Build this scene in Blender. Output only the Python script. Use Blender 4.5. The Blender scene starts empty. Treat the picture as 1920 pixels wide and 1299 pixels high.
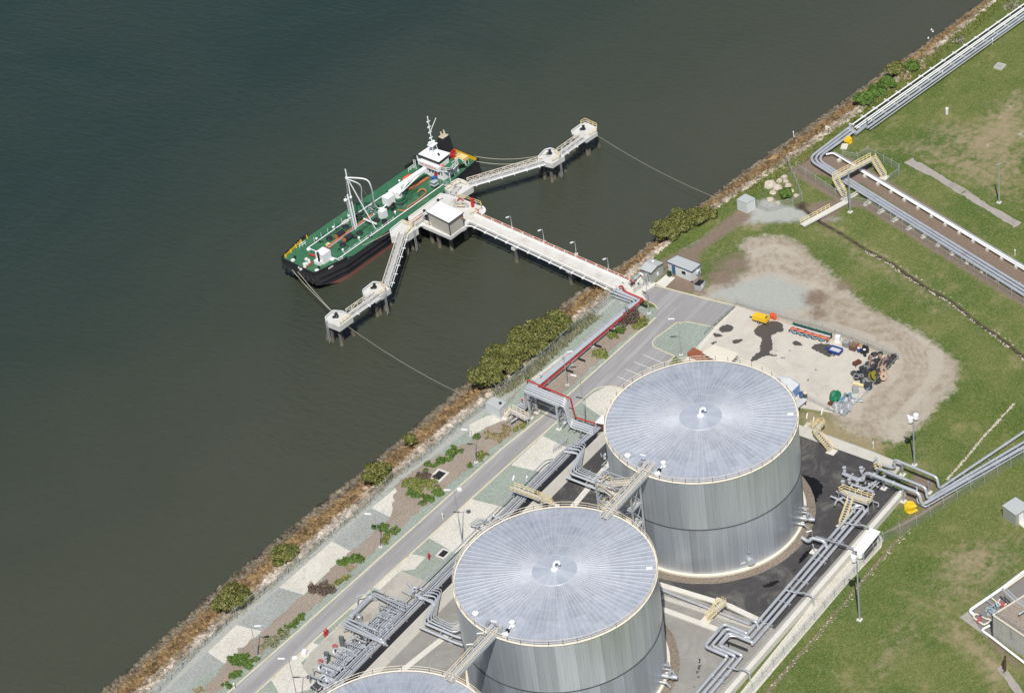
import bpy, math, random
import numpy as np
from mathutils import Vector, Matrix
random.seed(7); rng = np.random.default_rng(7)
S = bpy.context.scene; COL = S.collection
R = math.radians
# ---------------------------------------------------------------- camera, sky, sun, exposure
CAM = Vector((-319.288, -228.128, 339.978)); FPX = 5241.933
CR = Vector((0.574909, -0.810612, -0.1113)); CU = Vector((0.546157, 0.278895, 0.789892)); CF = Vector((0.609255, 0.514904, -0.603061))
cd = bpy.data.cameras.new('camera'); cam = bpy.data.objects.new('camera', cd); COL.objects.link(cam); S.camera = cam
cd.sensor_width = 36; cd.sensor_fit = 'HORIZONTAL'; cd.lens = 36*FPX/1920; cd.clip_start = 1; cd.clip_end = 6000
m = Matrix((CR, CU, -CF)).transposed().to_4x4(); m.translation = CAM; cam.matrix_world = m
w = bpy.data.worlds.new('World'); S.world = w; w.use_nodes = True
nt = w.node_tree; sky = nt.nodes.new('ShaderNodeTexSky'); sky.sky_type = 'NISHITA'; sky.sun_disc = False
SAZ = R(215.2); SEL = R(56)
sky.sun_elevation = SEL; sky.sun_rotation = math.atan2(math.cos(SAZ), math.sin(SAZ)) % (2*math.pi)
sky.air_density = 1.0; sky.dust_density = 1.2; sky.ozone_density = 1.0
bg = nt.nodes['Background']; bg.inputs[1].default_value = 0.085; nt.links.new(sky.outputs[0], bg.inputs[0])
sd = bpy.data.lights.new('sun', 'SUN'); sd.energy = 4.3; sd.angle = R(0.53); sd.color = (1, 0.965, 0.91)
so = bpy.data.objects.new('sun', sd); COL.objects.link(so); so.location = (-100, -80, 200)
so.rotation_euler = Vector((-math.cos(SAZ)*math.cos(SEL), -math.sin(SAZ)*math.cos(SEL), -math.sin(SEL))).to_track_quat('-Z', 'Y').to_euler()
S.view_settings.view_transform = 'Standard'; S.view_settings.look = 'None'; S.view_settings.exposure = 0.08; S.view_settings.gamma = 1
try:
    S.cycles.max_bounces = 6; S.cycles.transparent_max_bounces = 16
except Exception: pass
# ---------------------------------------------------------------- helpers
def P(px, py, z=0.0):
    """point of height z seen at pixel (px,py) of the photograph"""
    d = CF + CR*((px-960)/FPX) - CU*((py-649.5)/FPX)
    return CAM + d*((z-CAM.z)/d.z)
def K(x0, y0, s): return lambda x, y, z=0.0: P(x0+x/s, y0+y/s, z)
c1=K(500,220,3.82);c2=K(820,210,3.711);c3=K(590,370,4.48);c4=K(880,480,3.092);c5=K(1180,360,2.823);c6=K(1440,180,3.419)
c7=K(560,840,2.829);c8=K(840,660,2.8235);d1=K(1200,760,2.41);d2=K(200,840,2.83);d3=K(1540,0,4.997);d4=K(1380,570,5.647)
d5=K(1480,760,5.413);d6=K(1760,900,3.256);d7=K(1220,1000,4.344);e1=K(500,400,8.118);e2=K(630,310,8.118);e3=K(740,230,8.118)
e4=K(740,350,9.28);e5=K(950,700,8.12);e6=K(960,820,6.4);FP=K(0,0,1)
def PL(k, pts, z=0.0): return [k(x, y, z) for x, y in pts]
def lin(r, g, b, k=1.0):
    f = lambda v: ((v/255+.055)/1.055)**2.4 if v > 10 else v/255/12.92
    return (f(r)*k, f(g)*k, f(b)*k)
def nd(t, ty, **kw):
    n = t.nodes.new(ty)
    for k, v in kw.items(): setattr(n, k, v)
    return n
def mixc(t, fac, a, b, mode='MIX'):
    n = nd(t, 'ShaderNodeMix', data_type='RGBA', blend_type=mode)
    for i, v in ((0, fac), (6, a), (7, b)):
        if isinstance(v, bpy.types.NodeSocket): t.links.new(v, n.inputs[i])
        else: n.inputs[i].default_value = v if i == 0 else (tuple(v)+(1,))[:4]
    return n.outputs[2]
def noise(t, scale, detail=4, vec=None, rough=.6, dist=0):
    n = nd(t, 'ShaderNodeTexNoise'); n.inputs['Scale'].default_value = scale; n.inputs['Detail'].default_value = detail
    n.inputs['Roughness'].default_value = rough; n.inputs['Distortion'].default_value = dist
    if vec is None: vec = nd(t, 'ShaderNodeNewGeometry').outputs['Position']
    t.links.new(vec, n.inputs['Vector']); return n.outputs['Fac']
def ramp(t, f, a, b, smooth=True):
    n = nd(t, 'ShaderNodeMapRange', interpolation_type='SMOOTHSTEP' if smooth else 'LINEAR')
    t.links.new(f, n.inputs[0]); n.inputs[1].default_value = a; n.inputs[2].default_value = b; return n.outputs[0]
def mth(t, op, a, b=0.0):
    n = nd(t, 'ShaderNodeMath', operation=op)
    for i, v in ((0, a), (1, b)):
        if isinstance(v, bpy.types.NodeSocket): t.links.new(v, n.inputs[i])
        else: n.inputs[i].default_value = v
    return n.outputs[0]
def attr(t, name): return nd(t, 'ShaderNodeAttribute', attribute_name=name).outputs['Fac']
MATS = {}
def newmat(name):
    mt = bpy.data.materials.new(name); mt.use_nodes = True; t = mt.node_tree; MATS[name] = mt
    return mt, t, t.nodes['Principled BSDF']
def setc(t, b, c):
    if isinstance(c, bpy.types.NodeSocket): t.links.new(c, b.inputs['Base Color'])
    else: b.inputs['Base Color'].default_value = (tuple(c)+(1,))[:4]
def bump(t, b, f, dist, strength=1):
    n = nd(t, 'ShaderNodeBump'); n.inputs['Strength'].default_value = strength; n.inputs['Distance'].default_value = dist
    t.links.new(f, n.inputs['Height']); t.links.new(n.outputs[0], b.inputs['Normal'])
def mat(name, rgb, rough=.6, metal=0.0, var=.18, scale=1.5, dirt=None, island=0.0, bmp=0.0, fine=0.0):
    """plain paint, metal or concrete: a colour with noise, optional dirt colour in patches, variation per piece"""
    mt, t, b = newmat(name)
    c = mixc(t, noise(t, scale, 5), tuple(v*(1-var) for v in rgb), tuple(min(1, v*(1+var)) for v in rgb))
    if fine: c = mixc(t, ramp(t, noise(t, 9, 3), .35, .65), c, mixc(t, 1.0, c, (1-fine,)*3, 'MULTIPLY'))
    if island:
        c = mixc(t, 1.0, c, mixc(t, nd(t, 'ShaderNodeNewGeometry').outputs['Random Per Island'], (1-island,)*3, (1+island,)*3), 'MULTIPLY')
    if dirt: c = mixc(t, ramp(t, noise(t, scale*.35, 6, rough=.7), .5, .75), c, dirt)
    setc(t, b, c); b.inputs['Roughness'].default_value = rough; b.inputs['Metallic'].default_value = metal
    if bmp: bump(t, b, noise(t, scale*6, 4), bmp)
    return mt
class MB:
    def __init__(s): s.v = []; s.f = []
    def add(s, vs, fs):
        o = len(s.v); s.v.extend(tuple(v) for v in vs); s.f.extend(tuple(i+o for i in f) for f in fs); return s
    def poly(s, pts): return s.add(pts, [tuple(range(len(pts)))])
    def box(s, c, d, ang=0, taper=1.0, axis=None):
        ca, sa = math.cos(ang), math.sin(ang); vs = []
        for z, k in ((-.5, 1), (.5, taper)):
            for x, y in ((-.5, -.5), (.5, -.5), (.5, .5), (-.5, .5)):
                X, Y = x*d[0]*k, y*d[1]*k; vs.append((c[0]+X*ca-Y*sa, c[1]+X*sa+Y*ca, c[2]+z*d[2]))
        return s.add(vs, [(3,2,1,0),(4,5,6,7),(0,1,5,4),(1,2,6,5),(2,3,7,6),(3,0,4,7)])
    def beam(s, a, b, w, h):
        a = Vector(a); b = Vector(b); d = (b-a).normalized()
        sd = d.cross(Vector((0,0,1)));
        if sd.length < .01: sd = Vector((1,0,0))
        sd.normalize(); up = sd.cross(d); vs = []
        for p in (a, b):
            for i, j in ((-1,-1),(1,-1),(1,1),(-1,1)): vs.append(p+sd*(i*w/2)+up*(j*h/2))
        return s.add(vs, [(3,2,1,0),(4,5,6,7),(0,1,5,4),(1,2,6,5),(2,3,7,6),(3,0,4,7)])
    def prism(s, poly, z0, z1):
        n = len(poly); a = sum(poly[i][0]*poly[(i+1)%n][1]-poly[(i+1)%n][0]*poly[i][1] for i in range(n))
        if a < 0: poly = poly[::-1]
        vs = [(p[0],p[1],z0) for p in poly]+[(p[0],p[1],z1) for p in poly]
        return s.add(vs, [tuple(range(n-1,-1,-1)), tuple(range(n,2*n))]+[(i,(i+1)%n,n+(i+1)%n,n+i) for i in range(n)])
    def lathe(s, c, prof, seg=16, cap=True):
        vs = []; fs = []
        for r, z in prof:
            for k in range(seg): a = 2*math.pi*k/seg; vs.append((c[0]+r*math.cos(a), c[1]+r*math.sin(a), c[2]+z))
        for i in range(len(prof)-1):
            for k in range(seg): fs.append((i*seg+k, i*seg+(k+1)%seg, (i+1)*seg+(k+1)%seg, (i+1)*seg+k))
        if cap: fs.append(tuple(range(seg-1,-1,-1))); fs.append(tuple(range((len(prof)-1)*seg, len(prof)*seg)))
        return s.add(vs, fs)
    def cyl(s, c, r, h, seg=12, r2=None): return s.lathe(c, [(r,0),(r if r2 is None else r2,h)], seg)
    def ball(s, c, r, seg=10, sq=1.0): return s.lathe(c, [(max(.001, r*math.sin(math.pi*i/6)), -r*sq*math.cos(math.pi*i/6)) for i in range(7)], seg)
    def tube(s, path, r, seg=8, bend=0.0, cap=True):
        pts = [Vector(p) for p in path]
        if bend > 0 and len(pts) > 2:
            out = [pts[0]]
            for i in range(1, len(pts)-1):
                a, b, c = pts[i-1], pts[i], pts[i+1]; u = (a-b); v = (c-b)
                k = min(bend, u.length*.49, v.length*.49); p0 = b+u.normalized()*k; p1 = b+v.normalized()*k
                for q in (0, .25, .5, .75, 1): out.append(p0*(1-q)**2+b*(2*q*(1-q))+p1*q*q)
            pts = out+[pts[-1]]
        n = len(pts); vs = []; fs = []; ref = None
        for i, p in enumerate(pts):
            d = (pts[min(i+1,n-1)]-pts[max(i-1,0)])
            d = d.normalized() if d.length > 1e-9 else Vector((0,0,1))
            if ref is None: ref = d.cross(Vector((0,0,1)) if abs(d.z) < .9 else Vector((1,0,0))).normalized()
            else:
                ref = ref-d*ref.dot(d)
                ref = ref.normalized() if ref.length > 1e-6 else d.cross(Vector((0,0,1)) if abs(d.z) < .9 else Vector((1,0,0))).normalized()
            q = d.cross(ref)
            for k in range(seg): a = 2*math.pi*k/seg; vs.append(p+ref*(r*math.cos(a))+q*(r*math.sin(a)))
        for i in range(n-1):
            for k in range(seg): fs.append((i*seg+k, i*seg+(k+1)%seg, (i+1)*seg+(k+1)%seg, (i+1)*seg+k))
        if cap: fs.append(tuple(range(seg-1,-1,-1))); fs.append(tuple(range((n-1)*seg, n*seg)))
        return s.add(vs, fs)
    def rail(s, path, h=1.05, gap=2.0, r=.035, mids=1, closed=False):
        pts = [Vector(p) for p in path]
        if closed: pts.append(pts[0])
        for a, b in zip(pts, pts[1:]):
            for k in range(mids+1):
                z = Vector((0,0,h*(1-k/(mids+1)))); s.beam(a+z, b+z, 2*r, 2*r)
            n = max(1, round((b-a).length/gap))
            for i in range(n+1):
                p = a.lerp(b, i/n); s.beam(p, p+Vector((0,0,h)), 2*r, 2*r)
        return s
    def build(s, name, mt, parent=None, label=None, cat=None, group=None, kind=None, smooth=False, mats=None, local=False):
        vs = np.array(s.v, float).reshape(-1, 3)
        if parent is None and kind is None and not local:
            o = np.array([vs[:,0].mean(), vs[:,1].mean(), vs[:,2].min()])
        elif parent is not None and not local:
            q = parent; o = np.zeros(3)
            while q is not None: o += np.array(q.location); q = q.parent
        else: o = np.zeros(3)
        me = bpy.data.meshes.new(name); me.from_pydata((vs-o).tolist(), [], s.f)
        me.materials.append(mt)
        if smooth:
            me.polygons.foreach_set('use_smooth', [True]*len(me.polygons))
            try: me.set_sharp_from_angle(angle=R(50))
            except Exception: pass
        me.update(); ob = bpy.data.objects.new(name, me); COL.objects.link(ob)
        if parent is not None: ob.parent = parent
        elif not local: ob.location = o
        return tag(ob, label, cat, group, kind)
def tag(o, label=None, cat=None, group=None, kind=None):
    if label: o['label'] = label
    if cat: o['category'] = cat
    if group: o['group'] = group
    if kind: o['kind'] = kind
    return o
def thing(name, label, cat, loc, group=None, rz=0):
    o = bpy.data.objects.new(name, None); COL.objects.link(o); o.location = loc; o.rotation_euler = (0,0,rz); o.empty_display_size = .5
    return tag(o, label, cat, group)
def kids(o): return [c for c in bpy.data.objects if c.parent is o]
def dup(o, loc=None, rz=None, label=None, parent=None, scale=None):
    c = o.copy(); COL.objects.link(c); c.parent = parent
    if loc is not None: c.location = loc
    if rz is not None: c.rotation_euler = (0,0,rz)
    if scale is not None: c.scale = scale
    if label: c['label'] = label
    for k in kids(o): dup(k, parent=c)
    return c
def rag(poly, amp, step=1.0):
    """a polygon with a ragged edge, as loose gravel or mulch has"""
    out = []; n = len(poly)
    for i in range(n):
        a = Vector(poly[i]); b = Vector(poly[(i+1)%n]); L = (b-a).length; k = max(1, int(L/step))
        nrm = Vector((-(b-a).y, (b-a).x, 0)).normalized()
        for j in range(k): out.append(a.lerp(b, j/k)+nrm*(random.gauss(0, amp)))
    return out
def sheet(name, poly, z, mt, kind='structure', **kw):
    from mathutils.geometry import tessellate_polygon
    pts = [Vector((p[0], p[1], z)) for p in poly]; tr = tessellate_polygon([pts]); f = []
    for a, b, c in tr:
        n = (pts[b]-pts[a]).cross(pts[c]-pts[a]); f.append((a,b,c) if n.z > 0 else (a,c,b))
    mb = MB(); mb.add(pts, f); return mb.build(name, mt, kind=kind, **kw)
# ---------------------------------------------------------------- ground materials
WZ = -4.6
mt, t, b = newmat('ground')
pos = nd(t, 'ShaderNodeNewGeometry').outputs['Position']
grass = mixc(t, ramp(t, noise(t, .06, 5), .38, .62), (.066,.116,.02), (.132,.154,.042))
grass = mixc(t, ramp(t, noise(t, .9, 5, rough=.75), .3, .75), grass, mixc(t, .5, grass, (.06,.085,.02)))
grass = mixc(t, ramp(t, noise(t, .028, 4, rough=.55), .42, .62), grass, mixc(t, 1.0, grass, (.70,.86,.55), 'MULTIPLY'))
grass = mixc(t, ramp(t, noise(t, .13, 7, rough=.75), .5, .74), grass, (.215,.195,.088))
grass = mixc(t, ramp(t, noise(t, 3.0, 4, rough=.8), .42, .7), grass, mixc(t, .55, grass, (.3,.28,.14)))
dryc = mixc(t, noise(t, .8, 6, rough=.75), (.2,.165,.085), (.36,.3,.19))
def zone(base, name, col, sc, lo=.35, hi=.65, wob=.7):
    a = mth(t, 'ADD', attr(t, name), mth(t, 'MULTIPLY', mth(t, 'SUBTRACT', noise(t, sc, 6, rough=.7), .5), wob))
    return mixc(t, ramp(t, a, lo, hi), base, col)
c = zone(grass, 'dry', dryc, .5, .3, .8, 1.3)
dirtc = mixc(t, noise(t, .25, 6, rough=.7), (.36,.31,.245), (.50,.45,.375))
dirtc = mixc(t, mth(t, 'MULTIPLY', attr(t, 'track'), ramp(t, noise(t, .5, 6, rough=.75), .32, .62)), dirtc, (.275,.22,.155))
dirtc = mixc(t, ramp(t, noise(t, 5, 3), .4, .75), dirtc, mixc(t, .35, dirtc, (.2,.17,.13)))
dirtc = mixc(t, ramp(t, noise(t, .35, 6, rough=.75, dist=.6), .54, .68), dirtc, mixc(t, .5, dirtc, (.24,.22,.12)))
c = zone(c, 'dirt', dirtc, .5, .3, .75, 1.1)
c = zone(c, 'gravel', mixc(t, noise(t, 1.5, 6), (.3,.31,.285), (.43,.43,.385)), .4, .3, .75, .8)
c = zone(c, 'brown', mixc(t, noise(t, 1.6, 6, rough=.7), (.13,.098,.07), (.28,.215,.165)), .7, .3, .7, .6)
c = zone(c, 'dark', (.062,.048,.035), .5, .35, .75, .7)
c = zone(c, 'pale', mixc(t, noise(t, 3, 4), (.4,.36,.31), (.6,.56,.5)), .8, .45, .65, .9)
setc(t, b, c); b.inputs['Roughness'].default_value = .95; b.inputs['Specular IOR Level'].default_value = .15
bump(t, b, noise(t, 3.5, 6, rough=.7), .12, .8)
def loose(name, a, bb, sc=6.0, blot=None, bd=.05, lo=.35, hi=.65):
    mt, t, b = newmat(name)
    c = mixc(t, ramp(t, noise(t, sc, 6, rough=.85), lo, hi), a, bb)
    c = mixc(t, ramp(t, noise(t, .12, 5), .35, .7), c, mixc(t, .82, c, mixc(t, 1.0, c, (.86,.85,.82), 'MULTIPLY')))
    if blot: c = mixc(t, ramp(t, noise(t, .5, 7, rough=.75), .53, .72), c, blot)
    setc(t, b, c); b.inputs['Roughness'].default_value = .9; b.inputs['Specular IOR Level'].default_value = .25
    bump(t, b, noise(t, sc, 6, rough=.8), bd); return mt
loose('green_gravel', (.215,.255,.215), (.36,.40,.345), 2.2)
loose('grey_gravel', (.25,.265,.25), (.40,.41,.385), 2.2)
loose('cream_gravel', (.50,.475,.415), (.69,.66,.585), 2.2, (.43,.40,.345))
loose('mulch', (.21,.17,.135), (.40,.34,.28), 3.2, (.26,.235,.15))
loose('shingle', (.46,.44,.38), (.66,.63,.56), 2.5, (.36,.34,.29))
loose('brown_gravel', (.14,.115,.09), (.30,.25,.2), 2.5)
def tar(name, col, var=.12, streak=None, rough=.85, blotch=False):
    mt, t, b = newmat(name)
    c = mixc(t, noise(t, .35, 6, rough=.7), tuple(v*(1-var) for v in col), tuple(v*(1+var) for v in col))
    c = mixc(t, ramp(t, noise(t, 14, 3), .3, .7), c, mixc(t, 1.0, c, (.86,.86,.86), 'MULTIPLY'))
    if blotch: c = mixc(t, ramp(t, noise(t, .13, 8, rough=.78, dist=1.0), .47, .72), c, streak); c = mixc(t, ramp(t, noise(t, 1.1, 7, rough=.8), .56, .78), c, mixc(t, .45, c, tuple(v*.6 for v in streak)))
    elif streak:
        mp = nd(t, 'ShaderNodeMapping'); mp.inputs['Scale'].default_value = (.03,.55,1); t.links.new(nd(t, 'ShaderNodeNewGeometry').outputs['Position'], mp.inputs[0])
        c = mixc(t, ramp(t, noise(t, 1.0, 4, vec=mp.outputs[0]), .42, .7), c, streak)
        c = mixc(t, ramp(t, noise(t, .13, 7, rough=.8, dist=1.2), .56, .74), c, mixc(t, .5, c, streak))
    setc(t, b, c); b.inputs['Roughness'].default_value = rough; b.inputs['Specular IOR Level'].default_value = .3
    bump(t, b, noise(t, 12, 3), .01); return mt
tar('asphalt', (.295,.285,.277), .12, (.36,.35,.34))
tar('dark_asphalt', (.060,.057,.057), .3, (.15,.142,.13), blotch=True)
tar('grey_asphalt', (.27,.258,.235), .2, (.34,.33,.3), blotch=True)
tar('slab', (.56,.515,.445), .2, (.44,.40,.34), blotch=True)
tar('stain_wet', (.095,.085,.075), .2, rough=.35)
tar('puddle', (.012,.011,.012), .2, rough=.08)
mat('kerb', lin(216,208,178,.85), .8, var=.1, dirt=lin(190,180,150,.8))
mat('white_line', (.72,.72,.70), .7, var=.1)
mat('concrete', (.47,.45,.40), .85, var=.14, scale=.7, dirt=(.36,.34,.29), fine=.06)
mat('pale_concrete', (.62,.595,.53), .85, var=.1, scale=.8, dirt=(.5,.475,.41), fine=.06)
mat('old_concrete', (.36,.33,.29), .9, var=.25, scale=.9, dirt=(.22,.19,.15), fine=.15)
# water
mt, t, b = newmat('water')
pos = nd(t, 'ShaderNodeNewGeometry').outputs['Position']; sx = nd(t, 'ShaderNodeSeparateXYZ'); t.links.new(pos, sx.inputs[0])
off = mth(t, 'ADD', sx.outputs[1], mth(t, 'ADD', mth(t, 'MULTIPLY', sx.outputs[0], .14), mth(t, 'MULTIPLY', noise(t, .012, 4), 70)))
c = mixc(t, ramp(t, off, 85, 250), (.060,.062,.041), (.019,.034,.027))
setc(t, b, c); b.inputs['Roughness'].default_value = .13; b.inputs['IOR'].default_value = 1.33
mp = nd(t, 'ShaderNodeMapping'); mp.inputs['Rotation'].default_value = (0,0,R(62)); mp.inputs['Scale'].default_value = (1.5,.6,1); t.links.new(pos, mp.inputs[0])
wv = mth(t, 'ADD', noise(t, .62, 5, vec=mp.outputs[0], rough=.66, dist=.5), mth(t, 'MULTIPLY', noise(t, .16, 3, vec=mp.outputs[0], dist=.6), .8))
wv = mth(t, 'MULTIPLY', wv, mth(t, 'ADD', .45, mth(t, 'MULTIPLY', ramp(t, noise(t, .02, 5, rough=.6, dist=.8), .3, .7), .9)))
bump(t, b, wv, .42, .85)
# ---------------------------------------------------------------- the shore and the land
def curve(pts): xs = [p[0] for p in pts]; ys = [p[1] for p in pts]; return lambda x: float(np.interp(x, xs, ys))
top_y = curve([(-170,66.5),(-88,63.0),(-79.5,62.7),(-58,61.5),(-39,60.2),(-17.5,59.0),(3.4,57.6),(46,54.6),(70,53.2),(83,51.5),(106,46.2),(128,42.5),(157,39.6),(184,37.2),(260,31)])
wat_y = curve([(-170,77),(-88,73.2),(-59,72.6),(-35.4,70.9),(-16.4,68.9),(10.4,67.5),(46,64.6),(67,60.6),(76,59.9),(104,56.2),(139,50.7),(163,46.5),(190,42.6),(260,34)])
def fence_top(x): return top_y(x)-1.2
X0, X1, Y0 = -150, 250, -125; st = .75
nx = int((X1-X0)/st)+1; ny = 240
gx = np.linspace(X0, X1, nx); ty = np.array([top_y(x) for x in gx])
U = np.linspace(0, 1, ny); GX = np.repeat(gx[:,None], ny, 1); GY = Y0+(ty[:,None]-Y0)*U[None,:]
def sdist(poly):
    """signed distance to an outline, positive inside"""
    px, py = GX.ravel(), GY.ravel(); ins = np.zeros(px.shape, bool); dm = np.full(px.shape, 1e9); n = len(poly)
    for i in range(n):
        ax, ay = poly[i][:2]; bx, by = poly[(i+1)%n][:2]
        cond = ((ay > py) != (by > py)); ins ^= cond & (px < (bx-ax)*(py-ay)/((by-ay) if by != ay else 1e-9)+ax)
        dx, dy = bx-ax, by-ay; tt = np.clip(((px-ax)*dx+(py-ay)*dy)/max(dx*dx+dy*dy, 1e-9), 0, 1)
        dm = np.minimum(dm, np.hypot(px-ax-tt*dx, py-ay-tt*dy))
    return np.where(ins, dm, -dm)
def pdist(path):
    px, py = GX.ravel(), GY.ravel(); dm = np.full(px.shape, 1e9)
    for a, b in zip(path, path[1:]):
        dx, dy = b[0]-a[0], b[1]-a[1]; tt = np.clip(((px-a[0])*dx+(py-a[1])*dy)/max(dx*dx+dy*dy, 1e-9), 0, 1)
        dm = np.minimum(dm, np.hypot(px-a[0]-tt*dx, py-a[1]-tt*dy))
    return dm
def area(k, pts, soft): return np.clip(.5+sdist(PL(k, pts))/(2*soft), 0, 1)
def strip(path, wd, soft): return np.clip(.5+(wd-pdist(path))/(2*soft), 0, 1)
def spot(k, x, y, r, soft=None): c = k(x, y); return np.clip(1-np.hypot(GX.ravel()-c.x, GY.ravel()-c.y)/r, 0, 1)
A = {}
A['dirt'] = area(c5, [(330,560),(420,490),(520,455),(620,410),(610,330),(570,285),(650,235),(760,225),(850,245),(920,285),(960,335),(1040,395),(1100,460),(1180,540),(1290,620),(1430,690),(1540,740),(1660,830),(1735,900),(1740,960),(1710,1050),(1640,1120),(1580,1200),(1500,1270),(1420,1330),(1250,1300),(1120,1240),(1050,1160),(900,1100),(560,600)], 2.6)
A['gravel'] = np.maximum(area(c5, [(400,545),(520,490),(640,460),(770,440),(900,490),(990,545),(960,620),(820,640),(640,620),(560,590)], 4), .8*area(c5, [(1170,150),(700,20),(580,130),(380,260),(200,330),(300,300),(470,180)], 2))
tb = np.array([top_y(x) for x in GX[:,0]])[:,None]-GY; A['gravel'] = np.maximum(A['gravel'], (.85*np.clip(1.4-tb/6, 0, 1)*np.clip((62-GX)/8, 0, 1)).ravel())
A['brown'] = np.maximum.reduce([area(c6, [(330,330),(560,410),(1000,680),(1660,1110),(1660,1260),(1300,1020),(600,560),(260,490),(150,450)], 1.5), .8*strip(PL(c6, [(170,470),(500,680),(640,700),(1660,1330)]), 1.6, 1.5),
    .75*spot(c5, 560, 380, 9), .8*spot(c5, 500, 450, 8), .7*spot(c5, 1130, 500, 5), .85*spot(c5, 990, 560, 6), .7*spot(c5, 1000, 640, 6), .5*area(c5, [(230,330),(560,120),(640,160),(560,230),(450,270),(300,350)], 3),
    .8*area(d5, [(1290,640),(1500,760),(1520,860),(1300,1040),(1100,1020),(1120,900)], 2), .7*strip(PL(d5, [(1080,1250),(1330,1090),(1624,900)]), 1.2, 1.2), .8*strip(PL(d1, [(1240,510),(1130,640),(940,870),(560,1310),(380,1500)]), .45, .6), .65*area(d6, [(220,900),(330,940),(521,1110),(521,1200),(400,1110),(300,1010)], 1.5), .7*area(c5, [(880,60),(1060,30),(1200,40),(1040,190),(960,140)], 2)])
A['brown'] = np.maximum.reduce([A['brown'], .72*area(c5, [(150,360),(330,270),(560,90),(700,30),(650,150),(470,262),(385,330),(395,460),(440,560),(180,520)], 1.6), .5*area(c5, [(380,330),(560,330),(600,470),(470,520),(390,480)], 3)])
A['dry'] = np.maximum.reduce([.75*area(c6, [(650,330),(1000,250),(1641,420),(1641,700),(1200,560),(900,380)], 9), .7*area(d1, [(1330,700),(1560,620),(1735,560),(1735,760),(1560,900),(1250,960)], 10), .9*area(c5, [(900,1110),(1060,1170),(1420,1340),(1300,1400),(900,1290)], 3), .8*area(d3, [(1600,1010),(1750,880),(1960,800),(1960,1400),(1350,1400),(1300,1250)], 6), .8*area(c6, [(1000,180),(1300,160),(1641,0),(1700,600),(1500,520),(1200,420)], 10), .75*area(d6, [(0,420),(160,380),(330,330),(430,420),(350,560),(120,640),(0,640)], 5), .8*area(d6, [(0,850),(120,840),(330,1010),(440,1130),(440,1300),(330,1299),(180,1090),(0,960)], 4), .7*spot(c5, 650, 170, 7), .6*strip(PL(c6, [(400,860),(900,1180),(1100,1330)]), 4, 6), .5*strip(PL(d1, [(1200,1010),(1100,1180),(980,1299)]), 5, 6)])
DITCH = PL(c6, [(205,690),(330,800),(480,880),(640,985),(800,1070),(900,1145),(1030,1230),(1160,1299)])+[FP(1830,600), FP(1880,635), FP(1925,672), FP(1990,720)]
A['dark'] = np.maximum.reduce([strip(DITCH, .5, .8), .8*spot(c6, 215, 700, 4), .55*spot(c5, 1000, 600, 4)])
trk = np.zeros(GX.size)
for q, off in (([(1260,1330),(1250,1200),(1280,1120),(1340,1040)],1.3),([(1320,1310),(1290,1200),(1300,1130)],1.2),([(980,1160),(1130,1200),(1250,1250),(1340,1290)],1.4),([(600,300),(760,240),(900,290),(980,380),(1100,480)],1.5),([(620,400),(760,330),(900,370),(1050,480)],1.5),([(450,520),(700,500),(950,540),(1200,620),(1400,720),(1530,820),(1560,930),(1490,1050),(1350,1180)],1.5),([(480,560),(760,590),(1000,600),(1250,680),(1450,800),(1500,900),(1440,1020),(1300,1130)],1.5),([(1000,660),(1200,690),(1420,790)],1.4),([(1700,860),(1690,960),(1620,1080),(1500,1190)],1.4),([(840,560),(1010,520),(1180,590),(1350,680)],1.5),([(560,450),(680,400),(800,400),(950,450)],1.5)):
    p = PL(c5, q)
    for _ in range(2): p = [p[0]]+[v for a, bq in zip(p, p[1:]) for v in (a.lerp(bq, .25), a.lerp(bq, .75))]+[p[-1]]
    dd = pdist(p)
    for o in (0, off): trk = np.maximum(trk, np.clip(1-np.abs(dd-o*.6)/.55, 0, 1))
A['track'] = trk
A['pale'] = np.maximum.reduce([.75*strip(PL(d1, [(1690,-10),(1640,45),(1600,90),(1560,130),(1470,240),(1385,335)]), .3, .6), .62*strip(PL(d1, [(1225,560),(1120,660),(930,895),(560,1310)]), .18, .5), .6*area(c6, [(1350,200),(1420,230),(1450,380),(1400,400),(1370,300)], 2), .65*area(d3, [(1780,940),(1860,960),(1740,1060),(1640,1080)], 2), .6*area(d3, [(1640,1060),(1760,1050),(1700,1150),(1620,1130)], 2), .6*area(d3, [(1830,1180),(1950,1180),(1950,1330),(1760,1299)], 2)])
vs = np.stack([GX.ravel(), GY.ravel(), np.zeros(GX.size)], 1)
dk = np.clip(strip(DITCH, .5, .9), 0, 1); vs[:,2] -= .5*dk; vs[:,2] -= .1
ii = (np.arange(nx-1)[:,None]*ny+np.arange(ny-1)[None,:]).ravel()
fs = np.stack([ii, ii+ny, ii+ny+1, ii+1], 1)
me = bpy.data.meshes.new('ground'); me.from_pydata(vs.tolist(), [], fs.tolist()); me.materials.append(MATS['ground'])
for k, v in A.items(): me.attributes.new(k, 'FLOAT', 'POINT').data.foreach_set('value', v.astype(np.float32))
g = bpy.data.objects.new('ground', me); COL.objects.link(g); tag(g, kind='structure')
GZ = -.1
far = MB(); far.poly([(-2500,-2500,-.6),(2500,-2500,-.6),(2500,Y0+.1,-.6),(-2500,Y0+.1,-.6)])
far.poly([(-2500,Y0,-.6),(X0+.1,Y0,-.6),(X0+.1,top_y(X0),-.6),(-2500,top_y(X0)+120,-.6)]); far.poly([(X1-.1,Y0,-.6),(2500,Y0,-.6),(2500,-200,-.6),(X1-.1,top_y(X1),-.6)])
far.build('far_ground', MATS['ground'], kind='structure')
wm = MB(); wm.poly([(-3000,-3000,WZ),(3000,-3000,WZ),(3000,3500,WZ),(-3000,3500,WZ)]); wm.build('river_water', MATS['water'], kind='structure')
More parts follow.
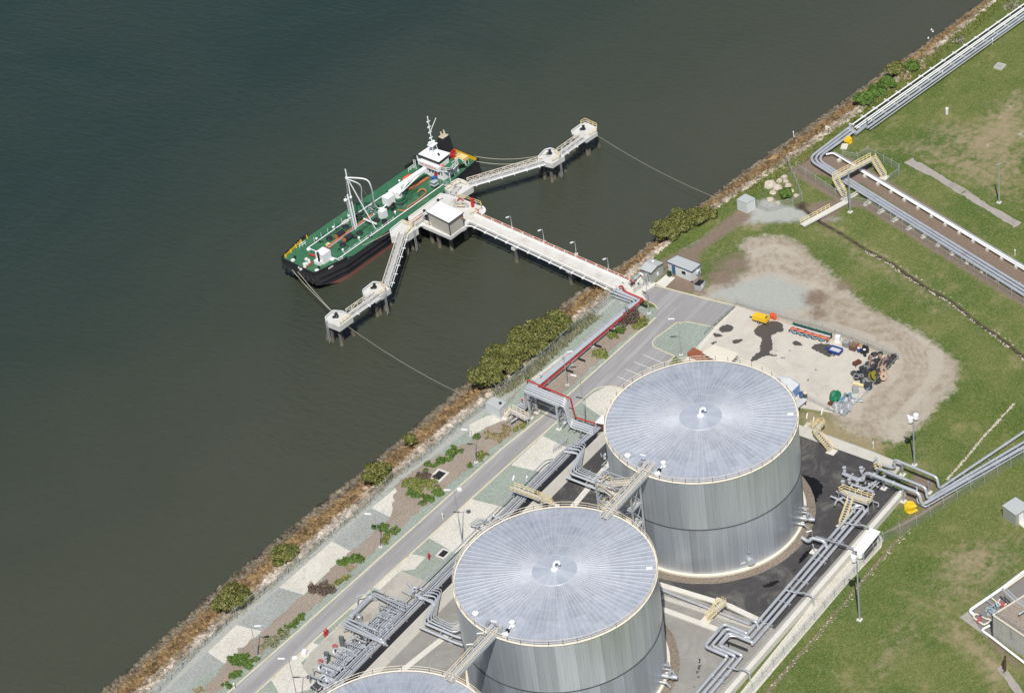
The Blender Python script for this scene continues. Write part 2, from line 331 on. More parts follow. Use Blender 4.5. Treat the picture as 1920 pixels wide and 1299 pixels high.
# rock bank: colour by height (dry pale stone on top, rusty algae, dark wet foot)
mt, t, b = newmat('rock')
z = nd(t, 'ShaderNodeSeparateXYZ'); geo = nd(t, 'ShaderNodeNewGeometry'); t.links.new(geo.outputs['Position'], z.inputs[0])
zz = mth(t, 'ADD', z.outputs[2], mth(t, 'MULTIPLY', mth(t, 'SUBTRACT', noise(t, .25, 5), .5), 2.4)); ri = geo.outputs['Random Per Island']
lowc = mixc(t, ri, (.10,.08,.055), (.27,.225,.155)); rust = mixc(t, ri, (.10,.06,.025), (.33,.215,.095)); topc = mixc(t, ramp(t, noise(t, .16, 5, rough=.7), .4, .6), mixc(t, ri, (.13,.10,.065), (.36,.29,.2)), mixc(t, ri, (.28,.23,.17), (.74,.65,.55)))
c = mixc(t, ramp(t, zz, -3.6, -2.7), lowc, rust); c = mixc(t, ramp(t, zz, -1.3, -.2), c, topc); c = mixc(t, ramp(t, zz, -4.2, -4.75), c, (.028,.022,.015))
c = mixc(t, ramp(t, noise(t, .35, 5), .5, .7), c, mixc(t, 1.0, c, (.45,.42,.36), 'MULTIPLY'))
setc(t, b, c); b.inputs['Roughness'].default_value = .85; bump(t, b, noise(t, 4, 5), .1)
xs = np.arange(X0, X1+1, 1.2); mb = MB(); nb = 9
def bank_pt(x, u):
    y0, y1 = top_y(x), wat_y(x); y = y0+(y1-y0)*u; z = -.12+(WZ+.12)*(max(u,0)**1.05)
    return x, y, z
for x in xs:
    for k in range(nb): p = bank_pt(x, 1.25*k/(nb-1)); mb.v.append((p[0], p[1], p[2]-.1+random.uniform(-.12,.12)*(k > 0)))
for i in range(len(xs)-1):
    for k in range(nb-1): a = i*nb+k; mb.f.append((a, a+nb, a+nb+1, a+1))
mb.build('riverbank', MATS['rock'], kind='structure')
mb = MB(); OC = [Vector(v) for v in ((1,0,0),(-1,0,0),(0,1,0),(0,-1,0),(0,0,1),(0,0,-1))]
OF = [(0,2,4),(2,1,4),(1,3,4),(3,0,4),(2,0,5),(1,2,5),(3,1,5),(0,3,5)]
for i in range(26000):
    x = random.uniform(X0+40, 205); u = random.random()**.8*1.06-.03
    if random.random() < .2: u = random.uniform(-.04, .2)
    p = Vector(bank_pt(x, u)); s = random.lognormvariate(-1.2, .38)*(1.15 if u < .2 else 1)
    rot = Matrix.Rotation(random.uniform(0,6.3), 3, 'Z') @ Matrix.Rotation(random.uniform(-.6,.6), 3, 'X')
    sc = Vector((random.uniform(.8,1.4), random.uniform(.6,1.1), random.uniform(.45,.8)))*s
    mb.add([p+Vector((0,random.uniform(-.3,.3),.05))+rot@Vector((v.x*sc.x,v.y*sc.y,v.z*sc.z))+Vector((random.gauss(0,.06*s),random.gauss(0,.06*s),0)) for v in OC], OF)
mb.build('riprap_rocks', MATS['rock'], kind='stuff', label='rough riprap stones heaped down the river bank', cat='rocks')
# big pale boulders by the pipe corner
for i, (x, y, s) in enumerate([(12,575,1.5),(60,590,1.1),(100,525,1.0),(30,620,.9),(130,575,.8),(70,545,.8),(115,550,.7),(15,668,1.0),(60,690,.8),(150,610,.7),(90,600,.6),(180,640,.6)]):
    p = c6(x, y); mb = MB(); ico = []
    n = 14; vsr = []
    mb.lathe((p.x, p.y, GZ-.1), [(s*.7,0),(s*random.uniform(.8,1),s*.3),(s*random.uniform(.5,.8),s*.7),(s*.2,s*.85)], 7)
    mb.v = [(v[0]+random.gauss(0,.1*s), v[1]+random.gauss(0,.1*s), v[2]+random.gauss(0,.06*s)) for v in mb.v]
    mb.build('boulder', MATS['boulder'] if 'boulder' in MATS else mat('boulder', (.5,.44,.36), .9, var=.2, dirt=(.42,.34,.24)), label='pale boulder in the heap beside the shoreline fence corner', cat='boulder', group='boulders by the fence corner')
# ---------------------------------------------------------------- paving sheets
ax = lambda x, a, b: a[1]+(b[1]-a[1])*(x-a[0])/(b[0]-a[0])
roadU = PL(d2, [(620,1316),(1020,965),(1690,365)])+PL(c7, [(1080,0)])+PL(c4, [(545,830),(980,440)])
roadL = PL(d2, [(770,1316),(1420,735)])+PL(c7, [(1200,10)])+PL(c4, [(600,880)])
def ext(p, q, d): return p+(p-q).normalized()*d
roadU[0] = ext(roadU[0], roadU[1], 45); roadL[0] = ext(roadL[0], roadL[1], 45)
fenY = PL(d2, [(310,1290),(535,1080),(690,935),(915,738),(1195,492),(1405,315),(1545,185)])
strip_out = [ext(fenY[0], fenY[1], 45)]+fenY[:]+PL(c7, [(700,50)])+PL(c4, [(0,1010),(95,905),(230,850),(330,735),(720,370),(865,240),(925,240)])
apron = strip_out+PL(c4, [(1035,310),(1000,420),(740,780),(860,760),(900,1000),(830,1000)])+PL(c7, [(1470,130),(690,830)])+[P(770,1105), ]+PL(c7, [(330,1200)])
bundT = PL(c7, [(330,1200),(690,830),(1400,130)])+PL(c4, [(720,1100),(860,975)]); bundT[0] = ext(bundT[0], bundT[1], 70)
sheet('gravel_apron', strip_out+PL(c4, [(1035,310),(1050,345),(880,760),(960,780),(900,960)])+bundT[::-1], -.06, MATS['green_gravel'])
Q = lambda *p: PL(d2, p)
sheet('grey_gravel_strip', [ext(d2(310,1290),d2(535,1080),40)]+Q((310,1290),(535,1080),(625,1140))+[P(340,1299), ext(P(340,1299), P(480,1180), 40)], -.048, MATS['grey_gravel'])
sheet('grey_gravel_strip', Q((690,935),(915,738),(1045,775),(825,970)), -.048, MATS['grey_gravel'])
sheet('grey_gravel_strip', Q((1195,492),(1405,315),(1505,365),(1295,545)), -.048, MATS['grey_gravel'])
sheet('grey_gravel_strip', PL(c4, [(600,560),(760,385),(820,360),(870,230),(925,240),(870,330),(640,590)]), -.048, MATS['grey_gravel'])
for qi, q in enumerate((Q((535,1080),(690,935),(825,970),(625,1140)), Q((915,738),(1195,492),(1295,545),(1045,775)), Q((1405,315),(1580,170),(1545,215),(1505,365)),
          PL(c4, [(360,710),(555,560),(640,590),(410,740)]), PL(c4, [(0,975),(90,930),(200,900),(350,935),(250,930),(110,985),(0,1050)]),
          PL(c7, [(915,268),(1105,315),(1010,440),(830,555),(680,468)]),
          PL(c4, [(425,1040),(570,1110),(430,1255),(240,1210)]), PL(c4, [(650,850),(720,790),(800,752),(860,760),(900,780),(780,940)]),
          PL(c7, [(585,540),(600,560),(675,575),(615,640),(540,650),(430,760),(395,730)]),
          [P(560+x/9.28, 1080+y/9.28) for x, y in ((0,1299),(1400,0),(1560,-20),(1240,260),(960,590),(280,1299),(40,1500),(400,1900),(-300,2100),(-500,1760))])):
    sheet('pale_gravel_panel', q, -.0475+.0006*qi, MATS['cream_gravel'])
sheet('green_gravel_patch', [P(560+x/9.28, 1080+y/9.28) for x, y in ((840,545),(970,575),(350,1185),(265,1165),(248,1095))], -.0395, MATS['green_gravel'])
mul = PL(d2, [(625,1140),(825,970),(1045,775),(1295,545),(1505,365),(1545,185)])+PL(c7, [(690,60)])+PL(c4, [(0,1080),(110,985),(250,930),(440,760),(640,590),(870,380),(905,320),(1000,330),(1040,350)])
mul2 = PL(c4, [(1030,390),(860,510),(540,800),(330,975),(140,1110)])+PL(c7, [(940,70)])+Q((1560,420),(1370,590),(1040,900),(800,1110),(640,1240),(480,1400))
sheet('mulch_bed', rag([P(330,1360)]+mul+mul2, .22, .8), -.040, MATS['mulch'])
apronL = PL(c4, [(590,905)])
sheet('road', roadU+PL(c4, [(1035,395),(1085,345),(1092,305),(1070,280),(1035,265),(1000,215),(1075,172),(1130,180),(1375,245),(1545,290),(1410,412),(1270,380),(1200,385),(1140,430),(1060,490),(1062,520),(1100,545),(1190,580),(1150,640),(1000,800),(900,770),(830,752),(770,760),(720,780)])+roadL[::-1], -.036, MATS['asphalt'])
sheet('gravel_island', PL(c4, [(1270,385),(1200,390),(1140,435),(1062,492),(1066,520),(1105,543),(1195,580),(1240,610),(1420,415)]), -.03, MATS['green_gravel'])
for k, q in enumerate([((1005,570),(1130,622)),((955,612),(1075,660)),((905,655),(1010,697)),((857,697),(960,738))]):
    a, bq = c4(*q[0]), c4(*q[1]); bq = a+(bq-a).normalized()*5.4; d = (bq-a).normalized(); n = Vector((-d.y,d.x,0))*.055
    sheet('parking_line', [a-n, bq-n, bq+n, a+n], -.026, MATS['white_line'])
def kerb(path, w=.32, h=.13, name='kerb', z=-.1):
    mb = MB()
    for a, bq in zip(path, path[1:]):
        d = (bq-a).normalized(); a2 = a-d*.02; b2 = bq+d*.02; n = Vector((-d.y,d.x,0))*(w/2)
        mb.prism([a2-n, b2-n, b2+n, a2+n], z, z+h+random.uniform(0,.003))
    return mb.build(name, MATS['kerb'], kind='structure')
kerb(roadU+PL(c4, [(1035,400),(1080,355)])); kerb(roadL)
kerb(PL(c4, [(600,880),(720,775),(770,757),(830,752),(875,764),(905,775)]), .2); kerb(PL(c4, [(1420,412),(1270,382),(1200,387),(1140,432),(1075,478),(1060,502),(1066,522),(1105,543),(1190,580),(1150,615)]), .22)
kerb(PL(c4, [(1092,305),(1070,278),(1035,262)]), .2); kerb(PL(c4, [(1080,170),(1135,185),(1250,215),(1370,247),(1550,290)]), .3)
sheet('concrete_pad', PL(c4, [(1075,160),(1140,108),(1195,125),(1135,182)]), -.03, MATS['pale_concrete'])
sheet('gravel_apron', PL(c4, [(1030,300),(1094,296),(1085,345),(1035,402),(1000,425),(985,380)]), -.057, MATS['green_gravel'])
sheet('concrete_pad', PL(c4, [(890,175),(960,130),(1010,105),(1080,155),(1072,178),(1002,216),(1037,262),(1010,250),(925,215)]), -.039, MATS['pale_concrete'])
sheet('pale_gravel_panel', PL(c4, [(1418,412),(1552,288),(1600,300),(1330,600),(1230,612)]), -.0385, MATS['cream_gravel'])
# tank compound floors
sheet('compound_floor', [(-118,-26.8,0),(-118,28.9,0),(9,28.9,0),(24,14,0),(29,-2,0),(21.6,-27.6,0),(-39.4,-26.8,0)], -.07, MATS['grey_asphalt'])
sheet('rack_shade_sheet', rag([(-112,31.1,0),(9,30.7,0),(10,33.2,0),(-2,34.0,0),(-112,34.6,0)], .12, 1.0), -.034, MATS['brown_gravel'])  # dark sheet under the rack, painting the shade between pipes and bund
sheet('compound_asphalt', [(-21,-26.7,0),(21.6,-27.5,0),(21,-25,0),(26.6,-20,0),(28,-3,0),(24,12,0),(9,28.6,0),(-24,28.6,0),(-21,16,0)], -.055, MATS['dark_asphalt'])
yard = PL(c5, [(575,603),(330,885),(330,960),(900,1140),(1060,1165),(1150,1190),(1428,890),(1050,775)])
mb = MB(); mb.prism(yard, -.1, .06); mb.build('yard_slab', MATS['slab'], kind='structure')
def blob(k, pts, z, m, name, it=2, amp=.3):
    p = PL(k, pts)
    for _ in range(it): # round the outline off, then roughen it
        p = [q for a, bq in zip(p, p[1:]+p[:1]) for q in (a.lerp(bq, .25), a.lerp(bq, .75))]
    p = [q for a, bq in zip(p, p[1:]+p[:1]) for q in ((a, a.lerp(bq, .5)) if (a-bq).length > .35 else (a,))]
    sheet(name, [q+Vector((random.gauss(0,amp*.35), random.gauss(0,amp*.35), 0)) for q in p], z, m)
ws = MATS['stain_wet']
for k, pts in ((d4,[(190,260),(350,180),(440,180),(520,230),(480,310),(440,290),(360,360),(400,430),(380,490),(330,520),(430,545),(440,560),(310,540),(180,620),(145,605),(190,540),(260,510),(255,430),(280,370),(240,350),(190,310)]),
               (d4,[(590,400),(640,390),(690,410),(710,440),(640,445),(600,430)]),(d4,[(790,470),(840,420),(940,420),(1010,430),(1000,480),(1010,560),(980,565),(900,520),(830,490)]),(d4,[(560,485),(590,490),(575,500)]),(d4,[(470,565),(520,570),(510,580),(470,575)]),
               (c5,[(475,720),(510,700),(550,710),(550,735),(510,745),(480,740)]),(c5,[(440,745),(490,755),(500,765),(450,770)]),(c5,[(545,785),(605,775),(600,790),(560,808),(545,800)]),(c5,[(435,800),(465,790),(460,800),(440,812)]),(d4,[(830,690),(865,692),(860,705),(830,700)]),(d4,[(745,800),(770,795),(768,815),(750,815)]),(d4,[(420,495),(440,497),(430,503)])):
    blob(k, pts, .066, ws, 'wet_stain')
pd = MATS['puddle']
for k, pts in ((d5,[(130,690),(200,720),(280,740),(335,790),(340,880),(285,930),(260,1010),(210,1060),(170,1010),(140,900),(110,700)]),(d7,[(1210,190),(1310,110),(1320,130),(1270,190),(1205,255)]),(d7,[(895,432),(990,385),(1050,380),(1040,400),(960,435)]),(d7,[(1155,305),(1185,280),(1180,290),(1160,310)]),(d7,[(392,1010),(408,1015),(402,1060),(388,1055)])):
    blob(k, pts, -.045, pd, 'puddle')
for pts in ([(400,1060),(415,1075),(395,1110),(380,1090)],[(375,1110),(392,1112),(385,1140),(368,1130)],[(385,1150),(398,1160),(392,1175),(380,1168)],[(470,1195),(490,1190),(478,1215)],[(345,1245),(368,1238),(350,1255)]): blob(d7, pts, -.052, ws, 'oil_stain', 1, .25)
blob(c4, [(860,990),(900,985),(900,1050),(860,1040)], -.05, MATS['dark_asphalt'], 'floor_patch')
for cx in (0,-46.5,-93.0):
    mb = MB(); n = 96
    for rr, z in ((17.4,-.04),(19.6+(.0),-.04)):
        for k in range(n):
            a = 2*math.pi*k/n; q = rr+(random.gauss(0,.05) if rr > 18 else 0); mb.v.append((cx+q*math.cos(a), q*math.sin(a), z))
    for k in range(n): mb.f.append((k, n+k, n+(k+1)%n, (k+1)%n))
    mb.build('tank_gravel_ring', MATS['brown_gravel'], kind='structure')
# slab strips in the grass
for q in ([(870,425),(925,400),(1100,500),(1270,600),(1230,632),(1060,520),(950,470)], [(1238,632),(1275,602),(1400,690),(1625,812),(1580,842),(1350,700)]):
    mb = MB(); mb.prism(rag(PL(c6, q), .12, .8), -.1, -.02); mb.build('old_slab', MATS['old_concrete'], kind='structure')
mb = MB(); mb.prism(rag(PL(d6, [(352,1145),(385,1130),(430,1170),(530,1310),(470,1310),(420,1230)]), .08, .8), -.1, .0); mb.build('old_slab', MATS['old_concrete'], kind='structure')
mb = MB(); mb.prism(PL(d6, [(128,835),(185,795),(320,900),(300,960)]), -.1, -.01); mb.build('old_slab', MATS['old_concrete'], kind='structure')
sheet('shingle_strip', PL(d1, [(500,1320),(940,800),(1090,640),(1100,600),(1060,560),(860,790),(450,1299),(400,1400)]), -.05, MATS['shingle'])

def noise_gate(p): return math.sin(p.x*.9)*math.sin(p.y*.35+1) > .35
# white stones laid along the ditch and the drains
mb = MB()
for path, w0, w1, n in ((DITCH[3:], .7, .7, 380), (PL(d1, [(1690,-10),(1640,45),(1600,90),(1560,130),(1470,240),(1385,335)]), 0, .5, 420), (PL(d1, [(1225,560),(1120,660),(930,895),(560,1310),(420,1460)]), .3, .4, 150)):
    seg = [(a, c, (c-a).length) for a, c in zip(path, path[1:])]; tot = sum(x[2] for x in seg)
    for i in range(n):
        q = random.uniform(0, tot)
        for a, c, L in seg:
            if q <= L: break
            q -= L
        d = (c-a)/L; s_ = -1 if random.random() < (.85 if n == 380 else .5) else 1
        if noise_gate(a+d*q) and n == 380: continue
        p = a+d*q+Vector((-d.y,d.x,0))*(s_*(w0+random.gauss(0,.25)*w1)); s = random.uniform(.08,.22) if n == 380 else random.uniform(.07,.2)
        mb.add([p+Vector((v.x*s*random.uniform(.7,1.3), v.y*s*random.uniform(.7,1.3), v.z*s*.5-.05)) for v in OC], OF)
mb.build('drain_stones', MATS['boulder'], kind='stuff', label='pale stones lining the ditch and drains in the grass', cat='stones')
# ---------------------------------------------------------------- storage tanks
def cladding(name, N, base, zsplit=None, metal=.7, rough=.36, lo=.62, hi=1.12, ribs=520, roof=False):
    mt, t, b = newmat(name); o = nd(t, 'ShaderNodeTexCoord').outputs['Object']; s = nd(t, 'ShaderNodeSeparateXYZ'); t.links.new(o, s.inputs[0])
    a = mth(t, 'MULTIPLY', mth(t, 'ARCTAN2', s.outputs[1], s.outputs[0]), 1/(2*math.pi))
    oi = nd(t, 'ShaderNodeObjectInfo').outputs['Random']
    if roof:
        r = mth(t, 'SQRT', mth(t, 'ADD', mth(t, 'POWER', s.outputs[0], 2), mth(t, 'POWER', s.outputs[1], 2))); row = mth(t, 'FLOOR', mth(t, 'DIVIDE', mth(t, 'SUBTRACT', r, 3.9), 2.72))
    else: row = mth(t, 'GREATER_THAN', s.outputs[2], zsplit)
    def cell(n, k):
        cx = nd(t, 'ShaderNodeCombineXYZ'); t.links.new(mth(t, 'FLOOR', mth(t, 'MULTIPLY', a, n)), cx.inputs[0]); t.links.new(mth(t, 'ADD', mth(t, 'MULTIPLY', row, 7.3), mth(t, 'MULTIPLY', oi, 91+k)), cx.inputs[1])
        wn = nd(t, 'ShaderNodeTexWhiteNoise', noise_dimensions='2D'); t.links.new(cx.outputs[0], wn.inputs['Vector']); return wn.outputs['Value']
    v = mth(t, 'ADD', mth(t, 'MULTIPLY', cell(N, 1), .35), mth(t, 'MULTIPLY', cell(N/3.0, 5), .65))
    if not roof: v = mth(t, 'MULTIPLY', v, mth(t, 'ADD', .55, mth(t, 'MULTIPLY', cell(N/4.0, 9), .9)))
    c = mixc(t, v, tuple(x*lo for x in base), tuple(x*hi for x in base))
    if not roof:
        c = mixc(t, row, mixc(t, 1.0, c, (.84,.85,.87), 'MULTIPLY'), c); fr = mth(t, 'FRACT', mth(t, 'MULTIPLY', a, N)); c = mixc(t, mth(t, 'LESS_THAN', fr, .09), c, mixc(t, 1.0, c, (.78,.79,.81), 'MULTIPLY')); c = mixc(t, mth(t, 'GREATER_THAN', fr, .93), c, mixc(t, 1.0, c, (1.12,1.12,1.12), 'MULTIPLY'))
    mp = nd(t, 'ShaderNodeMapping'); mp.inputs['Scale'].default_value = (1.2,1.2,.05) if not roof else (.5,.5,.5); t.links.new(o, mp.inputs[0])
    c = mixc(t, ramp(t, noise(t, 1.6, 6, vec=mp.outputs[0], rough=.7), .4, .75), c, mixc(t, 1.0, c, (.8,.81,.83), 'MULTIPLY'))
    if roof: c = mixc(t, mth(t, 'LESS_THAN', r, 3.9), c, (.60,.63,.68))
    if roof: c = mixc(t, ramp(t, noise(t, .3, 6, vec=o, rough=.7), .45, .75), c, mixc(t, 1.0, c, (.86,.88,.92), 'MULTIPLY'))
    setc(t, b, c); b.inputs['Metallic'].default_value = metal
    rg = nd(t, 'ShaderNodeMapRange'); t.links.new(cell(N/2, 3), rg.inputs[0]); rg.inputs[3].default_value = rough*.75; rg.inputs[4].default_value = rough*1.3; t.links.new(rg.outputs[0], b.inputs['Roughness'])
    if ribs: bump(t, b, mth(t, 'SINE', mth(t, 'MULTIPLY', a, 2*math.pi*ribs)), .02, .45)
    return mt
cladding('shell_cladding', 96, (.63,.67,.70), 10.9, metal=.55, lo=.7, hi=1.06)
cladding('roof_cladding', 90, (.53,.56,.61), lo=.95, hi=1.04, metal=.45, rough=.5, ribs=0, roof=True)
mat('seam', (.65,.66,.675), .45, .25, var=.06)
mat('galv', (.42,.44,.46), .42, .4, var=.15, island=.12)
mat('galv_light', (.52,.54,.555), .45, .35, var=.12, island=.1)
mat('pipe', (.49,.505,.53), .36, .4, var=.12, scale=.9, island=.14, dirt=(.38,.38,.39))
mat('pipe_red', lin(190,48,52,.8), .45, 0, var=.12)
mat('cream_rail', lin(240,228,206,.9), .5, 0, var=.06)
mat('yellow_rail', lin(240,220,164,.9), .5, 0, var=.08)
mat('white_paint', (.78,.78,.77), .45, 0, var=.06)
mat('black_steel', (.022,.022,.026), .5, 0, var=.3)
mat('dark_line', (.05,.05,.055), .6)
mat('base_ring', lin(226,218,200,.85), .7, var=.08)
mat('grate', (.52,.51,.49), .6, .3, var=.2, scale=4)
TR, TH, TA = 17.45, 21.85, 22.95
def circ(r, z, n, c=(0,0)): return [(c[0]+r*math.cos(2*math.pi*k/n), c[1]+r*math.sin(2*math.pi*k/n), z) for k in range(n)]
def roof_z(r): return TH+(TA-TH)*(1-r/TR)
def pol(r, a, z): return Vector((r*math.cos(a), r*math.sin(a), z))
def make_tank():
    T = thing('storage_tank', '', 'storage tank', (0,0,0), 'row of silver storage tanks')
    mb = MB(); mb.lathe((0,0,0), [(TR,.45),(TR,10.85),(TR,11.15),(TR,TH-.05)], 128, cap=False); mb.build('shell', MATS['shell_cladding'], T, smooth=True)
    mb = MB(); mb.lathe((0,0,0), [(17.95,-.08),(17.95,.34),(17.47,.46)], 128, cap=False); mb.build('base_ring', MATS['base_ring'], T, smooth=True)
    mb = MB(); mb.lathe((0,0,0), [(TR+.01,10.82),(TR+.09,10.86),(TR+.09,11.0),(TR+.01,11.04)], 128, cap=False); mb.build('girth_band', MATS['dark_line'], T)
    mb = MB(); mb.lathe((0,0,0), [(TR-.15,TH-.1),(3.9,roof_z(3.9)),(3.85,roof_z(3.9)+.04),(.02,TA+.06)], 90, cap=False); mb.build('roof', MATS['roof_cladding'], T)
    mb = MB()
    for k in range(90):
        a = 2*math.pi*(k+.5)/90; mb.beam(pol(3.9, a, roof_z(3.9)+.05), pol(TR-.2, a, roof_z(TR-.2)+.05), .055, .125)
    for j in range(5):
        r = 3.9+2.72*j; n = 90
        for k in range(n): mb.beam(pol(r, 2*math.pi*k/n, roof_z(r)+.01), pol(r, 2*math.pi*(k+1)/n, roof_z(r)+.003), .03, .018)
    mb.build('roof_seams', MATS['seam'], T)
    mb = MB(); mb.lathe((0,0,0), [(TR-.05,TH-.14),(TR+.15,TH-.12),(TR+.15,TH+.02),(TR+.02,TH+.05),(TR-.2,TH+.02)], 128, cap=False); mb.build('eave_trim', MATS['cream_rail'], T)
    mb = MB(); mb.rail(circ(TR+.05, TH, 46), 1.1, 2.5, .03, 1, True); mb.build('handrail', MATS['cream_rail'], T)
    mb = MB(); mb.lathe((0,0,TA-.02), [(.6,0),(.6,.1),(.3,.18),(.3,.45)], 16)
    pth = [(0,0,TA+.2),(0,0,TA+1.0)]+[(.5-.5*math.cos(u), 0, TA+1.0+.5*math.sin(u)) for u in np.linspace(.2, math.pi, 9)]+[(1.0,0,TA+.75)]
    ca, sa = math.cos(R(-35)), math.sin(R(-35)); mb.tube([(x*ca, x*sa, z) for x, y, z in pth], .23, 12); mb.build('roof_vent', MATS['white_paint'], T, smooth=True)
    for a, r in ((R(158), 16.05), (R(185), 16.7)):
        mb = MB(); p = pol(r, a, roof_z(r)); mb.lathe(p, [(.42,0),(.42,.32),(.58,.34),(.58,.5),(.2,.6)], 16); mb.build('roof_hatch', MATS['white_paint'], T, smooth=True)
    p = pol(14.15, R(184.5), roof_z(14.15)); mb = MB(); mb.lathe(p, [(.5,0),(.5,.25),(.3,.3),(.3,.7),(.52,.75),(.52,.95),(.15,1.25)], 14); mb.tube([p+Vector((-.5,-.1,.4)), p+Vector((-1.5,-.15,.35)), p+Vector((-2.2,-.2,.1))], .14, 6); mb.build('breather_valve', MATS['white_paint'], T, smooth=True)
    mb = MB(); mb.box(pol(15.7, R(184.5), roof_z(15.7)+.3), (.5,.5,.6)); mb.build('gauge_box', MATS['black_steel'], T)
    mb = MB(); q = pol(16.2, R(171), roof_z(16.2)); mb.box(q+Vector((0,0,.45)), (.8,.6,.9)); mb.build('instrument_box', MATS['galv'], T)
    for az, r, s in ((R(-57),16.1,.5),(R(-83),16.4,.0),(R(-75),14.8,.0)):
        if s: mb = MB(); mb.box(pol(r, az, roof_z(r)+.1), (1.1,.5,.2), az); mb.build('roof_plate', MATS['white_paint'], T)
    # manway low on the shell, its davit and number plate
    az = R(237.5); n = pol(1, az, 0); tn = Vector((-n.y, n.x, 0)); c = pol(TR, az, 1.75)
    mb = MB(); mb.tube([c, c+n*.55], .62, 20); mb.tube([c+n*.55, c+n*.65], .74, 20); mb.build('manway', MATS['galv_light'], T, smooth=True)
    mb = MB(); mb.beam(c+tn*-1.9+Vector((0,0,.0))+n*.1, c+tn*-.95+n*.1, .04, .22); mb.build('name_plate', MATS['white_paint'], T)
    mb = MB(); mb.tube([c+n*.25+Vector((0,0,.7)), c+n*.25+Vector((0,0,2.2)), c+n*.5+tn*-.3+Vector((0,0,2.35))], .07, 6); mb.ball(c+n*.35+Vector((0,0,2.3))+tn*-.25, .16, 8); mb.build('davit', MATS['galv'], T)
    # outlet nozzles with valves
    az = R(287); n = pol(1, az, 0); tn = Vector((-n.y, n.x, 0)); c = pol(TR, az, 1.4)
    mb = MB(); mb.tube([c-n*.1, c+n*2.6], .36, 12); mb.tube([c+n*.9, c+n*1.0], .6, 14); mb.tube([c+n*1.7, c+n*1.8], .6, 14); mb.box(c+n*1.35+Vector((0,0,.7)), (.5,.5,1.0), az); mb.tube([c+n*1.35+Vector((0,0,1.2))-tn*.4, c+n*1.35+Vector((0,0,1.2))+tn*.4], .14, 8)
    mb.tube([c+tn*1.6-n*.1, c+tn*1.6+n*1.1, c+tn*.4+n*2.1], .2, 8, .4); mb.tube([c-tn*1.6-n*.1, c-tn*1.6+n*1.0, c-tn*1.3+n*1.6+Vector((0,0,-1.2))], .2, 8, .4); mb.tube([c+tn*1.2+Vector((0,0,1.4))-n*.1, c+tn*1.2+n*1.2+Vector((0,0,1.4))], .12, 8); mb.box(c+tn*1.2+n*.6+Vector((0,0,1.7)), (.4,.4,.7), az)
    mb.build('outlet_nozzle', MATS['pipe'], T, smooth=True)
    return T
tA = make_tank(); tA['label'] = 'silver storage tank beside the concrete yard, whole drum in view'
tB = dup(tA, (-46.5,0,0), label='middle silver storage tank joined by walkways to a tank on each side')
tC = dup(tA, (-93.0,0,0), label='silver storage tank at the bottom edge with only a slice of its roof showing')
# ---------------------------------------------------------------- gangways between the roofs and the stair tower
def gangway(a, b, lab):
    a = Vector(a); b = Vector(b); T = thing('roof_gangway', lab, 'gangway', (a.x, a.y, 0), 'gangways bridging the tank roofs')
    d = (b-a).normalized(); n = Vector((-d.y,d.x,0))
    mb = MB(); mb.beam(a, b, 1.25, .06); mb.build('deck', MATS['grate'], T)
    for sgn in (-1, 1):
        o = n*(.68*sgn); mb = MB(); mb.rail([a+o, b+o], 1.1, 1.6, .04, 1); mb.build('handrail', MATS['cream_rail'], T)
        mb = MB(); mb.beam(a+o+Vector((0,0,-.28)), b+o+Vector((0,0,-.28)), .12, .5); mb.build('girder', MATS['galv_light'], T)
    mb = MB(); o = n*-.2; mb.tube([a+o+Vector((0,0,.15)), b+o+Vector((0,0,.15))], .07, 6); mb.build('conduit', MATS['galv'], T)
    return T
gangway((-15.2,.6,22.35), (-31.0,.3,22.35), 'gangway from the tank by the yard to the middle tank, above a stair tower')
gangway((-62.4,.5,22.35), (-76.6,.4,22.35), 'gangway from the middle tank to the tank at the bottom edge')
T = thing('stair_tower', 'steel lattice stair tower with yellow flights standing between two tanks', 'stair tower', (-21.4,4,0))
xa, xb, ya, yb, zt = -22.9, -19.9, .2, 7.6, 22.0
for x in (xa, xb):
    for y in (ya, yb): mb = MB(); mb.box((x,y,zt/2), (.26,.26,zt)); mb.build('column', MATS['galv_light'], T)
mb = MB(); lv = [0,4.4,8.8,13.2,17.6,22]
for z0, z1 in zip(lv, lv[1:]):
    for p, q in (((xa,ya),(xb,ya)),((xa,yb),(xb,yb)),((xa,ya),(xa,yb)),((xb,ya),(xb,yb))):
        mb.beam((*p,z1-.12), (*q,z1-.12), .16, .2); mb.beam((*p,z0+.1), (*q,z1-.2), .1, .1); mb.beam((*q,z0+.1), (*p,z1-.2), .1, .1)
mb.build('bracing', MATS['galv_light'], T)
def stair_flight(T, a, b, wd, m='yellow_rail', tread='grate', rail=True):
    a = Vector(a); b = Vector(b); h = Vector((b.x-a.x, b.y-a.y, 0)); d = h.normalized(); n = Vector((-d.y,d.x,0)); k = max(3, int(abs(b.z-a.z)/.2))
    mb = MB()
    for i in range(1, k+1): p = a.lerp(b, i/k); mb.box(p, (.26,wd,.04), math.atan2(d.y,d.x))
    mb.build('treads', MATS[tread], T)
    for s in (-1, 1):
        o = n*(wd/2*s); mb = MB(); mb.beam(a+o, b+o, .06, .25); mb.build('stringer', MATS[m], T)
        if rail: mb = MB(); mb.rail([a+o, b+o], 1.0, 1.5, .035, 1); mb.build('handrail', MATS[m], T)
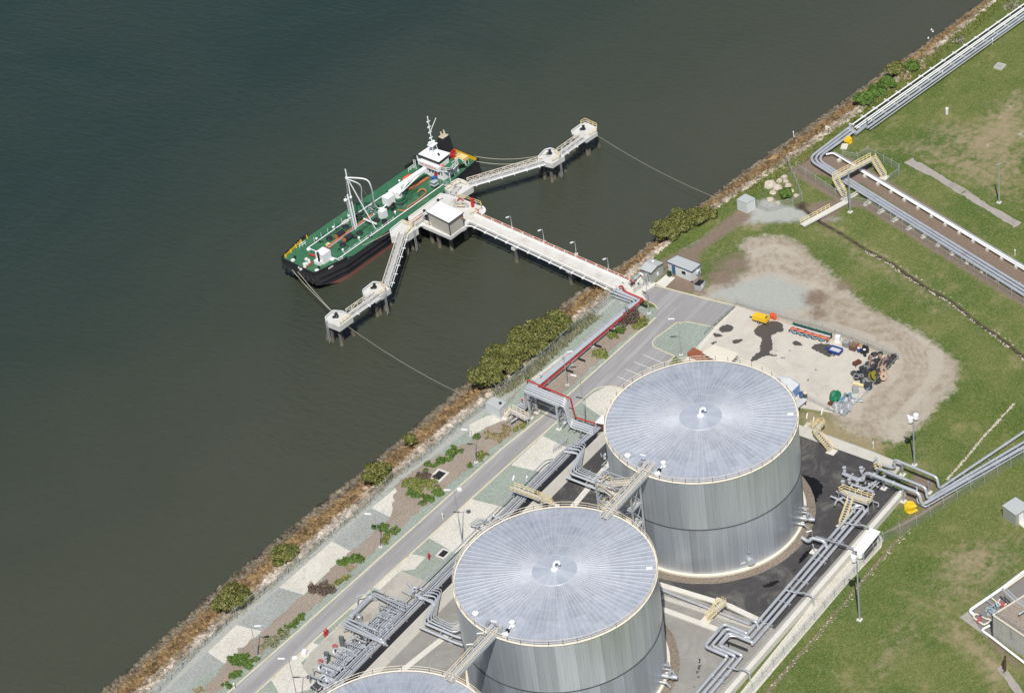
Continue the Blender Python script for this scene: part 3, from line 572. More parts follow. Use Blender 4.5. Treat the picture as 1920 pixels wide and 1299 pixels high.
for i, (z0, z1) in enumerate(zip(lv, lv[1:])):
    zm = (z0+z1)/2; stair_flight(T, (xa+.75,1.6,z0+.1), (xa+.75,6.2,zm), .9, 'cream_rail'); stair_flight(T, (xb-.75,6.2,zm), (xb-.75,1.6,z1), .9, 'cream_rail')
    mb = MB(); mb.box(((xa+xb)/2,6.85,zm), (2.8,1.3,.06)); mb.build('landing', MATS['grate'], T); mb = MB(); mb.box(((xa+xb)/2,.95,z1), (2.8,1.3,.06)); mb.build('landing', MATS['grate'], T)
    mb = MB(); mb.rail([(xa+.1,6.2,zm),(xa+.1,7.5,zm),(xb-.1,7.5,zm),(xb-.1,6.2,zm)], 1.05, 1.5, .035, 1); mb.build('landing_rail', MATS['yellow_rail'], T)
# two slim lights on the roofs' edges
def slim_light(p, dr, h, lab, grp):
    T = thing('walkway_light', lab, 'light', p, grp); d = Vector(dr).normalized(); p = Vector(p)
    mb = MB(); mb.tube([p, p+Vector((0,0,h))], .045, 6); mb.build('post', MATS['galv_light'], T)
    mb = MB(); mb.beam(p+Vector((0,0,h)), p+Vector((0,0,h+.05))+d*1.1, .2, .1); mb.build('lamp_head', MATS['white_paint'], T); return T
slim_light((-15.6,1.4,22.3), (-.3,1,0), 2.3, 'slim walkway light over the gangway head on the roof beside the yard', 'lights on the gangways')
slim_light((-63.4,-.3,22.3), (-.3,1,0), 2.6, 'slim walkway light at the gangway head on the middle tank roof', 'lights on the gangways')
slim_light((-67,1.3,22.35), (.6,-.9,0), 2.2, 'slim walkway light nearer the middle tank on the lower gangway', 'lights on the gangways')
slim_light((-70,1.3,22.35), (.6,-.9,0), 2.2, 'slim walkway light halfway along the lower gangway', 'lights on the gangways')
# sloped bund walls
def z0(v): return Vector((v.x, v.y, 0))
def bund(path_in, path_out, h, name, lab, m='concrete', w=.35):
    mb = MB(); k = len(path_in)
    for i in range(k-1):
        a0, a1, b0, b1 = [Vector(v) for v in (path_in[i], path_in[i+1], path_out[i], path_out[i+1])]
        u0 = (b0-a0).normalized(); u1 = (b1-a1).normalized(); H = Vector((0,0,h)); D = Vector((0,0,-.1))
        vs = [a0+D, a1+D, b1-u1*w+H, b0-u0*w+H, b0+H, b1+H, b1+D, b0+D]; vs = [Vector((v.x,v.y,v.z)) for v in vs]
        mb.add(vs, [(0,1,2,3),(3,2,5,4),(4,5,6,7),(0,3,4,7),(1,6,5,2)])
    return mb.build(name, MATS[m], label=lab, cat='bund wall')
bi = [P(0,0,0)]
bund([Vector((-112,28.7,0)), Vector((-9.7,28.4,0)), Vector((9,28.2,0))], [Vector((-112,30.2,0)), Vector((-9.7,30.0,0)), Vector((9,29.7,0))], 1.3, 'bund_wall', 'long sloped pale concrete bund wall beside the road-side pipe rack')
bund([d5(90,300), d5(870,580), d5(1080,690)], [z0(d5(90,190,.9)), z0(d5(860,470,.9)), z0(d5(1150,590,.9))], .9, 'bund_wall', 'broad sloped concrete bund wall between the black asphalt and the dirt lot')
ra = [Vector((-115,-26.6,0)), Vector((-39.4,-26.6,0)), Vector((21.6,-27.6,0))]; rb = [Vector((-115,-28.9,0)), Vector((-39.4,-28.9,0)), Vector((21.2,-29.6,0))]
bund(ra, rb, 1.2, 'bund_wall', 'long grey concrete bund wall along the three big pipes at lower right', 'pale_concrete', .9)
for q, lab in (((d1(80,808), d1(400,905), d1(545,975)), 'low cream kerb wall along the edge of the black asphalt below the tank'), ((d1(90,918), d1(345,1012), d1(400,1030)), 'low cream kerb wall across the grey compound floor')):
    mb = MB()
    for a, bq in zip(q, q[1:]):
        d = (bq-a).normalized(); n = Vector((-d.y,d.x,0)); mb.prism([a-n*.55, bq-n*.55, bq+n*.55, a+n*.55], -.1, .22)
    mb.build('kerb_wall', MATS['pale_concrete'], label=lab, cat='kerb wall')
mb = MB(); a, bq = d1(95,865), d1(520,1005); d = (bq-a).normalized(); n = Vector((-d.y,d.x,0)); mb.prism([a-n*.5, bq-n*.5, bq+n*.5, a+n*.5], -.1, .12); mb.build('kerb_wall', MATS['concrete'], label='speckled concrete plinth under the single pipe between two tanks', cat='kerb wall')
for a, bq in ((e6(760,790), e6(1170,300)), (c7(570,1160), c7(760,1010))):
    d = (bq-a).normalized(); a = a-d*4; bq = bq+d*8; n = Vector((-d.y,d.x,0)); sheet('drain_strip', [a-n*.6, bq-n*.6, bq+n*.6, a+n*.6], -.03, MATS['pale_concrete'])
# ---------------------------------------------------------------- jetty
mat('jetty_concrete', (.61,.60,.565), .8, var=.12, scale=.8, dirt=(.46,.43,.37), fine=.08)
mat('jetty_side', (.62,.60,.56), .8, var=.1, scale=.8, dirt=(.45,.42,.37))
mt, t, b = newmat('pile'); z = nd(t, 'ShaderNodeSeparateXYZ'); t.links.new(nd(t, 'ShaderNodeNewGeometry').outputs['Position'], z.inputs[0])
zz = mth(t, 'ADD', z.outputs[2], mth(t, 'MULTIPLY', mth(t, 'SUBTRACT', noise(t, 1.5, 5), .5), 1.5))
c = mixc(t, noise(t, 2.5, 6, rough=.8), (.05,.045,.045), (.16,.145,.13)); c = mixc(t, ramp(t, zz, -2.8, -4.0), c, mixc(t, noise(t, 4, 5), (.07,.065,.045), (.24,.21,.15)))
setc(t, b, c); b.inputs['Roughness'].default_value = .85; bump(t, b, noise(t, 5, 5), .08)
mat('house_wall', lin(186,182,170,.9), .6, var=.05, fine=.04); mat('house_trim', lin(92,88,86,.9), .6)
mat('roof_white', (.84,.83,.80), .5, var=.04); mat('rope', lin(205,200,180,.8), .8); mat('rubber', (.018,.018,.02), .75, var=.4)
mat('red_paint', lin(200,40,48,.85), .45); mat('blue_paint', lin(40,95,165,.8), .5); mat('orange_pipe', lin(196,120,80,.8), .55, var=.25, scale=3); mat('orange_paint', lin(232,98,58,.85), .5)
mat('yellow_paint', lin(240,195,40,.85), .5, var=.1)
T = thing('jetty_platform', 'pale concrete jetty head carrying the control house, on round piles', 'jetty', (55,101,WZ))
DZ = 1.0
plat = PL(e4, [(800,108),(235,522),(240,585),(460,662),(970,882),(1150,745),(1235,700),(1385,505),(1555,455),(1580,395),(1520,345),(1250,240),(1000,150)], DZ)
mb = MB(); mb.prism(plat, DZ-.75, DZ); mb.build('deck', MATS['jetty_concrete'], T)
def pile(T, top, bot, r=.48):
    mb = MB(); top = Vector(top); bot = Vector(bot); d = (bot-top).normalized(); mb.tube([top, bot+d*2], r, 12); mb.build('pile', MATS['pile'], T, smooth=True)
for q in ((665,965),(1000,1095),(1250,900)): p = e4(*q, WZ); pile(T, (p.x,p.y,DZ-.7), p)
for x, y in ((59.5,96.5),(60.3,103),(59.8,106.2),(51,106.5),(55,106.5),(55,101),(50.4,100.5)): pile(T, (x,y,DZ-.7), (x,y,WZ))
for i in range(4):
    mb = MB(); x = 50.5+i*3; y = 108.2-.075*(x-50.5); mb.box((x,y,.0), (1.4,.5,1.6), R(-5)); mb.build('fender', MATS['rubber'], T)
mb = MB(); a, bq = e4(250,540,DZ), e4(800,118,DZ); n = Vector((0,-.25,0)); mb.beam(a+n+Vector((.5,0,.14)), bq+n+Vector((-.3,0,.14)), .3, .28); mb.build('edge_kerb', MATS['pale_concrete'], T)
mb = MB(); mb.rail([e4(1090,200,DZ), e4(1260,240,DZ), e4(1500,325,DZ), e4(1520,385,DZ), e4(1320,500,DZ)], 1.05, 1.3, .04); mb.build('handrail', MATS['yellow_rail'], T)
mb = MB(); mb.tube([e4(1385,510,DZ+.1), e4(1555,460,DZ+.1), e4(1582,400,DZ+.1), e4(1525,345,DZ+.1)], .22, 8, .8); mb.build('edge_bumper', MATS['white_paint'], T, smooth=True)
mb = MB(); mb.rail([e4(480,630,DZ), e4(640,690,DZ)], 1.0, 1, .04); mb.build('handrail', MATS['cream_rail'], T)
H = thing('control_house', 'grey walled control house with flat white roof on the jetty head', 'building', (51.8,98.8,DZ))
RZ = DZ+3.5; rf = PL(e4, [(780,250),(540,432),(945,636),(1205,450)], RZ+.12); ce = sum(rf, Vector())/4
wl = [ce+(v-ce)*.90 for v in rf]
mb = MB(); mb.prism([(v.x,v.y,0) for v in wl], DZ, RZ-.12); mb.build('wall', MATS['house_wall'], H)
mb = MB(); mb.prism([(v.x,v.y,0) for v in rf], RZ-.12, RZ+.1); mb.build('roof_edge', MATS['house_trim'], H)
mb = MB(); mb.prism([tuple(ce+(v-ce)*.965) for v in rf], RZ+.1, RZ+.16); mb.build('roof', MATS['roof_white'], H)
for v in wl: mb = MB(); mb.box((v.x,v.y,(DZ+RZ)/2-.05), (.18,.18,RZ-DZ-.2), R(-5)); mb.build('corner_trim', MATS['house_trim'], H)
a = wl[2].lerp(wl[3], .86); mb = MB(); mb.box((a.x+.02,a.y,RZ-.9), (.1,.6,.6)); mb.build('vent', MATS['orange_pipe'], H)
for u in (0,1): p = rf[u]+Vector((0,.4,.1)); mb = MB(); mb.box(p, (.5,.4,.4)); mb.beam(p+Vector((0,.2,-.2)), p+Vector((1.6,-.1,-.5)), .12, .1) if u == 0 else None; mb.build('floodlight', MATS['black_steel'], H)
# deck clutter
def gadget(name, lab, cat, mb, m, grp=None): return mb.build(name, MATS[m], label=lab, cat=cat, group=grp)
mb = MB(); p = e4(1360,350,DZ); mb.tube([p, p+Vector((0,0,1.9))], .35, 10); mb.ball(p+Vector((0,0,1.95)), .4, 10); gadget('fire_monitor', 'red fire monitor standing by the jetty head handrail', 'fire monitor', mb, 'red_paint')
mb = MB(); mb.tube([e4(1090,240,DZ+.5), e4(1130,195,DZ+.5), e4(1190,240,DZ+.3), e4(1190,260,DZ)], .13, 8, .3); gadget('hydrant_pipe', 'bent red fire main pipe at the corner of the jetty head', 'pipe', mb, 'pipe_red')
mb = MB(); mb.tube([e4(1400,380,DZ+.3), e4(1450,400,DZ+.3), e4(1470,470,DZ+.3)], .1, 6, .3); gadget('hydrant_pipe', 'small red pipe near the end of the jetty roadway', 'pipe', mb, 'pipe_red')
T = thing('loading_manifold', 'beige hose manifold and valves on the jetty head', 'manifold', e4(1150,310,DZ))
mb = MB()
for q in (((1020,320),(1160,340),(1270,320)), ((1110,300),(1200,270),(1280,330)), ((1140,340),(1170,270)), ((1060,250),(1110,300))): mb.tube([e4(*v, DZ+.5) for v in q], .22, 8, .4)
mb.build('pipes', MATS['orange_pipe'] if 0 else mat('beige_pipe', lin(205,190,165,.85), .55, var=.2, scale=3), T, smooth=True)
for q in ((1060,330),(1160,310),(1250,330),(1040,260)): mb = MB(); mb.box(e4(*q, DZ+.4), (.8,.5,.8), .5); mb.build('valve', MATS['galv_light'], T)
mb = MB()
for i in range(5): p = e4(500+i*12, 560-i*8, DZ+.3); mb.box(p, (.9,.35,.5), .7)
gadget('crate', 'stack of bright blue crates beside the grey control house', 'crate', mb, 'blue_paint')
mb = MB(); p = e4(580,545,DZ+.5); mb.box(p, (1,.9,1.1), .2); gadget('cabinet', 'dark cabinet against the control house wall', 'cabinet', mb, 'black_steel')
mb = MB(); mb.tube([e4(290,590,DZ+.9), e4(520,435,DZ+.9)], .08, 6); mb.tube([e4(330,620,DZ+.5), e4(500,500,DZ+.5)], .08, 6); gadget('hose_rail', 'rusty hose rail along the barge side of the jetty head', 'rail', mb, 'orange_pipe')
# roadway
J = thing('jetty_roadway', 'narrow pale roadway deck from the shore to the jetty head', 'jetty', (53,73,WZ))
jl0, jr0, jl1, jr1 = c2(200,752,1), c2(272,714,1), c2(1262,1245,.1), c2(1372,1196,.1)
mid = lambda a, c, u: a.lerp(c, u)
mb = MB(); D = Vector((0,0,-.5)); vs = [jl0,jr0,jr1,jl1]; mb.add(vs+[v+D for v in vs], [(0,1,2,3),(7,6,5,4),(0,4,5,1),(1,5,6,2),(2,6,7,3),(3,7,4,0)])
mb.build('deck', MATS['jetty_concrete'], J)
nn = Vector((1,.02,0)).normalized()
for a, c, o in ((jl0,jl1,.12),(jr0,jr1,-.12)):
    mb = MB(); z = Vector((0,0,.1)); mb.beam(a+nn*o+z, c+nn*o+z, .22, .2); mb.build('kerb', MATS['white_paint'], J)
    mb = MB(); mb.rail([a+nn*o, c+nn*o], 1.0, 2.6, .03, 1); mb.build('handrail', MATS['cream_rail'], J)
for a, c, o in ((jl0,jl1,.5),(jr0,jr1,-.5)):
    mb = MB(); z = Vector((0,0,-.95)); mb.beam(a+nn*o+z, c+nn*o+z, .5, .9); mb.build('girder', MATS['jetty_side'], J)
for q in ((555,1043),(933,1193),(205,880)):
    p = c2(*q, WZ); u = (95.4-p.y)/(95.4-51); zt = 1-.9*u-.6
    for o in (0,2.6): pile(J, (p.x+o,p.y,zt-.8), (p.x+o,p.y,WZ))
    mb = MB(); mb.box((p.x+1.3,p.y,zt-.9), (4.2,.9,.7)); mb.build('pile_cap', MATS['jetty_concrete'], J)
mb = MB(); z = Vector((0,0,-.25)); a, c = jl0-nn*.7+z, jl1-nn*.7+z; mb.tube([e4(1110,680,DZ), e4(1340,690,DZ-.2), a+(c-a)*.04, c], .13, 8, .5); mb.build('side_pipe', MATS['white_paint'], J, smooth=True)
for i in range(1, 14):
    p = a.lerp(c, i/14); mb = MB(); mb.ball(p+Vector((-.1,0,.05)), .3, 8); mb.beam(p, p+nn*.9, .12, .15); mb.build('pipe_bracket', MATS['white_paint'], J)
FM = thing('fire_main', 'orange red fire main along the side of the jetty roadway', 'pipeline', (54,73,0))
a, c = jr0+nn*.25+Vector((0,0,.35)), jr1+nn*.25+Vector((0,0,.35)); mb = MB(); mb.tube([a, c], .14, 8); mb.build('pipe', MATS['pipe_red'], FM, smooth=True)
for i in range(15): p = a.lerp(c, (i+.5)/15); mb = MB(); mb.box(p+Vector((0,0,-.1)), (.35,.25,.5)); mb.build('clamp', MATS['white_paint'], FM)
# slim lamp posts: one builder for the whole site
def lamp_post(p, h, dr, lab, grp, head='bar', hh=1.3, two=False):
    T = thing('lamp_post', lab, 'lamp post', p, grp); p = Vector(p); d = Vector((dr[0],dr[1],0)).normalized(); top = p+Vector((0,0,h))
    mb = MB(); mb.lathe(p, [(.13,0),(.1,h*.45),(.07,h*.46),(.055,h)], 8); mb.build('pole', MATS['galv'], T, smooth=True)
    mb = MB(); mb.box(p+Vector((0,0,.02)), (.7,.7,.14), .6); mb.build('footing', MATS['pale_concrete'], T)
    for s in ((1,-1) if two else (1,)):
        mb = MB(); mb.beam(top, top+d*(hh*.45*s)+Vector((0,0,.1)), .07, .07); arm_ = mb.build('arm', MATS['galv_light'], T)
        mb = MB(); q = top+d*(hh*.45*s)+Vector((0,0,.1))
        if head == 'bar' or (two and s == 1): mb.beam(q, q+d*(hh*.8*s)+Vector((0,0,.1)), .3, .14)
        else: mb.box(q+d*(.35*s), (.75,.75,.35), .8)
        mb.build('lamp_head', MATS['white_paint'], arm_)
    return T
for i, (q, lab) in enumerate((((521,812),'slim lamp post nearest the jetty head on the roadway rail'),((743,903),'slim lamp post second from the jetty head along the roadway'),((967,988),'slim lamp post past the halfway point of the jetty roadway'),((1193,1103),'slim lamp post on the roadway rail above the rock bank'))):
    p = c2(*q, .9-.25*i); lamp_post(p, 3.2, (-1,.35), lab, 'lamp posts along the jetty roadway', hh=.95)
# dolphins and truss walkways
def dolphin(k, top, thick, z, lab, piles, rail=None, hook=None, bump_=None, ladder=None):
    pts = PL(k, top, z); c = sum(pts, Vector())/len(pts); T = thing('mooring_dolphin', lab, 'dolphin', (c.x,c.y,WZ), 'mooring dolphins')
    mb = MB(); mb.prism(pts, z-thick, z); mb.build('block', MATS['jetty_concrete'], T)
    for q in piles:
        p = k(*q, WZ); tp = p.lerp(Vector((c.x,c.y,WZ)), .35); pile(T, (tp.x,tp.y,z-thick+.1), p, .42)
    for dx, dy in ((-1,.8),(1.2,.9),(-.4,-.8)): pile(T, (c.x+dx,c.y+dy,z-thick+.1), (c.x+dx*1.3,c.y+dy*1.3,WZ), .42)
    if bump_:
        mb = MB(); bl_ = PL(k, bump_, z+.42); mb.tube(bl_, .085, 8, .5)
        for v in bl_: mb.beam(v, v-Vector((0,0,.45)), .1, .1)
        mb.build('edge_bumper', MATS['white_paint'], T, smooth=True)
    if rail: mb = MB(); mb.rail(PL(k, rail, z), 1.05, 1.1, .045); mb.build('handrail', MATS['yellow_rail'], T)
    if hook:
        for q in hook: p = k(*q, z); mb = MB(); mb.lathe(p, [(.5,0),(.45,.35),(.2,.4),(.2,.8),(.38,.85),(.3,1.05)], 10); mb.beam(p+Vector((0,0,.5)), p+Vector((-.9,.3,.4)), .35, .3); mb.build('mooring_hook', MATS['black_steel'], T)
    if ladder: mb = MB(); a = k(*ladder, z); [mb.beam(a+Vector((o,0,.9)), a+Vector((o,0,-5)), .07, .07) for o in (0,.5)]; [mb.beam(a+Vector((0,0,.8-.4*i)), a+Vector((.5,0,.8-.4*i)), .05, .05) for i in range(14)]; mb.build('ladder', MATS['galv_light'], T)
    return T
dolphin(c3, [(85,1003),(150,950),(245,958),(320,1003),(205,1088),(95,1045)], 1.3, 1.2, 'outermost mooring dolphin at the near end, below the barge bow', [(230,1240),(330,1160),(110,1190)], [(215,1075),(300,1010)], [(185,1005)], [(95,1040),(88,1003),(152,948),(240,955),(262,975)], (95,1065))
dolphin(c3, [(400,778),(490,708),(555,720),(638,765),(515,850),(405,812)], 1.3, 1.2, 'mooring dolphin where the near walkways meet at an angle', [(530,995),(640,905),(600,950)], [(560,740),(600,790),(520,840)], [(505,760)], [(410,815),(402,778),(490,707),(545,712)], (585,830))
dolphin(c3, [(628,275),(740,190),(800,205),(868,255),(760,330),(640,330)], 1.7, 1.2, 'breasting dolphin against the barge side at the near edge of the jetty head', [(780,475),(870,405),(825,435)], [(740,225),(830,250),(770,320)], None, [(640,300),(632,272),(738,188),(800,212)], (830,300))
dolphin(e3, [(755,995),(960,848),(1070,880),(1195,968),(1010,1090),(790,1030)], 1.5, 1.2, 'breasting dolphin by the barge stern carrying the gangplank', [(1200,1180),(1090,1150)], [(800,1030),(1000,930),(1090,960)], None, [(850,915),(960,850),(1060,880)], None)
dolphin(c2, [(700,312),(745,262),(790,250),(830,265),(885,308),(800,362),(710,342)], 1.2, 1.2, 'mooring dolphin midway along the far walkway', [(800,485),(890,415),(855,445),(718,440)], [(815,285),(860,320),(800,350)], [(785,292)], [(705,335),(702,308),(748,260),(790,250),(828,266)], (850,330))
dolphin(c2, [(930,130),(1000,85),(1030,70),(1112,108),(1114,140),(1035,192),(945,155)], 1.0, 1.2, 'outermost mooring dolphin at the far end with yellow rails and a ladder top', [(1047,300),(1128,245),(955,270)], [(1000,90),(1030,72),(1110,108),(1112,140),(1060,170)], [(1018,122)], [(940,150),(932,130),(998,84)], (1035,85))
def walkway(a, c, lab, wd=1.25, diag='white_paint', top='cream_rail'):
    a = Vector(a); c = Vector(c); L = (c-a).length; d = (c-a)/L; n = Vector((-d.y,d.x,0)); T = thing('truss_walkway', lab, 'walkway', (a.x,a.y,a.z-.5), 'truss walkways between the dolphins')
    mb = MB(); mb.beam(a, c, wd, .08); mb.build('deck', MATS['grate'], T); k = max(3, round(L/1.5))
    for s in (-1, 1):
        o = n*(wd/2+.06)*s; U = Vector((0,0,1.1)); mb = MB()
        mb.beam(a+o-U*.2, c+o-U*.2, .14, .2)
        for i in range(k):
            p, q = a.lerp(c, i/k)+o, a.lerp(c, (i+1)/k)+o; mb.beam(p, p+U, .07, .07); mb.beam(p if i % 2 else p+U, q+U if i % 2 else q, .06, .06)
        mb.build('truss', MATS[diag], T)
        mb = MB(); mb.beam(a+o+U, c+o+U, .1, .1); mb.beam(a+o+U*.55, c+o+U*.55, .06, .06); mb.build('handrail', MATS[top], T)
    o = n*(wd/2+.5)*(-1 if n.y > 0 else 1)
    mb = MB(); mb.tube([a+o-Vector((0,0,.2)), c+o-Vector((0,0,.2))], .1, 6); mb.build('side_pipe', MATS['white_paint'], T)
    mb = MB()
    for i in range(1, k, 2): p = a.lerp(c, i/k); mb.beam(p-Vector((0,0,.25)), p+o*1.35-Vector((0,0,.3)), .14, .14)
    mb.build('pipe_brackets', MATS['white_paint'], T)
walkway(c3(285,985,1.3), c3(520,822,1.3), 'short truss walkway between the two outer near dolphins')
walkway(c3(600,745,1.3), c3(738,312,1.3), 'long grey decked truss walkway leading up past the barge side')
walkway(c3(830,240,1.3), c3(925,170,1.3), 'very short truss walkway between the near breasting dolphin and the jetty head')
walkway(e3(880,1100,1.25), e3(980,985,1.25), 'very short railed walkway joining the stern dolphin to the jetty head')
walkway(c2(215,500,1.3), c2(740,345,1.3), 'long truss walkway over open water beyond the barge stern')
walkway(c2(850,290,1.3), c2(1005,180,1.3), 'truss walkway to the farthest dolphin')
# mooring lines
def rope(pts, lab, r=.055, sag=0.0):
    a, c = Vector(pts[0]), Vector(pts[1]); mb = MB(); mb.tube([a.lerp(c, i/16)+Vector((0,0,-sag*4*(i/16)*(1-i/16))) for i in range(17)], r, 5); return mb.build('mooring_line', MATS['rope'], label=lab, cat='rope', group='mooring lines')
rope((e1(385,860,.4), c3(165,975,1.7)), 'pale mooring line from the barge bow, upper of the near pair', sag=.5)
rope((e1(475,890,.4), c3(185,1000,1.7)), 'pale mooring line from the barge bow, lower of the near pair', sag=.3)
rope((c3(280,1085,1.0), FP(868,740,-1)), 'thin mooring line from the near outer dolphin to the rock bank', .026, 1)
rope((c2(1112,165,1.0), FP(1345,372,.2)), 'thin mooring line from the far outer dolphin to the bank', .026, 1)
rope((e3(945,450,.6), c2(770,290,1.8)), 'slack mooring line from the barge stern, upper of the far pair', sag=1.7)
rope((e3(1240,590,.6), c2(790,300,1.8)), 'slack mooring line from the barge stern, lower of the far pair', sag=1.5)
rope((e1(1460,490,.1), e2(830,1010,1.2)), 'mooring line running along the barge side to the breasting dolphin', .05, .1)
# ---------------------------------------------------------------- tanker barge
BA = R(-6.8); BX = Vector((math.cos(BA), math.sin(BA), 0)); BY = Vector((-math.sin(BA), math.cos(BA), 0)); B0 = Vector((24.8,112.5,0)); BD = -.2
def BL(x, y, z): return B0+BX*x+BY*y+Vector((0,0,z))
G = thing('tanker_barge', 'green decked tanker barge with black hull moored at the jetty', 'barge', (B0.x,B0.y,WZ))
mt, t, b = newmat('hull_paint'); z = nd(t, 'ShaderNodeSeparateXYZ'); t.links.new(nd(t, 'ShaderNodeNewGeometry').outputs['Position'], z.inputs[0])
zz = mth(t, 'ADD', z.outputs[2], mth(t, 'MULTIPLY', mth(t, 'SUBTRACT', noise(t, .6, 5), .5), .25))
bl = mixc(t, noise(t, .5, 6, rough=.7), (.016,.016,.019), (.05,.048,.052)); rd = mixc(t, noise(t, .6, 6, rough=.8), (.13,.045,.037), (.26,.11,.09))
c = mixc(t, ramp(t, zz, -3.7, -3.75), bl, rd); setc(t, b, c); b.inputs['Roughness'].default_value = .55
mat('deck_green', lin(58,118,82,.78), .7, var=.25, scale=.5, dirt=lin(92,138,106,.72), fine=.15); mat('deck_dark', lin(50,100,72,.74), .7, var=.15, scale=.8)
LB, WB = 51.3, 13.5
hny = lambda x: float(np.interp(x, (0,1,7.5,40,LB), (1.9,1.5,0,0,1.4)))
hfy = lambda x: WB-float(np.interp(x, (0,1,7.5,40,LB), (1.6,1.2,0,0,1.4)))
def sec(x, y0, y1, zb): return [BL(x,y0,BD), BL(x,y1,BD), BL(x,y1-.0,zb), BL(x,y0,zb)]
ss = [sec(x,hny(x),hfy(x),zb) for x, zb in ((0,-2.6),(1,-3.0),(7.5,-5.4),(40,-5.4),(LB-3,-5.4),(LB-.6,-3.4),(LB,-3.0))]
mb = MB(); vs = [v for s in ss for v in s]; f = []
for i in range(len(ss)-1):
    for k in range(4): f.append((4*i+k, 4*i+(k+1)%4, 4*(i+1)+(k+1)%4, 4*(i+1)+k))
f += [(3,2,1,0), (24,25,26,27)]; mb.add(vs, f); mb.build('hull', MATS['hull_paint'], G)
mb = MB(); mb.prism([BL(x,hny(x)+.12,0) for x in (.2,1,7.5,40,LB-.2)]+[BL(x,hfy(x)-.12,0) for x in (LB-.2,40,7.5,1,.2)], BD-.05, BD+.03); mb.build('deck', MATS['deck_green'], G)
for zz in (-1.2,-2.5):
    mb = MB(); mb.beam(BL(7.5,-.12,zz), BL(40,-.12,zz), .28, .22); mb.beam(BL(1.2,1.35,zz), BL(7.5,-.12,zz), .28, .22); mb.build('rubbing_strake', MATS['black_steel'], G)
mb = MB()
for i in range(6): mb.beam(BL(8+i*5.6,-.1,-1.2), BL(9.2+i*5.6,-.1,-2.5), .16, .2)
mb.build('strake_braces', MATS['black_steel'], G)
mb = MB(); mb.tube([BL(10,.0,BD), BL(7.5,.0,BD+.9), BL(1,1.5,BD+.9), BL(-.05,1.9,BD+.9), BL(-.05,hfy(0),BD+.9), BL(1,hfy(1),BD+.9), BL(7.5,WB,BD+.9), BL(9.5,WB,BD+.9)], .07, 6)
for a, c in ((BL(8.2,.05,0),BL(7.5,.05,0)),(BL(7.5,.05,0),BL(1,1.55,0)),(BL(1,1.55,0),BL(.05,1.95,0)),(BL(.05,1.95,0),BL(.05,hfy(0)-.05,0)),(BL(.05,hfy(0)-.05,0),BL(1,hfy(1)-.05,0)),(BL(1,hfy(1)-.05,0),BL(7.5,WB-.05,0)),(BL(7.5,WB-.05,0),BL(9.5,WB-.05,0))):
    mb.beam(a+Vector((0,0,BD+.45)), c+Vector((0,0,BD+.45)), .1, .95)
mb.build('bow_bulwark', MATS['black_steel'], G)
mb = MB(); mb.beam(BL(1.2,hfy(1.2)-.14,BD+.3), BL(7.5,WB-.14,BD+.3), .06, .5)
for i in range(5): X = 1.3+i*1.9; W_ = hfy(X); mb.add([BL(X,W_-.2,BD+.9), BL(X,W_-.6,BD+.03), BL(X,W_-.2,BD+.03), BL(X+.15,W_-.2,BD+.9), BL(X+.15,W_-.6,BD+.03), BL(X+.15,W_-.2,BD+.03)], [(0,1,2),(5,4,3),(0,3,4,1)])
mb.build('bulwark_stays', MATS['yellow_paint'], G)
for a, c in ((BL(40,.05,0),BL(LB-.05,1.45,0)),(BL(LB-.05,1.45,0),BL(LB-.05,hfy(LB)-.05,0)),(BL(LB-.05,hfy(LB)-.05,0),BL(40,WB-.05,0))):
    mb = MB(); mb.beam(a+Vector((0,0,BD+.5)), c+Vector((0,0,BD+.5)), .12, 1.05); mb.build('stern_bulwark', MATS['black_steel'], G)
mb = MB(); mb.beam(BL(LB-.2,1.9,BD+.5), BL(LB-.2,WB-1.9,BD+.5), .06, .9); mb.build('bulwark_lining', MATS['yellow_paint'], G)
for i in range(7): p = BL(-.25,2.4+i*1.45,-1.6); mb = MB(); mb.tube([p+BY*(.5*math.cos(u))+Vector((0,0,.5*math.sin(u))) for u in np.linspace(0,2*math.pi,13)], .22, 6); mb.build('tyre_fender', MATS['rubber'], G)
for x, y in ((LB+.2,2.4),(LB+.2,4.2)): p = BL(x,y,-.7); mb = MB(); mb.tube([p+BY*(.45*math.cos(u))+Vector((0,0,.45*math.sin(u))) for u in np.linspace(0,2*math.pi,13)], .2, 6); mb.build('tyre_fender', MATS['rubber'], G)
mb = MB(); mb.beam(e1(940,845,.2), e1(1030,785,.2), .05, .28); mb.build('name_plate', MATS['white_paint'], G)
for pts in ([e1(1080,700,.15), e2(1640,285,.15)], [e1(1080,700,.15), e1(945,655,.15)], [e1(775,585,.15), e1(625,528,.15)], [e1(625,528,.15), e1(1290,62,.15), e2(735,450,.15)]):
    mb = MB(); mb.tube(pts, .11, 6); mb.build('deck_pipe', MATS['white_paint'], G)
mb = MB(); fp = [e1(x,y,BD) for x, y in ((730,435),(835,365),(935,292),(1040,222),(1145,140),(1240,65))]
for p in fp: mb.beam(p, p+Vector((0,0,1.1)), .09, .09)
mb.build('rail_posts', MATS['white_paint'], G)
mb = MB()
for z in (.55, 1.05):
    for a, c in zip(fp, fp[1:]): mb.tube([a.lerp(c, i/6)+Vector((0,0,z-.25*4*(i/6)*(1-i/6))) for i in range(7)], .035, 4)
mb.build('rail_ropes', MATS['deck_dark'], G)
rl0, rl1 = e1(1190,640,BD), e2(880,845,BD); np_ = [rl0.lerp(rl1, i/9) for i in range(10)]
mb = MB()
for p in np_: mb.beam(p, p+Vector((0,0,1.0)), .08, .08)
for a, c in zip(np_, np_[1:]): mb.tube([a.lerp(c, i/4)+Vector((0,0,.95-.2*4*(i/4)*(1-i/4))) for i in range(5)], .03, 4)
mb.build('side_rail', MATS['white_paint'], G)
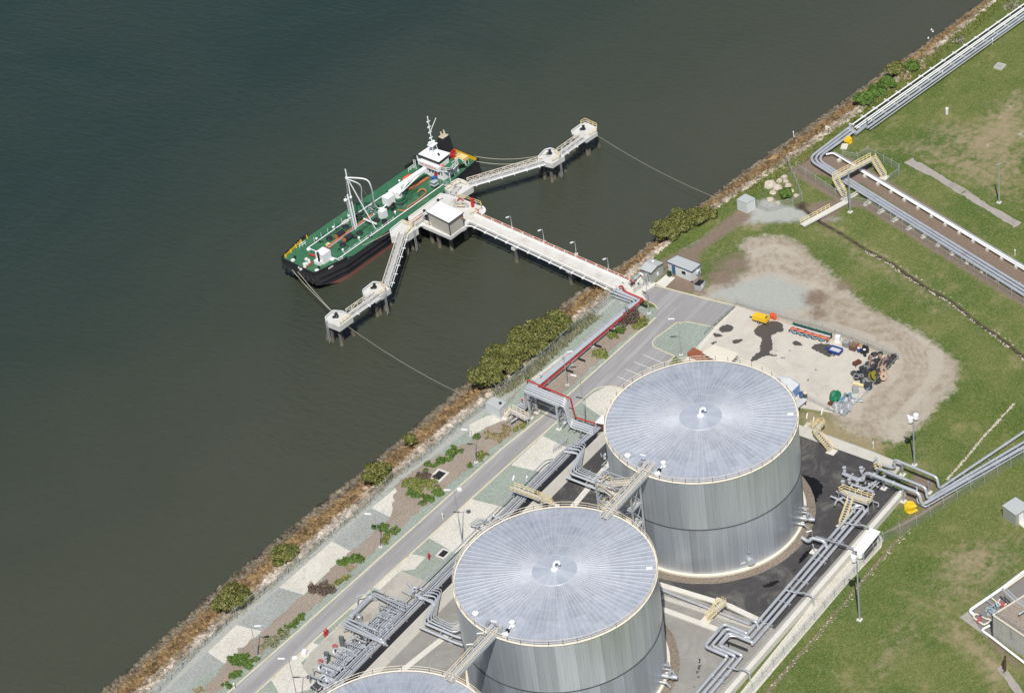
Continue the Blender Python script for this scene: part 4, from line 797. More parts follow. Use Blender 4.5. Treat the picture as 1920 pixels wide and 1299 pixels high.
for k, q0, q1 in ((e1,(505,530),(595,480)),(e1,(1095,745),(1165,720)),(e3,(215,755),(290,700))): mb = MB(); mb.rail([k(*q0,BD), k(*q1,BD)], 1.0, .9, .05, 1); mb.build('gate_rail', MATS['white_paint'], G)
mb = MB(); p = e1(830,745,BD); mb.prism([p+BX*x+BY*y for x, y in ((-.3,-1.2),(2.1,-1.2),(2.1,1.1),(-.3,1.1))], BD, BD+2.4); mb.prism([p+BX*x+BY*y for x, y in ((-1.2,-.8),(-.3,-.8),(-.3,.9),(-1.2,.9))], BD, BD+.9); mb.build('bow_locker', MATS['white_paint'], G)
mb = MB(); p = e1(810,785,BD); mb.tube([p, p+Vector((0,0,3.1))], .22, 8); mb.ball(p+Vector((0,0,3.1)), .3, 8); mb.build('bow_vent', MATS['black_steel'], G)
mb = MB()
for x, y in ((605,700),(650,745),(610,770),(575,775),(500,820),(525,850),(580,815),(640,715)): mb.ball(e1(x,y,BD+.35), random.uniform(.3,.5), 8); mb.box(e1(x,y,BD+.2), (.7,.4,.4), random.random())
mb.build('anchor_winch', MATS['beige_pipe'] if 0 else MATS['jetty_concrete'], G)
for x, y in ((400,720),(765,875),(640,555),(1000,708)):
    mb = MB(); p = e1(x,y,BD); mb.cyl(p, .45, .25, 12); mb.build('deck_hatch', MATS['white_paint'], G)
    if x in (400,765): mb = MB(); mb.cyl(p+BX*.9+BY*.25, .3, .5, 10); mb.build('bollard', MATS['black_steel'], G)
mb = MB(); mb.tube([e1(650,620,BD+.4), e1(690,640,BD+.4), e1(740,645,BD+.3)], .2, 8); mb.tube([e1(560,860,BD+.15), e1(1000,500,BD+.15)], .1, 6); mb.build('chain_pipe', MATS['red_paint'], G)
for k, x, y in ((e1,1205,215),(e1,1420,310),(e1,1160,490),(e1,955,395),(e2,990,590),(e2,620,850)):
    p = k(x,y,BD); mb = MB(); mb.lathe(p, [(.72,0),(.72,.3),(.62,.42),(.1,.5)], 14); [mb.box(p+Vector((.6*math.cos(u),.6*math.sin(u),.35)), (.2,.2,.3), u) for u in np.linspace(0,5.5,8)]; mb.build('tank_hatch', MATS['black_steel'], G)
for x, y in ((1115,315),(1240,365)):
    p = e1(x,y,BD+.6); mb = MB(); mb.tube([p-BX*1.15, p+BX*1.05], .68, 14); dp_ = mb.build('deck_pump', MATS['black_steel'], G, smooth=True)
    mb = MB(); mb.tube([p-BX*1.3, p-BX*1.1], .55, 12); mb.build('pump_flange', MATS['orange_pipe'], dp_)
mb = MB(); a, c = e1(900,525,BD+.25), e2(560,745,BD+.25); mb.tube([a, c], .24, 8); mb.build('cargo_pipe', MATS['orange_pipe'], G); mb = MB(); mb.beam(e2(1110,370,BD+.3), e2(1400,185,BD+.3), .9, .3); mb.build('cargo_pipe', MATS['orange_pipe'], G); mb = MB(); mb.tube([a+Vector((.3,-.5,0)), c+Vector((.3,-.5,0))], .13, 6); mb.build('cargo_pipe', MATS['galv_light'], G)
mb = MB(); mb.tube([e1(915,455,BD), e1(915,455,BD+.9), e1(965,470,BD+.9), e1(965,470,BD)], .06, 5); mb.box(e1(930,475,BD+.25), (.8,.6,.4), BA); mb.build('step_frame', MATS['yellow_rail'], G)
mb = MB()
for i in range(7): p = e1([770,820,1060,1105,1350,1560,1330][i], [440,450,255,560,390,0,0][i] or 380, BD); mb.cyl(p, .18, .45, 8); mb.cyl(p+BX*.4-BY*.3, .15, .4, 8)
mb.build('deck_vents', MATS['black_steel'], G)
for k, x, y in ((e1,1410,405),(e1,1165,590),(e1,1020,245),(e1,765,420),(e2,905,745),(e2,970,270),(e2,200,805),(e2,355,1140)):
    mb = MB(); p = k(x,y,BD); mb.lathe(p, [(.12,0),(.12,.45),(.26,.5),(.26,.75),(.1,.85)], 10); mb.build('mushroom_vent', MATS['white_paint'], G)
for k, x, y in ((e1,1195,145),(e2,140,865)):
    mb = MB(); p = k(x,y,BD+.3); mb.box(p, (1.2,.7,.6), BA); mb.ball(p+BX*.8, .35, 8); mb.build('side_winch', MATS['jetty_concrete'], G)
# masts, booms, hoses
mb = MB(); a = e2(300,975,BD); c = e2(220,440,9.0); c = Vector((a.x-.3,a.y+.3,9.0)); mb.tube([a, c], .17, 8)
for i in range(22): p = a.lerp(c, .1+.85*i/22); mb.beam(p+BX*-.28, p+BX*-.75, .05, .05)
for o in (-.28,-.75): mb.beam(a+BX*o, c+BX*o, .05, .05)
mb.build('ladder_mast', MATS['white_paint'], G)
mb = MB(); q = a.lerp(c, .9); mb.ball(q+BX*-.9, .4, 8); mb.ball(q+BX*.7+Vector((0,0,-.2)), .3, 8); mb.beam(q+BX*-1.1, q+BX*1.0, .1, .1); mb.build('floodlights', MATS['white_paint'], G)
l1 = e2(320,945,BD); l2 = e2(600,965,BD); l3 = e2(500,640,BD); ap = Vector((l1.x+.8,l1.y+1.2,14.1)); ap2 = l1.lerp(ap, .86)
mb = MB(); mb.tube([l1, ap], .14, 8); mb.tube([l2, ap2], .1, 8); mb.tube([l3+BY*1.5, ap2], .09, 6); mb.build('derrick', MATS['white_paint'], G, smooth=True)
mb = MB(); mb.beam(e2(420,815,BD+1.2), e2(620,895,BD+1.2), .25, .3); mb.build('derrick_strut', MATS['white_paint'], G)
mb = MB(); mb.tube([ap, c], .04, 4); mb.tube([ap, e2(560,560,BD)], .03, 4); mb.tube([ap2, e2(270,700,BD)], .03, 4); mb.tube([ap2, a.lerp(c,.3)], .03, 4); mb.build('stays', MATS['galv_light'], G)
def spl(pts, n=8):
    out = []
    P_ = [pts[0]]+pts+[pts[-1]]
    for i in range(1, len(P_)-2):
        for k in range(n):
            u = k/n; a, b_, c_, d_ = P_[i-1:i+3]; out.append(.5*((2*b_)+(c_-a)*u+(2*a-5*b_+4*c_-d_)*u*u+(3*b_-a-3*c_+d_)*u**3))
    return out+[pts[-1]]
hz = lambda q, z: e2(*q, z)
mb = MB(); mb.tube(spl([ap2+Vector((-.3,.2,.1)), hz((450,215),11.6), hz((540,350),9.0), hz((580,560),3.6), hz((630,650),.9), hz((720,640),.6), hz((790,570),.4)]), .16, 8); mb.build('cargo_hose', MATS['white_paint'], G, smooth=True)
mb = MB(); mb.tube(spl([ap2+Vector((-.5,-.1,0)), hz((365,300),9.6), hz((390,480),5), hz((415,650),.4)]), .14, 6); mb.build('cargo_hose', MATS['white_paint'], G, smooth=True)
mb = MB(); mb.tube(spl([e2(945,680,BD+.3), e2(1060,690,BD+.3), e2(1110,620,BD+.3), e2(1250,530,BD+.3), e2(1370,420,BD+.3)]), .17, 6); mb.build('deck_hose', MATS['orange_pipe'], G, smooth=True)
mb = MB(); mb.tube(spl([e2(1245,420,BD+.5), e2(1280,370,BD+.9), e2(1340,365,BD+.9), e2(1380,410,BD+.5)]), .17, 6); mb.build('deck_hose', MATS['orange_pipe'], G, smooth=True)
mb = MB(); p = e2(725,790,BD); mb.prism([p+BX*x+BY*y for x, y in ((-.8,-.6),(.8,-.6),(.8,.7),(-.8,.7))], BD, BD+1.9); mb.build('pump_housing', MATS['white_paint'], G)
mb = MB()
for i in range(26):
    p = e2(random.uniform(460,620), random.uniform(590,740), BD+random.uniform(.2,1.3)); mb.tube([p, p+Vector((random.uniform(-.9,.9), random.uniform(-.9,.9), random.uniform(-.6,.4)))], random.choice((.06,.1,.05)), 5)
mb.build('manifold_frame', MATS['galv'], G)
mb = MB()
for i in range(26):
    p = e2(random.uniform(770,910), random.uniform(570,690), BD+random.uniform(.2,.9)); mb.tube([p, p+BX*random.uniform(-1,1)+BY*random.uniform(-.6,.6)+Vector((0,0,random.uniform(-.3,.2)))], random.choice((.1,.16,.08)), 6)
mb.build('manifold_valves', MATS['rubber'], G); mb = MB()
for i in range(14): p = e2(random.uniform(320,440), random.uniform(730,820), BD+.4); mb.ball(p, random.uniform(.2,.4), 7)
mb.build('manifold_valves', MATS['rubber'], G)
mb = MB()
for r_, q in ((.5,(735,860)),(.6,(745,870))): p = e2(*q, BD+.15); [mb.tube([p+Vector((r_*math.cos(u), r_*math.sin(u), .22*k)) for u in np.linspace(0,6.28,17)], .08, 5) for k in range(3)]
mb.build('coiled_hose', MATS['rubber'], G)
# crane
p = e2(960,540,BD); mb = MB(); mb.lathe(p, [(1.9,0),(1.9,.5),(1.5,.55),(1.5,1.2)], 20); [mb.cyl(p+BX*(1.3+.5*i)-BY*.5, 1.2, .2-.04*i, 18) for i in range(3)]; mb.build('crane_base', MATS['deck_dark'], G)
mb = MB(); mb.cyl(p+Vector((0,0,1.2)), .95, 1.5, 16); q = e2(800,520,BD+1.6); mb.box(q, (2.1,1.9,2.0), BA); mb.lathe(p+Vector((0,0,2.6)), [(1.0,0),(.9,.5),(.3,.7)], 14); mb.build('crane_cab', MATS['white_paint'], G)
b0, b1 = e2(820,420,BD+2.7), e2(1360,50,BD+3.3); mb = MB(); mb.beam(b0, b1, 1.0, .75); mb.beam(b0+Vector((0,0,.45)), b0.lerp(b1,.8)+Vector((0,0,.45)), .55, .3); cb_ = mb.build('crane_boom', MATS['white_paint'], G)
mb = MB(); mb.tube([e2(960,440,BD+2.6), b0.lerp(b1,.45)+Vector((.3,-.4,-.1))], .18, 8); mb.tube([e2(1000,410,BD+2.4), b0.lerp(b1,.75)+Vector((.4,-.5,-.2))], .12, 8); mb.build('crane_ram', MATS['white_paint'], cb_)
a, c = e2(1010,235,BD+.9), e2(1170,140,BD+.9); d = c-a; mb = MB(); mb.tube([a, a+d*.12, a+d*.5, a+d*.88, c], .55, 10); n_ = len(mb.v)//5
mb.v = [tuple((a+d*([0,.12,.5,.88,1][i//10]))+(Vector(v)-(a+d*([0,.12,.5,.88,1][i//10])))*([.15,.8,1.1,.8,.15][i//10])) for i, v in enumerate(mb.v)]; mb.build('rescue_boat', MATS['orange_paint'], G, smooth=True)
mb = MB()
for x, y in ((1430,350),(1560,270),(1470,220),(1600,290)): q = e2(x,y,BD); mb.beam(q, q+Vector((0,0,1.7)), .08, .08)
q = e2(1500,290,BD+.9); mb.box(q, (1.5,1.4,.08), BA); mb.box(q+Vector((0,0,.8)), (1.4,1.3,.06), BA); mb.build('access_frame', MATS['galv_light'], G)
mb = MB(); mb.box(e2(1490,190,BD+1.9), (1.1,.8,.4), BA); mb.build('blue_cover', MATS['blue_paint'], G)
mb = MB()
for i in range(90):
    u, v_ = random.uniform(11, 36), random.uniform(2.2, WB-2.2); q = BL(u, v_, BD); s = random.uniform(.12,.34); mb.cyl(q, s*.6, s, 6) if i % 2 else mb.box(q+Vector((0,0,s*.4)), (s*1.4,s,s*.8), random.random())
mb.build('deck_fittings', MATS['tank_fitting'] if 'tank_fitting' in MATS else mat('tank_fitting', (.06,.09,.07), .6, var=.3, island=.6), G)
mb = MB()
for v_, r_ in ((5.0,.08),(5.4,.06),(8.0,.09),(9.6,.06)): mb.tube([BL(11.5,v_,BD+.2), BL(20,v_,BD+.2), BL(21,v_+.4,BD+.2), BL(36,v_+.4,BD+.2)], r_, 6)
mb.build('deck_lines', MATS['deck_dark'], G)
for i in range(11): u = 12+i*2.3; mb = MB(); mb.beam(BL(u,1.9,BD+.04), BL(u,WB-1.9,BD+.04), .12, .07); mb.build('deck_stiffener', MATS['deck_dark'], G)
# deckhouse, bridge, funnel, mast
BZ = 2.3
mb = MB(); mb.prism(PL(e3, [(440,650),(735,745),(960,600),(640,500)], BZ-.1), BD, BZ-.1); dh_ = mb.build('deckhouse', MATS['white_paint'], G)
a, c = e3(490,672,BZ-.1), e3(735,745,BZ-.1); dn = Vector((-(c-a).y,(c-a).x,0)).normalized(); dn = dn if dn.x < 0 else -dn
for i in range(5): u0 = .06+.19*i; q = a.lerp(c, u0+.06)+dn*.03; mb = MB(); mb.beam(q+Vector((0,0,-.75)), a.lerp(c, u0+.12)+dn*.03+Vector((0,0,-.75)), .06, .8); mb.build('window', MATS['black_steel'], dh_)
mb = MB(); q = a.lerp(c,.52)+dn*.1; mb.box(q+Vector((0,0,-1.6)), (.3,.8,.8), BA); mb.build('fire_locker', MATS['red_paint'], G)
bp = PL(e3, [(345,560),(382,628),(720,738),(850,752),(965,625),(1090,600),(1000,545),(800,440),(560,440)], BZ); mb = MB(); mb.prism(bp, BZ-.1, BZ+.08); mb.build('bridge_deck', MATS['deck_green'], G)
mb = MB(); mb.rail([bp[0],bp[1],bp[2],bp[3],bp[4]], 1.0, 1.2, .05, 1); mb.build('bridge_rail', MATS['white_paint'], G)
mb = MB(); mb.tube([v+Vector((0,0,-.05)) for v in bp[:5]], .14, 6); mb.build('deck_edge', MATS['white_paint'], G)
rz = 4.75; ro = PL(e3, [(360,480),(520,370),(845,465),(672,600)], rz); ce = sum(ro, Vector())/4
mb = MB(); mb.prism([ce+(v-ce)*.86 for v in ro], BZ, rz-.1); wh_ = mb.build('wheelhouse', MATS['white_paint'], G)
mb = MB(); mb.prism([ce+(v-ce)*.875 for v in ro], rz-1.05, rz-.3); mb.build('window_band', MATS['black_steel'], wh_)
mb = MB(); mb.prism(ro, rz-.1, rz+.06); mb.build('wheelhouse_roof', MATS['roof_white'], wh_)
mb = MB(); mb.prism([ro[0].lerp(ro[3], u)+(ro[3]-ro[0]).cross(Vector((0,0,1))).normalized()*w*(-1 if ((ro[3]-ro[0]).cross(Vector((0,0,1)))).dot(ce-ro[0]) > 0 else 1) for u, w in ((0,-.2),(1,-.2),(1,.5),(0,.5))], BZ, BZ+1.15); mb.build('bridge_front', MATS['white_paint'], G)
fu = bpy.data.curves.new('warning_lettering', 'FONT'); fu.body = 'NO SMOKING'; fu.size = .75; fu.align_x = 'CENTER'
to = bpy.data.objects.new('tmp', fu); COL.objects.link(to); me = bpy.data.meshes.new_from_object(to.evaluated_get(bpy.context.evaluated_depsgraph_get())); bpy.data.objects.remove(to)
fd = (ro[3]-ro[0]); fd.z = 0; fd.normalize(); nn2 = Vector((fd.y,-fd.x,0)); nn2 = nn2 if nn2.dot(ce-ro[0]) < 0 else -nn2
lt = bpy.data.objects.new('warning_lettering', me); COL.objects.link(lt); me.materials.clear(); me.materials.append(MATS['red_paint'])
M3 = Matrix((fd, Vector((0,0,1)), fd.cross(Vector((0,0,1))))).transposed(); lt.rotation_euler = M3.to_euler(); lt.parent = G; lt.location = (ro[0]+ro[3])/2+nn2*.53+Vector((0,0,BZ+.35-rz))-Vector(G.location)
mb = MB(); mb.box(e3(670,485,rz+.2), (.8,.4,.3), 1.0); mb.build('roof_aerial_box', MATS['black_steel'], G)
q = e3(590,440,rz); mb = MB()
for dx, dy in ((-.8,-.6),(.8,-.6),(.8,.6),(-.8,.6)): mb.beam(q+Vector((dx,dy,0)), q+Vector((dx*.8,dy*.8,1.9)), .1, .1)
mb.box(q+Vector((0,0,1.9)), (1.9,1.5,.12), BA); mb.ball(q+Vector((.5,0,2.3)), .4, 10); mb.box(q+Vector((-.5,.2,2.3)), (.7,.6,.7)); mb.tube([q+Vector((0,0,1.9)), q+Vector((-.1,.1,9.2))], .13, 8); mb.tube([q+Vector((0,0,5.2)), q+Vector((2.2,-.3,7.6))], .07, 6)
for i in range(4): mb.beam(q+Vector((-.6,0,3.6+1.4*i)), q+Vector((.5,0,3.6+1.4*i)), .12, .12); mb.ball(q+Vector((-.5,0,3.8+1.4*i)), .2, 6)
mb.build('signal_mast', MATS['white_paint'], G)
q = e3(775,425,BZ); mb = MB(); mb.box(q+Vector((0,0,1.9)), (3.0,2.3,3.7), BA, .7); fn_ = mb.build('funnel', MATS['black_steel'], G)
mb = MB(); mb.box(q+Vector((0,0,3.85)), (1.9,1.4,.1), BA); [mb.tube([q+Vector((o,o2,3.8)), q+Vector((o+.2,o2+.2,4.8))], .16, 8) for o, o2 in ((-.7,-.3),(-.2,.4),(.3,-.2),(.7,.3))]; mb.build('exhausts', MATS['beige_pipe'], fn_)
mb = MB(); [mb.box(e3(x,y,BZ+.5), (.6,.5,.9), .3) for x, y in ((870,470),(905,440),(860,520),(900,500))]; mb.build('engine_vents', MATS['red_paint'], G)
q = e3(985,560,BD+1.7); mb = MB(); mb.prism([q+BX*x+BY*y for x, y in ((-1.8,-1.3),(1.6,-1.3),(1.6,1.5),(-1.8,1.5))], BD+1.3, BD+1.9); n_ = len(mb.v); mb.add([q+BX*-1.8+BY*-1.3+Vector((0,0,.42)), q+BX*1.6+BY*-1.3+Vector((0,0,.42)), q+BX*1.6+BY*1.5+Vector((0,0,.42)), q+BX*-1.8+BY*1.5+Vector((0,0,.42)), q+BX*-1.2+Vector((0,0,1.0)), q+BX*1.0+Vector((0,0,1.0))], [(0,1,5,4),(1,2,5),(2,3,4,5),(3,0,4)]); mb.build('stern_canopy', mat('canopy', lin(236,200,130,.85), .8, var=.15, scale=3), G)
mb = MB(); [mb.beam(q+BX*x+BY*y+Vector((0,0,-1.9)), q+BX*x+BY*y, .1, .1) for x, y in ((-1.7,-1.2),(1.5,-1.2),(1.5,1.4))]; mb.rail([e3(880,660,BD+2), e3(985,600,BD+2), e3(1090,660,BD+2)], 1.0, 1.2, .05); mb.build('canopy_frame', MATS['white_paint'], G)
for x, y in ((310,525),(840,720)): q = e3(x,y,BZ+.3); mb = MB(); mb.tube([q+Vector((.45*math.cos(u),.45*math.sin(u),0)) for u in np.linspace(0,6.283,15)], .24, 6); mb.build('bridge_tyre', MATS['rubber'], G)
mb = MB(); [mb.tube([e3(x,y,BD), e3(x,y,BD)+Vector((0,0,2.4))], .1, 6) for x, y in ((850,890),(305,690),(330,705),(915,800),(965,760))]; mb.build('bridge_posts', MATS['white_paint'], G)
mb = MB(); q = e3(735,660,BZ+.7); mb.tube([q+Vector((.3*math.cos(u),0,.3*math.sin(u))) for u in np.linspace(0,6.283,13)], .1, 6); mb.build('lifebuoy', MATS['orange_paint'], G)
mb = MB(); a, c = e3(770,940,BD+.9), e3(960,1000,1.35); mb.beam(a, c, 1.0, .12); [mb.rail([a+Vector((0,s,0)), c+Vector((0,s,0))], .9, 1.2, .035, 1) for s in (-.5,.5)]; mb.build('gangplank', MATS['galv_light'], label='grey gangplank laid from the barge to the stern dolphin', cat='gangplank')
# ---------------------------------------------------------------- pipelines and racks
f1=K(1380,920,9.28); g1=K(1760,1060,5.4375); g2=K(560,1080,9.28); g3=K(740,1050,7.644); g4=K(1180,480,12)
def pp(T, pts, r, m='pipe', bend=.6, name='pipe', fl=0):
    mb = MB(); pts = [Vector(p) for p in pts]; mb.tube(pts, r, 10 if r > .15 else 7, max(bend, r*2.2)); o = mb.build(name, MATS[m], T, smooth=True)
    if fl:
        for a, c in zip(pts, pts[1:]):
            L = (c-a).length; n = int(L/fl)
            for i in range(n):
                p = a.lerp(c, (i+.5)/n); d = (c-a).normalized()*.07; mb = MB(); mb.tube([p-d, p+d], r*1.45, 10); mb.build('flange', MATS[m], o)
    return o
def sup(T, pts, gap, wd, z, m='galv', foot=True, off=Vector((0,0,0))):
    """crossbeams on short legs under a run of pipes"""
    for a, c in zip(pts, pts[1:]):
        a = Vector(a); c = Vector(c); L = (c-a).length; n = max(1, int(L/gap)); d = (c-a).normalized(); s = Vector((-d.y,d.x,0)).normalized()*(wd/2)
        for i in range(n):
            p = a.lerp(c, (i+.5)/n)+off; p.z = z; mb = MB(); mb.beam(p-s, p+s, .16, .2)
            for e in (-.8,.8): q = p+s*e; mb.beam(q, Vector((q.x,q.y,-.1)), .14, .14)
            mb.build('pipe_support', MATS[m], T)
            if foot: mb = MB(); q = p; mb.box((q.x,q.y,-.03), (.9,wd+.5,.14), math.atan2(s.y,s.x)-math.pi/2); mb.build('footing', MATS['pale_concrete'], T)
# shore run beside the fence, from the jetty end to the road portal
T = thing('pipeline_run', 'red and grey pipes running along the shore from the jetty to the road portal', 'pipeline', c4(700,500,0))
pp(T, [c4(868,180,1.2), c4(885,172,1.2), c4(900,205,1.2), c4(1010,252,1.2), c4(400,770,1.2)], .19, 'pipe_red', .3)
for (x0,y0),(x1,y1),(x2,y2),r in (((815,205),(965,262),(352,765),.22),((835,195),(985,256),(375,758),.25),((820,225),(945,268),(345,752),.12),((845,190),(995,250),(383,763),.16)):
    pp(T, [c4(x0,y0,1.0), c4(x1,y1,1.0), c4(x2,y2,1.0)], r, 'galv_light', .8)
sup(T, [c4(1000,262,0), c4(370,770,0)], 6.5, 2.4, .72)
for (x, y) in ((1000,280),(825,430),(735,515),(640,595),(570,660),(440,765)): mb = MB(); p = c4(x,y,.6); mb.beam(p+Vector((0,.5,0)), p+Vector((0,-1.3,0)), .2, .22); mb.build('bracket', MATS['black_steel'], T)
# portal across the road
T = thing('pipe_portal', 'tall steel pipe bridge carrying red and grey pipes over the road', 'pipe bridge', (8,42,0))
for x, y, h in ((7.2,45.6,6.3),(9.2,45.5,6.3),(7.0,38.7,5.6),(9.3,38.7,5.6)):
    mb = MB(); mb.box((x,y,h/2), (.34,.34,h)); mb.build('column', MATS['galv_light'], T); mb = MB(); mb.box((x,y,.0), (1,1,.16)); mb.build('footing', MATS['pale_concrete'], T)
for y, h in ((45.6,6.3),(38.7,5.6)):
    mb = MB(); mb.beam((6.8,y,h-.1),(9.7,y,h-.1), .3, .3); mb.beam((7.2,y,.6),(9.2,y,2.6), .1, .1); mb.beam((9.2,y,.6),(7.2,y,2.6), .1, .1); mb.beam((7.2,y,2.8),(9.2,y,4.8), .1, .1); mb.beam((9.2,y,2.8),(7.2,y,4.8), .1, .1); mb.beam((7.2,y,2.7),(9.2,y,2.7), .12, .12); mb.build('cross_brace', MATS['galv'], T)
for x in (7.2,9.2): mb = MB(); mb.beam((x,46.4,6.25),(x,38.2,5.6), .22, .45); mb.build('girder', MATS['galv_light'], T)
mb = MB(); mb.beam((6.95,45.6,4.7),(6.95,38.7,4.0), .1, .16); mb.build('cable_tray', MATS['black_steel'], T)
Z = lambda x, y, z: Vector((x,y,z))
pp(T, [Z(9.7,49.5,1.3), Z(9.7,47.6,1.3), Z(9.9,47.4,6.8), Z(9.9,37.3,6.0), Z(10.1,36.9,1.4), Z(10.3,30.4,1.4), Z(10.3,30.4,.3)], .16, 'pipe_red', .3)
for i, (x, r) in enumerate(((9.2,.2),(8.6,.24),(8.0,.2),(7.4,.17))):
    pp(T, [Z(x+.3,48.8+.3*i,1.1), Z(x,47.2-.1*i,1.1), Z(x,47.0-.1*i,6.6), Z(x,37.8-.25*i,5.9), Z(x,37.2-.3*i,1.2), Z(x+.1,32.0-.4*i,1.2)], r, 'galv_light', .7)
mb = MB()
for i in range(16): p = Z(random.uniform(3.6,6.4), random.uniform(46.8,48.6), random.uniform(.4,1.3)); mb.tube([p, p+Z(random.choice((-1,1))*random.uniform(.4,1.6),random.uniform(-.7,.7),random.uniform(-.5,.4))], random.choice((.08,.13,.2)), 7)
mb.build('valve_cluster', MATS['galv_light'], T)
mb = MB(); mb.tube([Z(4.5,47.5,.9), Z(6.2,47.1,.9), Z(6.4,46.6,.9)], .2, 8, .4); mb.build('red_elbow', MATS['pipe_red'], T)
mb = MB()
for i in range(5): p = Z(7.6+i*.5,38.1,1.1); mb.beam(Z(7.0,38-i*1.4,.55), Z(10.4,38-i*1.4,.55), .2, .2); mb.beam(Z(7.4,38-i*1.4,-.1), Z(7.4,38-i*1.4,.6), .14, .14); mb.beam(Z(10,38-i*1.4,-.1), Z(10,38-i*1.4,.6), .14, .14)
mb.build('pipe_support', MATS['galv'], T)
# rack along the bund
T = thing('pipe_rack', 'long rack of parallel grey pipes along the bund wall beside the road', 'pipe rack', (-40,32,0))
RK = [(31.75,1.05,.13),(32.15,1.05,.2),(32.7,1.05,.17),(33.15,1.1,.12),(33.55,1.1,.16)]
for y, z, r in RK: pp(T, [Z(10 if y < 33 else 4.5, y-.9, z), Z(1,y-.15,z), Z(-112,y+.35,z)], r, 'pipe', .4)
pp(T, [Z(-49,34.4,1.9), Z(-4,34.2,1.9), Z(-2,33.9,1.0)], .13, 'pipe'); pp(T, [Z(-112,34.3,.6), Z(-30,34.0,.6)], .1, 'galv')
sup(T, [Z(9,32,0), Z(-112,33,0)], 5.2, 2.6, .8, foot=False, off=Z(0,.2,0))
for y in (31.35,30.85): mb = MB(); mb.beam(Z(8,y-.4,1.0), Z(-112,y,1.0), .42, .1); mb.build('cable_tray', MATS['black_steel'], T)  # cable trays raised in black to paint the shade band beside the bund
mb = MB()
for i in range(9): p = Z(3.5-.4*i,34.6+.1*i,1.1); mb.beam(p, p+Z(1.2,.5,.0), .08, .08); mb.beam(p, p+Z(0,0,-1.1), .08, .08)
mb.build('small_bore_stubs', MATS['galv_light'], T)
# the expansion loops over the bund to each tank
for i, dx in enumerate((0, -46.5)):
    T = thing('tank_pipe_loop', ('nested grey pipes looping over the bund to the tank by the yard', 'nested grey pipes looping over the bund to the middle tank')[i], 'pipes', (dx-2,27,0), 'pipe loops over the bund')
    for k, (o, r) in enumerate(((0,.24),(.85,.17),(1.55,.13),(2.15,.1),(2.65,.09))):
        yb = 21.0+o*.9
        xe = dx+(4.5 if k else -1)
        pp(T, [Z(dx+.2+o*1.3,32.6-.2*k,1.7), Z(dx+.9+o*1.2,29.6+o*.25,1.8), Z(dx-4.6+o*.9,28.1-o*.3,1.7), Z(dx-4.4+o*.8,yb,1.35)]+([Z(xe+o,yb-2.6,1.35), Z(xe+o,16.5,1.35)] if k else [Z(dx-4.2,20,1.3), Z(dx-4.0,16.9,1.3)]), r, 'galv_light', .9)
    pp(T, [Z(dx-5.6,28.3,1.4), Z(dx-5.5,20.5,1.1), Z(dx-5.2,16.6,1.1)], .24, 'galv_light')
    for x, y in ((-2.4,25.5),(-4.6,24.2),(1.5,24.4),(-4.9,21.8)): mb = MB(); mb.beam(Z(dx+x-.8,y,1.05), Z(dx+x+.9,y,1.05), .14, .16); mb.beam(Z(dx+x,y,-.1), Z(dx+x,y,1.1), .15, .15); mb.box((dx+x,y,-.0), (.8,.8,.14)); mb.build('pipe_support', MATS['galv_light'], T)
    mb = MB()
    mb.tube([Z(dx+2.4,19.6,.9), Z(dx+5.4,26.2,.9)], .12, 7)
    for j in range(26): p = Z(dx+random.uniform(2.2,5.6), random.uniform(20,26), random.uniform(.5,1.7)); mb.tube([p, p+Z(random.uniform(-.9,.9),random.uniform(-.9,.9),random.uniform(-.5,.5))], random.choice((.09,.14,.22)), 7)
    mb.build('small_pipework', MATS['galv_light'], T)
    for j in range(7): mb = MB(); p = Z(dx+random.uniform(2.5,5.4), random.uniform(20,25.6), .9); mb.lathe(p, [(.3,0),(.3,.35),(.1,.4),(.1,.8),(.3,.82),(.3,.9)], 9); mb.build('valve', MATS['galv_light'], T)
    mb = MB()
    for j in range(5): mb.tube([Z(dx-3.2+.45*j,20.9+.4*j,.5), Z(dx+2.5,20.9+.4*j,.5), Z(dx+7,19.6+.4*j,.5)], .09, 6)
    mb.build('small_pipes', MATS['galv'], T)
# pump pad and manifold in the lower left
mb = MB(); mb.prism(PL(c7, [(20,1160),(60,1085),(420,760),(540,650),(700,715),(440,950),(230,1195),(100,1260)]), -.1, .02); mb.build('pump_pad', mat('stained_slab', (.43,.405,.35), .85, var=.3, scale=.45, dirt=(.22,.195,.155), fine=.15), kind='structure')
T = thing('pump_manifold', 'dense grey pump manifold of crossing pipes on a stained slab beside the road', 'manifold', (-60,37,0))
g2z = lambda z: (lambda x, y: g2(x, y, z))
q = g2z(1.1)
for x0_, x1_, y0_, y1_ in ((-59.0,-47.5,33.5,37.6),(-73,-60,33.9,37.0)): mb = MB(); mb.prism([(x0_,y0_),(x1_,y0_),(x1_,y1_),(x0_,y1_)], .02, .3); mb.build('gap_shade_slab', MATS['gap_shade'] if 'gap_shade' in MATS else mat('gap_shade', (.05,.05,.052), .7, var=.4), T)  # dark slabs added below the pipes, standing in for the shaded gaps
pp(T, [q(905,700), q(1235,370)], .5, 'pipe', fl=0, name='filter_vessel'); pp(T, [q(880,725), q(920,690)], .58, 'galv_light'); pp(T, [q(1225,385), q(1255,350)], .58, 'galv_light')
for a, c in (((1310,285),(1850,540)),((1270,300),(1850,610))): pp(T, [g2(*a,2.0), g2(*c,2.0)], .16, 'pipe', fl=6)
for a, c, r in (((850,735),(1330,930),.2),((810,770),(1440,1100),.22),((770,820),(1470,1150),.22),((800,880),(1420,1150),.14)):
    c2_ = g2(*c,1.9); pp(T, [g2(*a,1.7), c2_, c2_+Z(.4,-.5,-.9)], r, 'pipe', .4, fl=5)
pp(T, [g2(1320,930,1.9), g2(1330,1010,1.2)], .15, 'pipe')
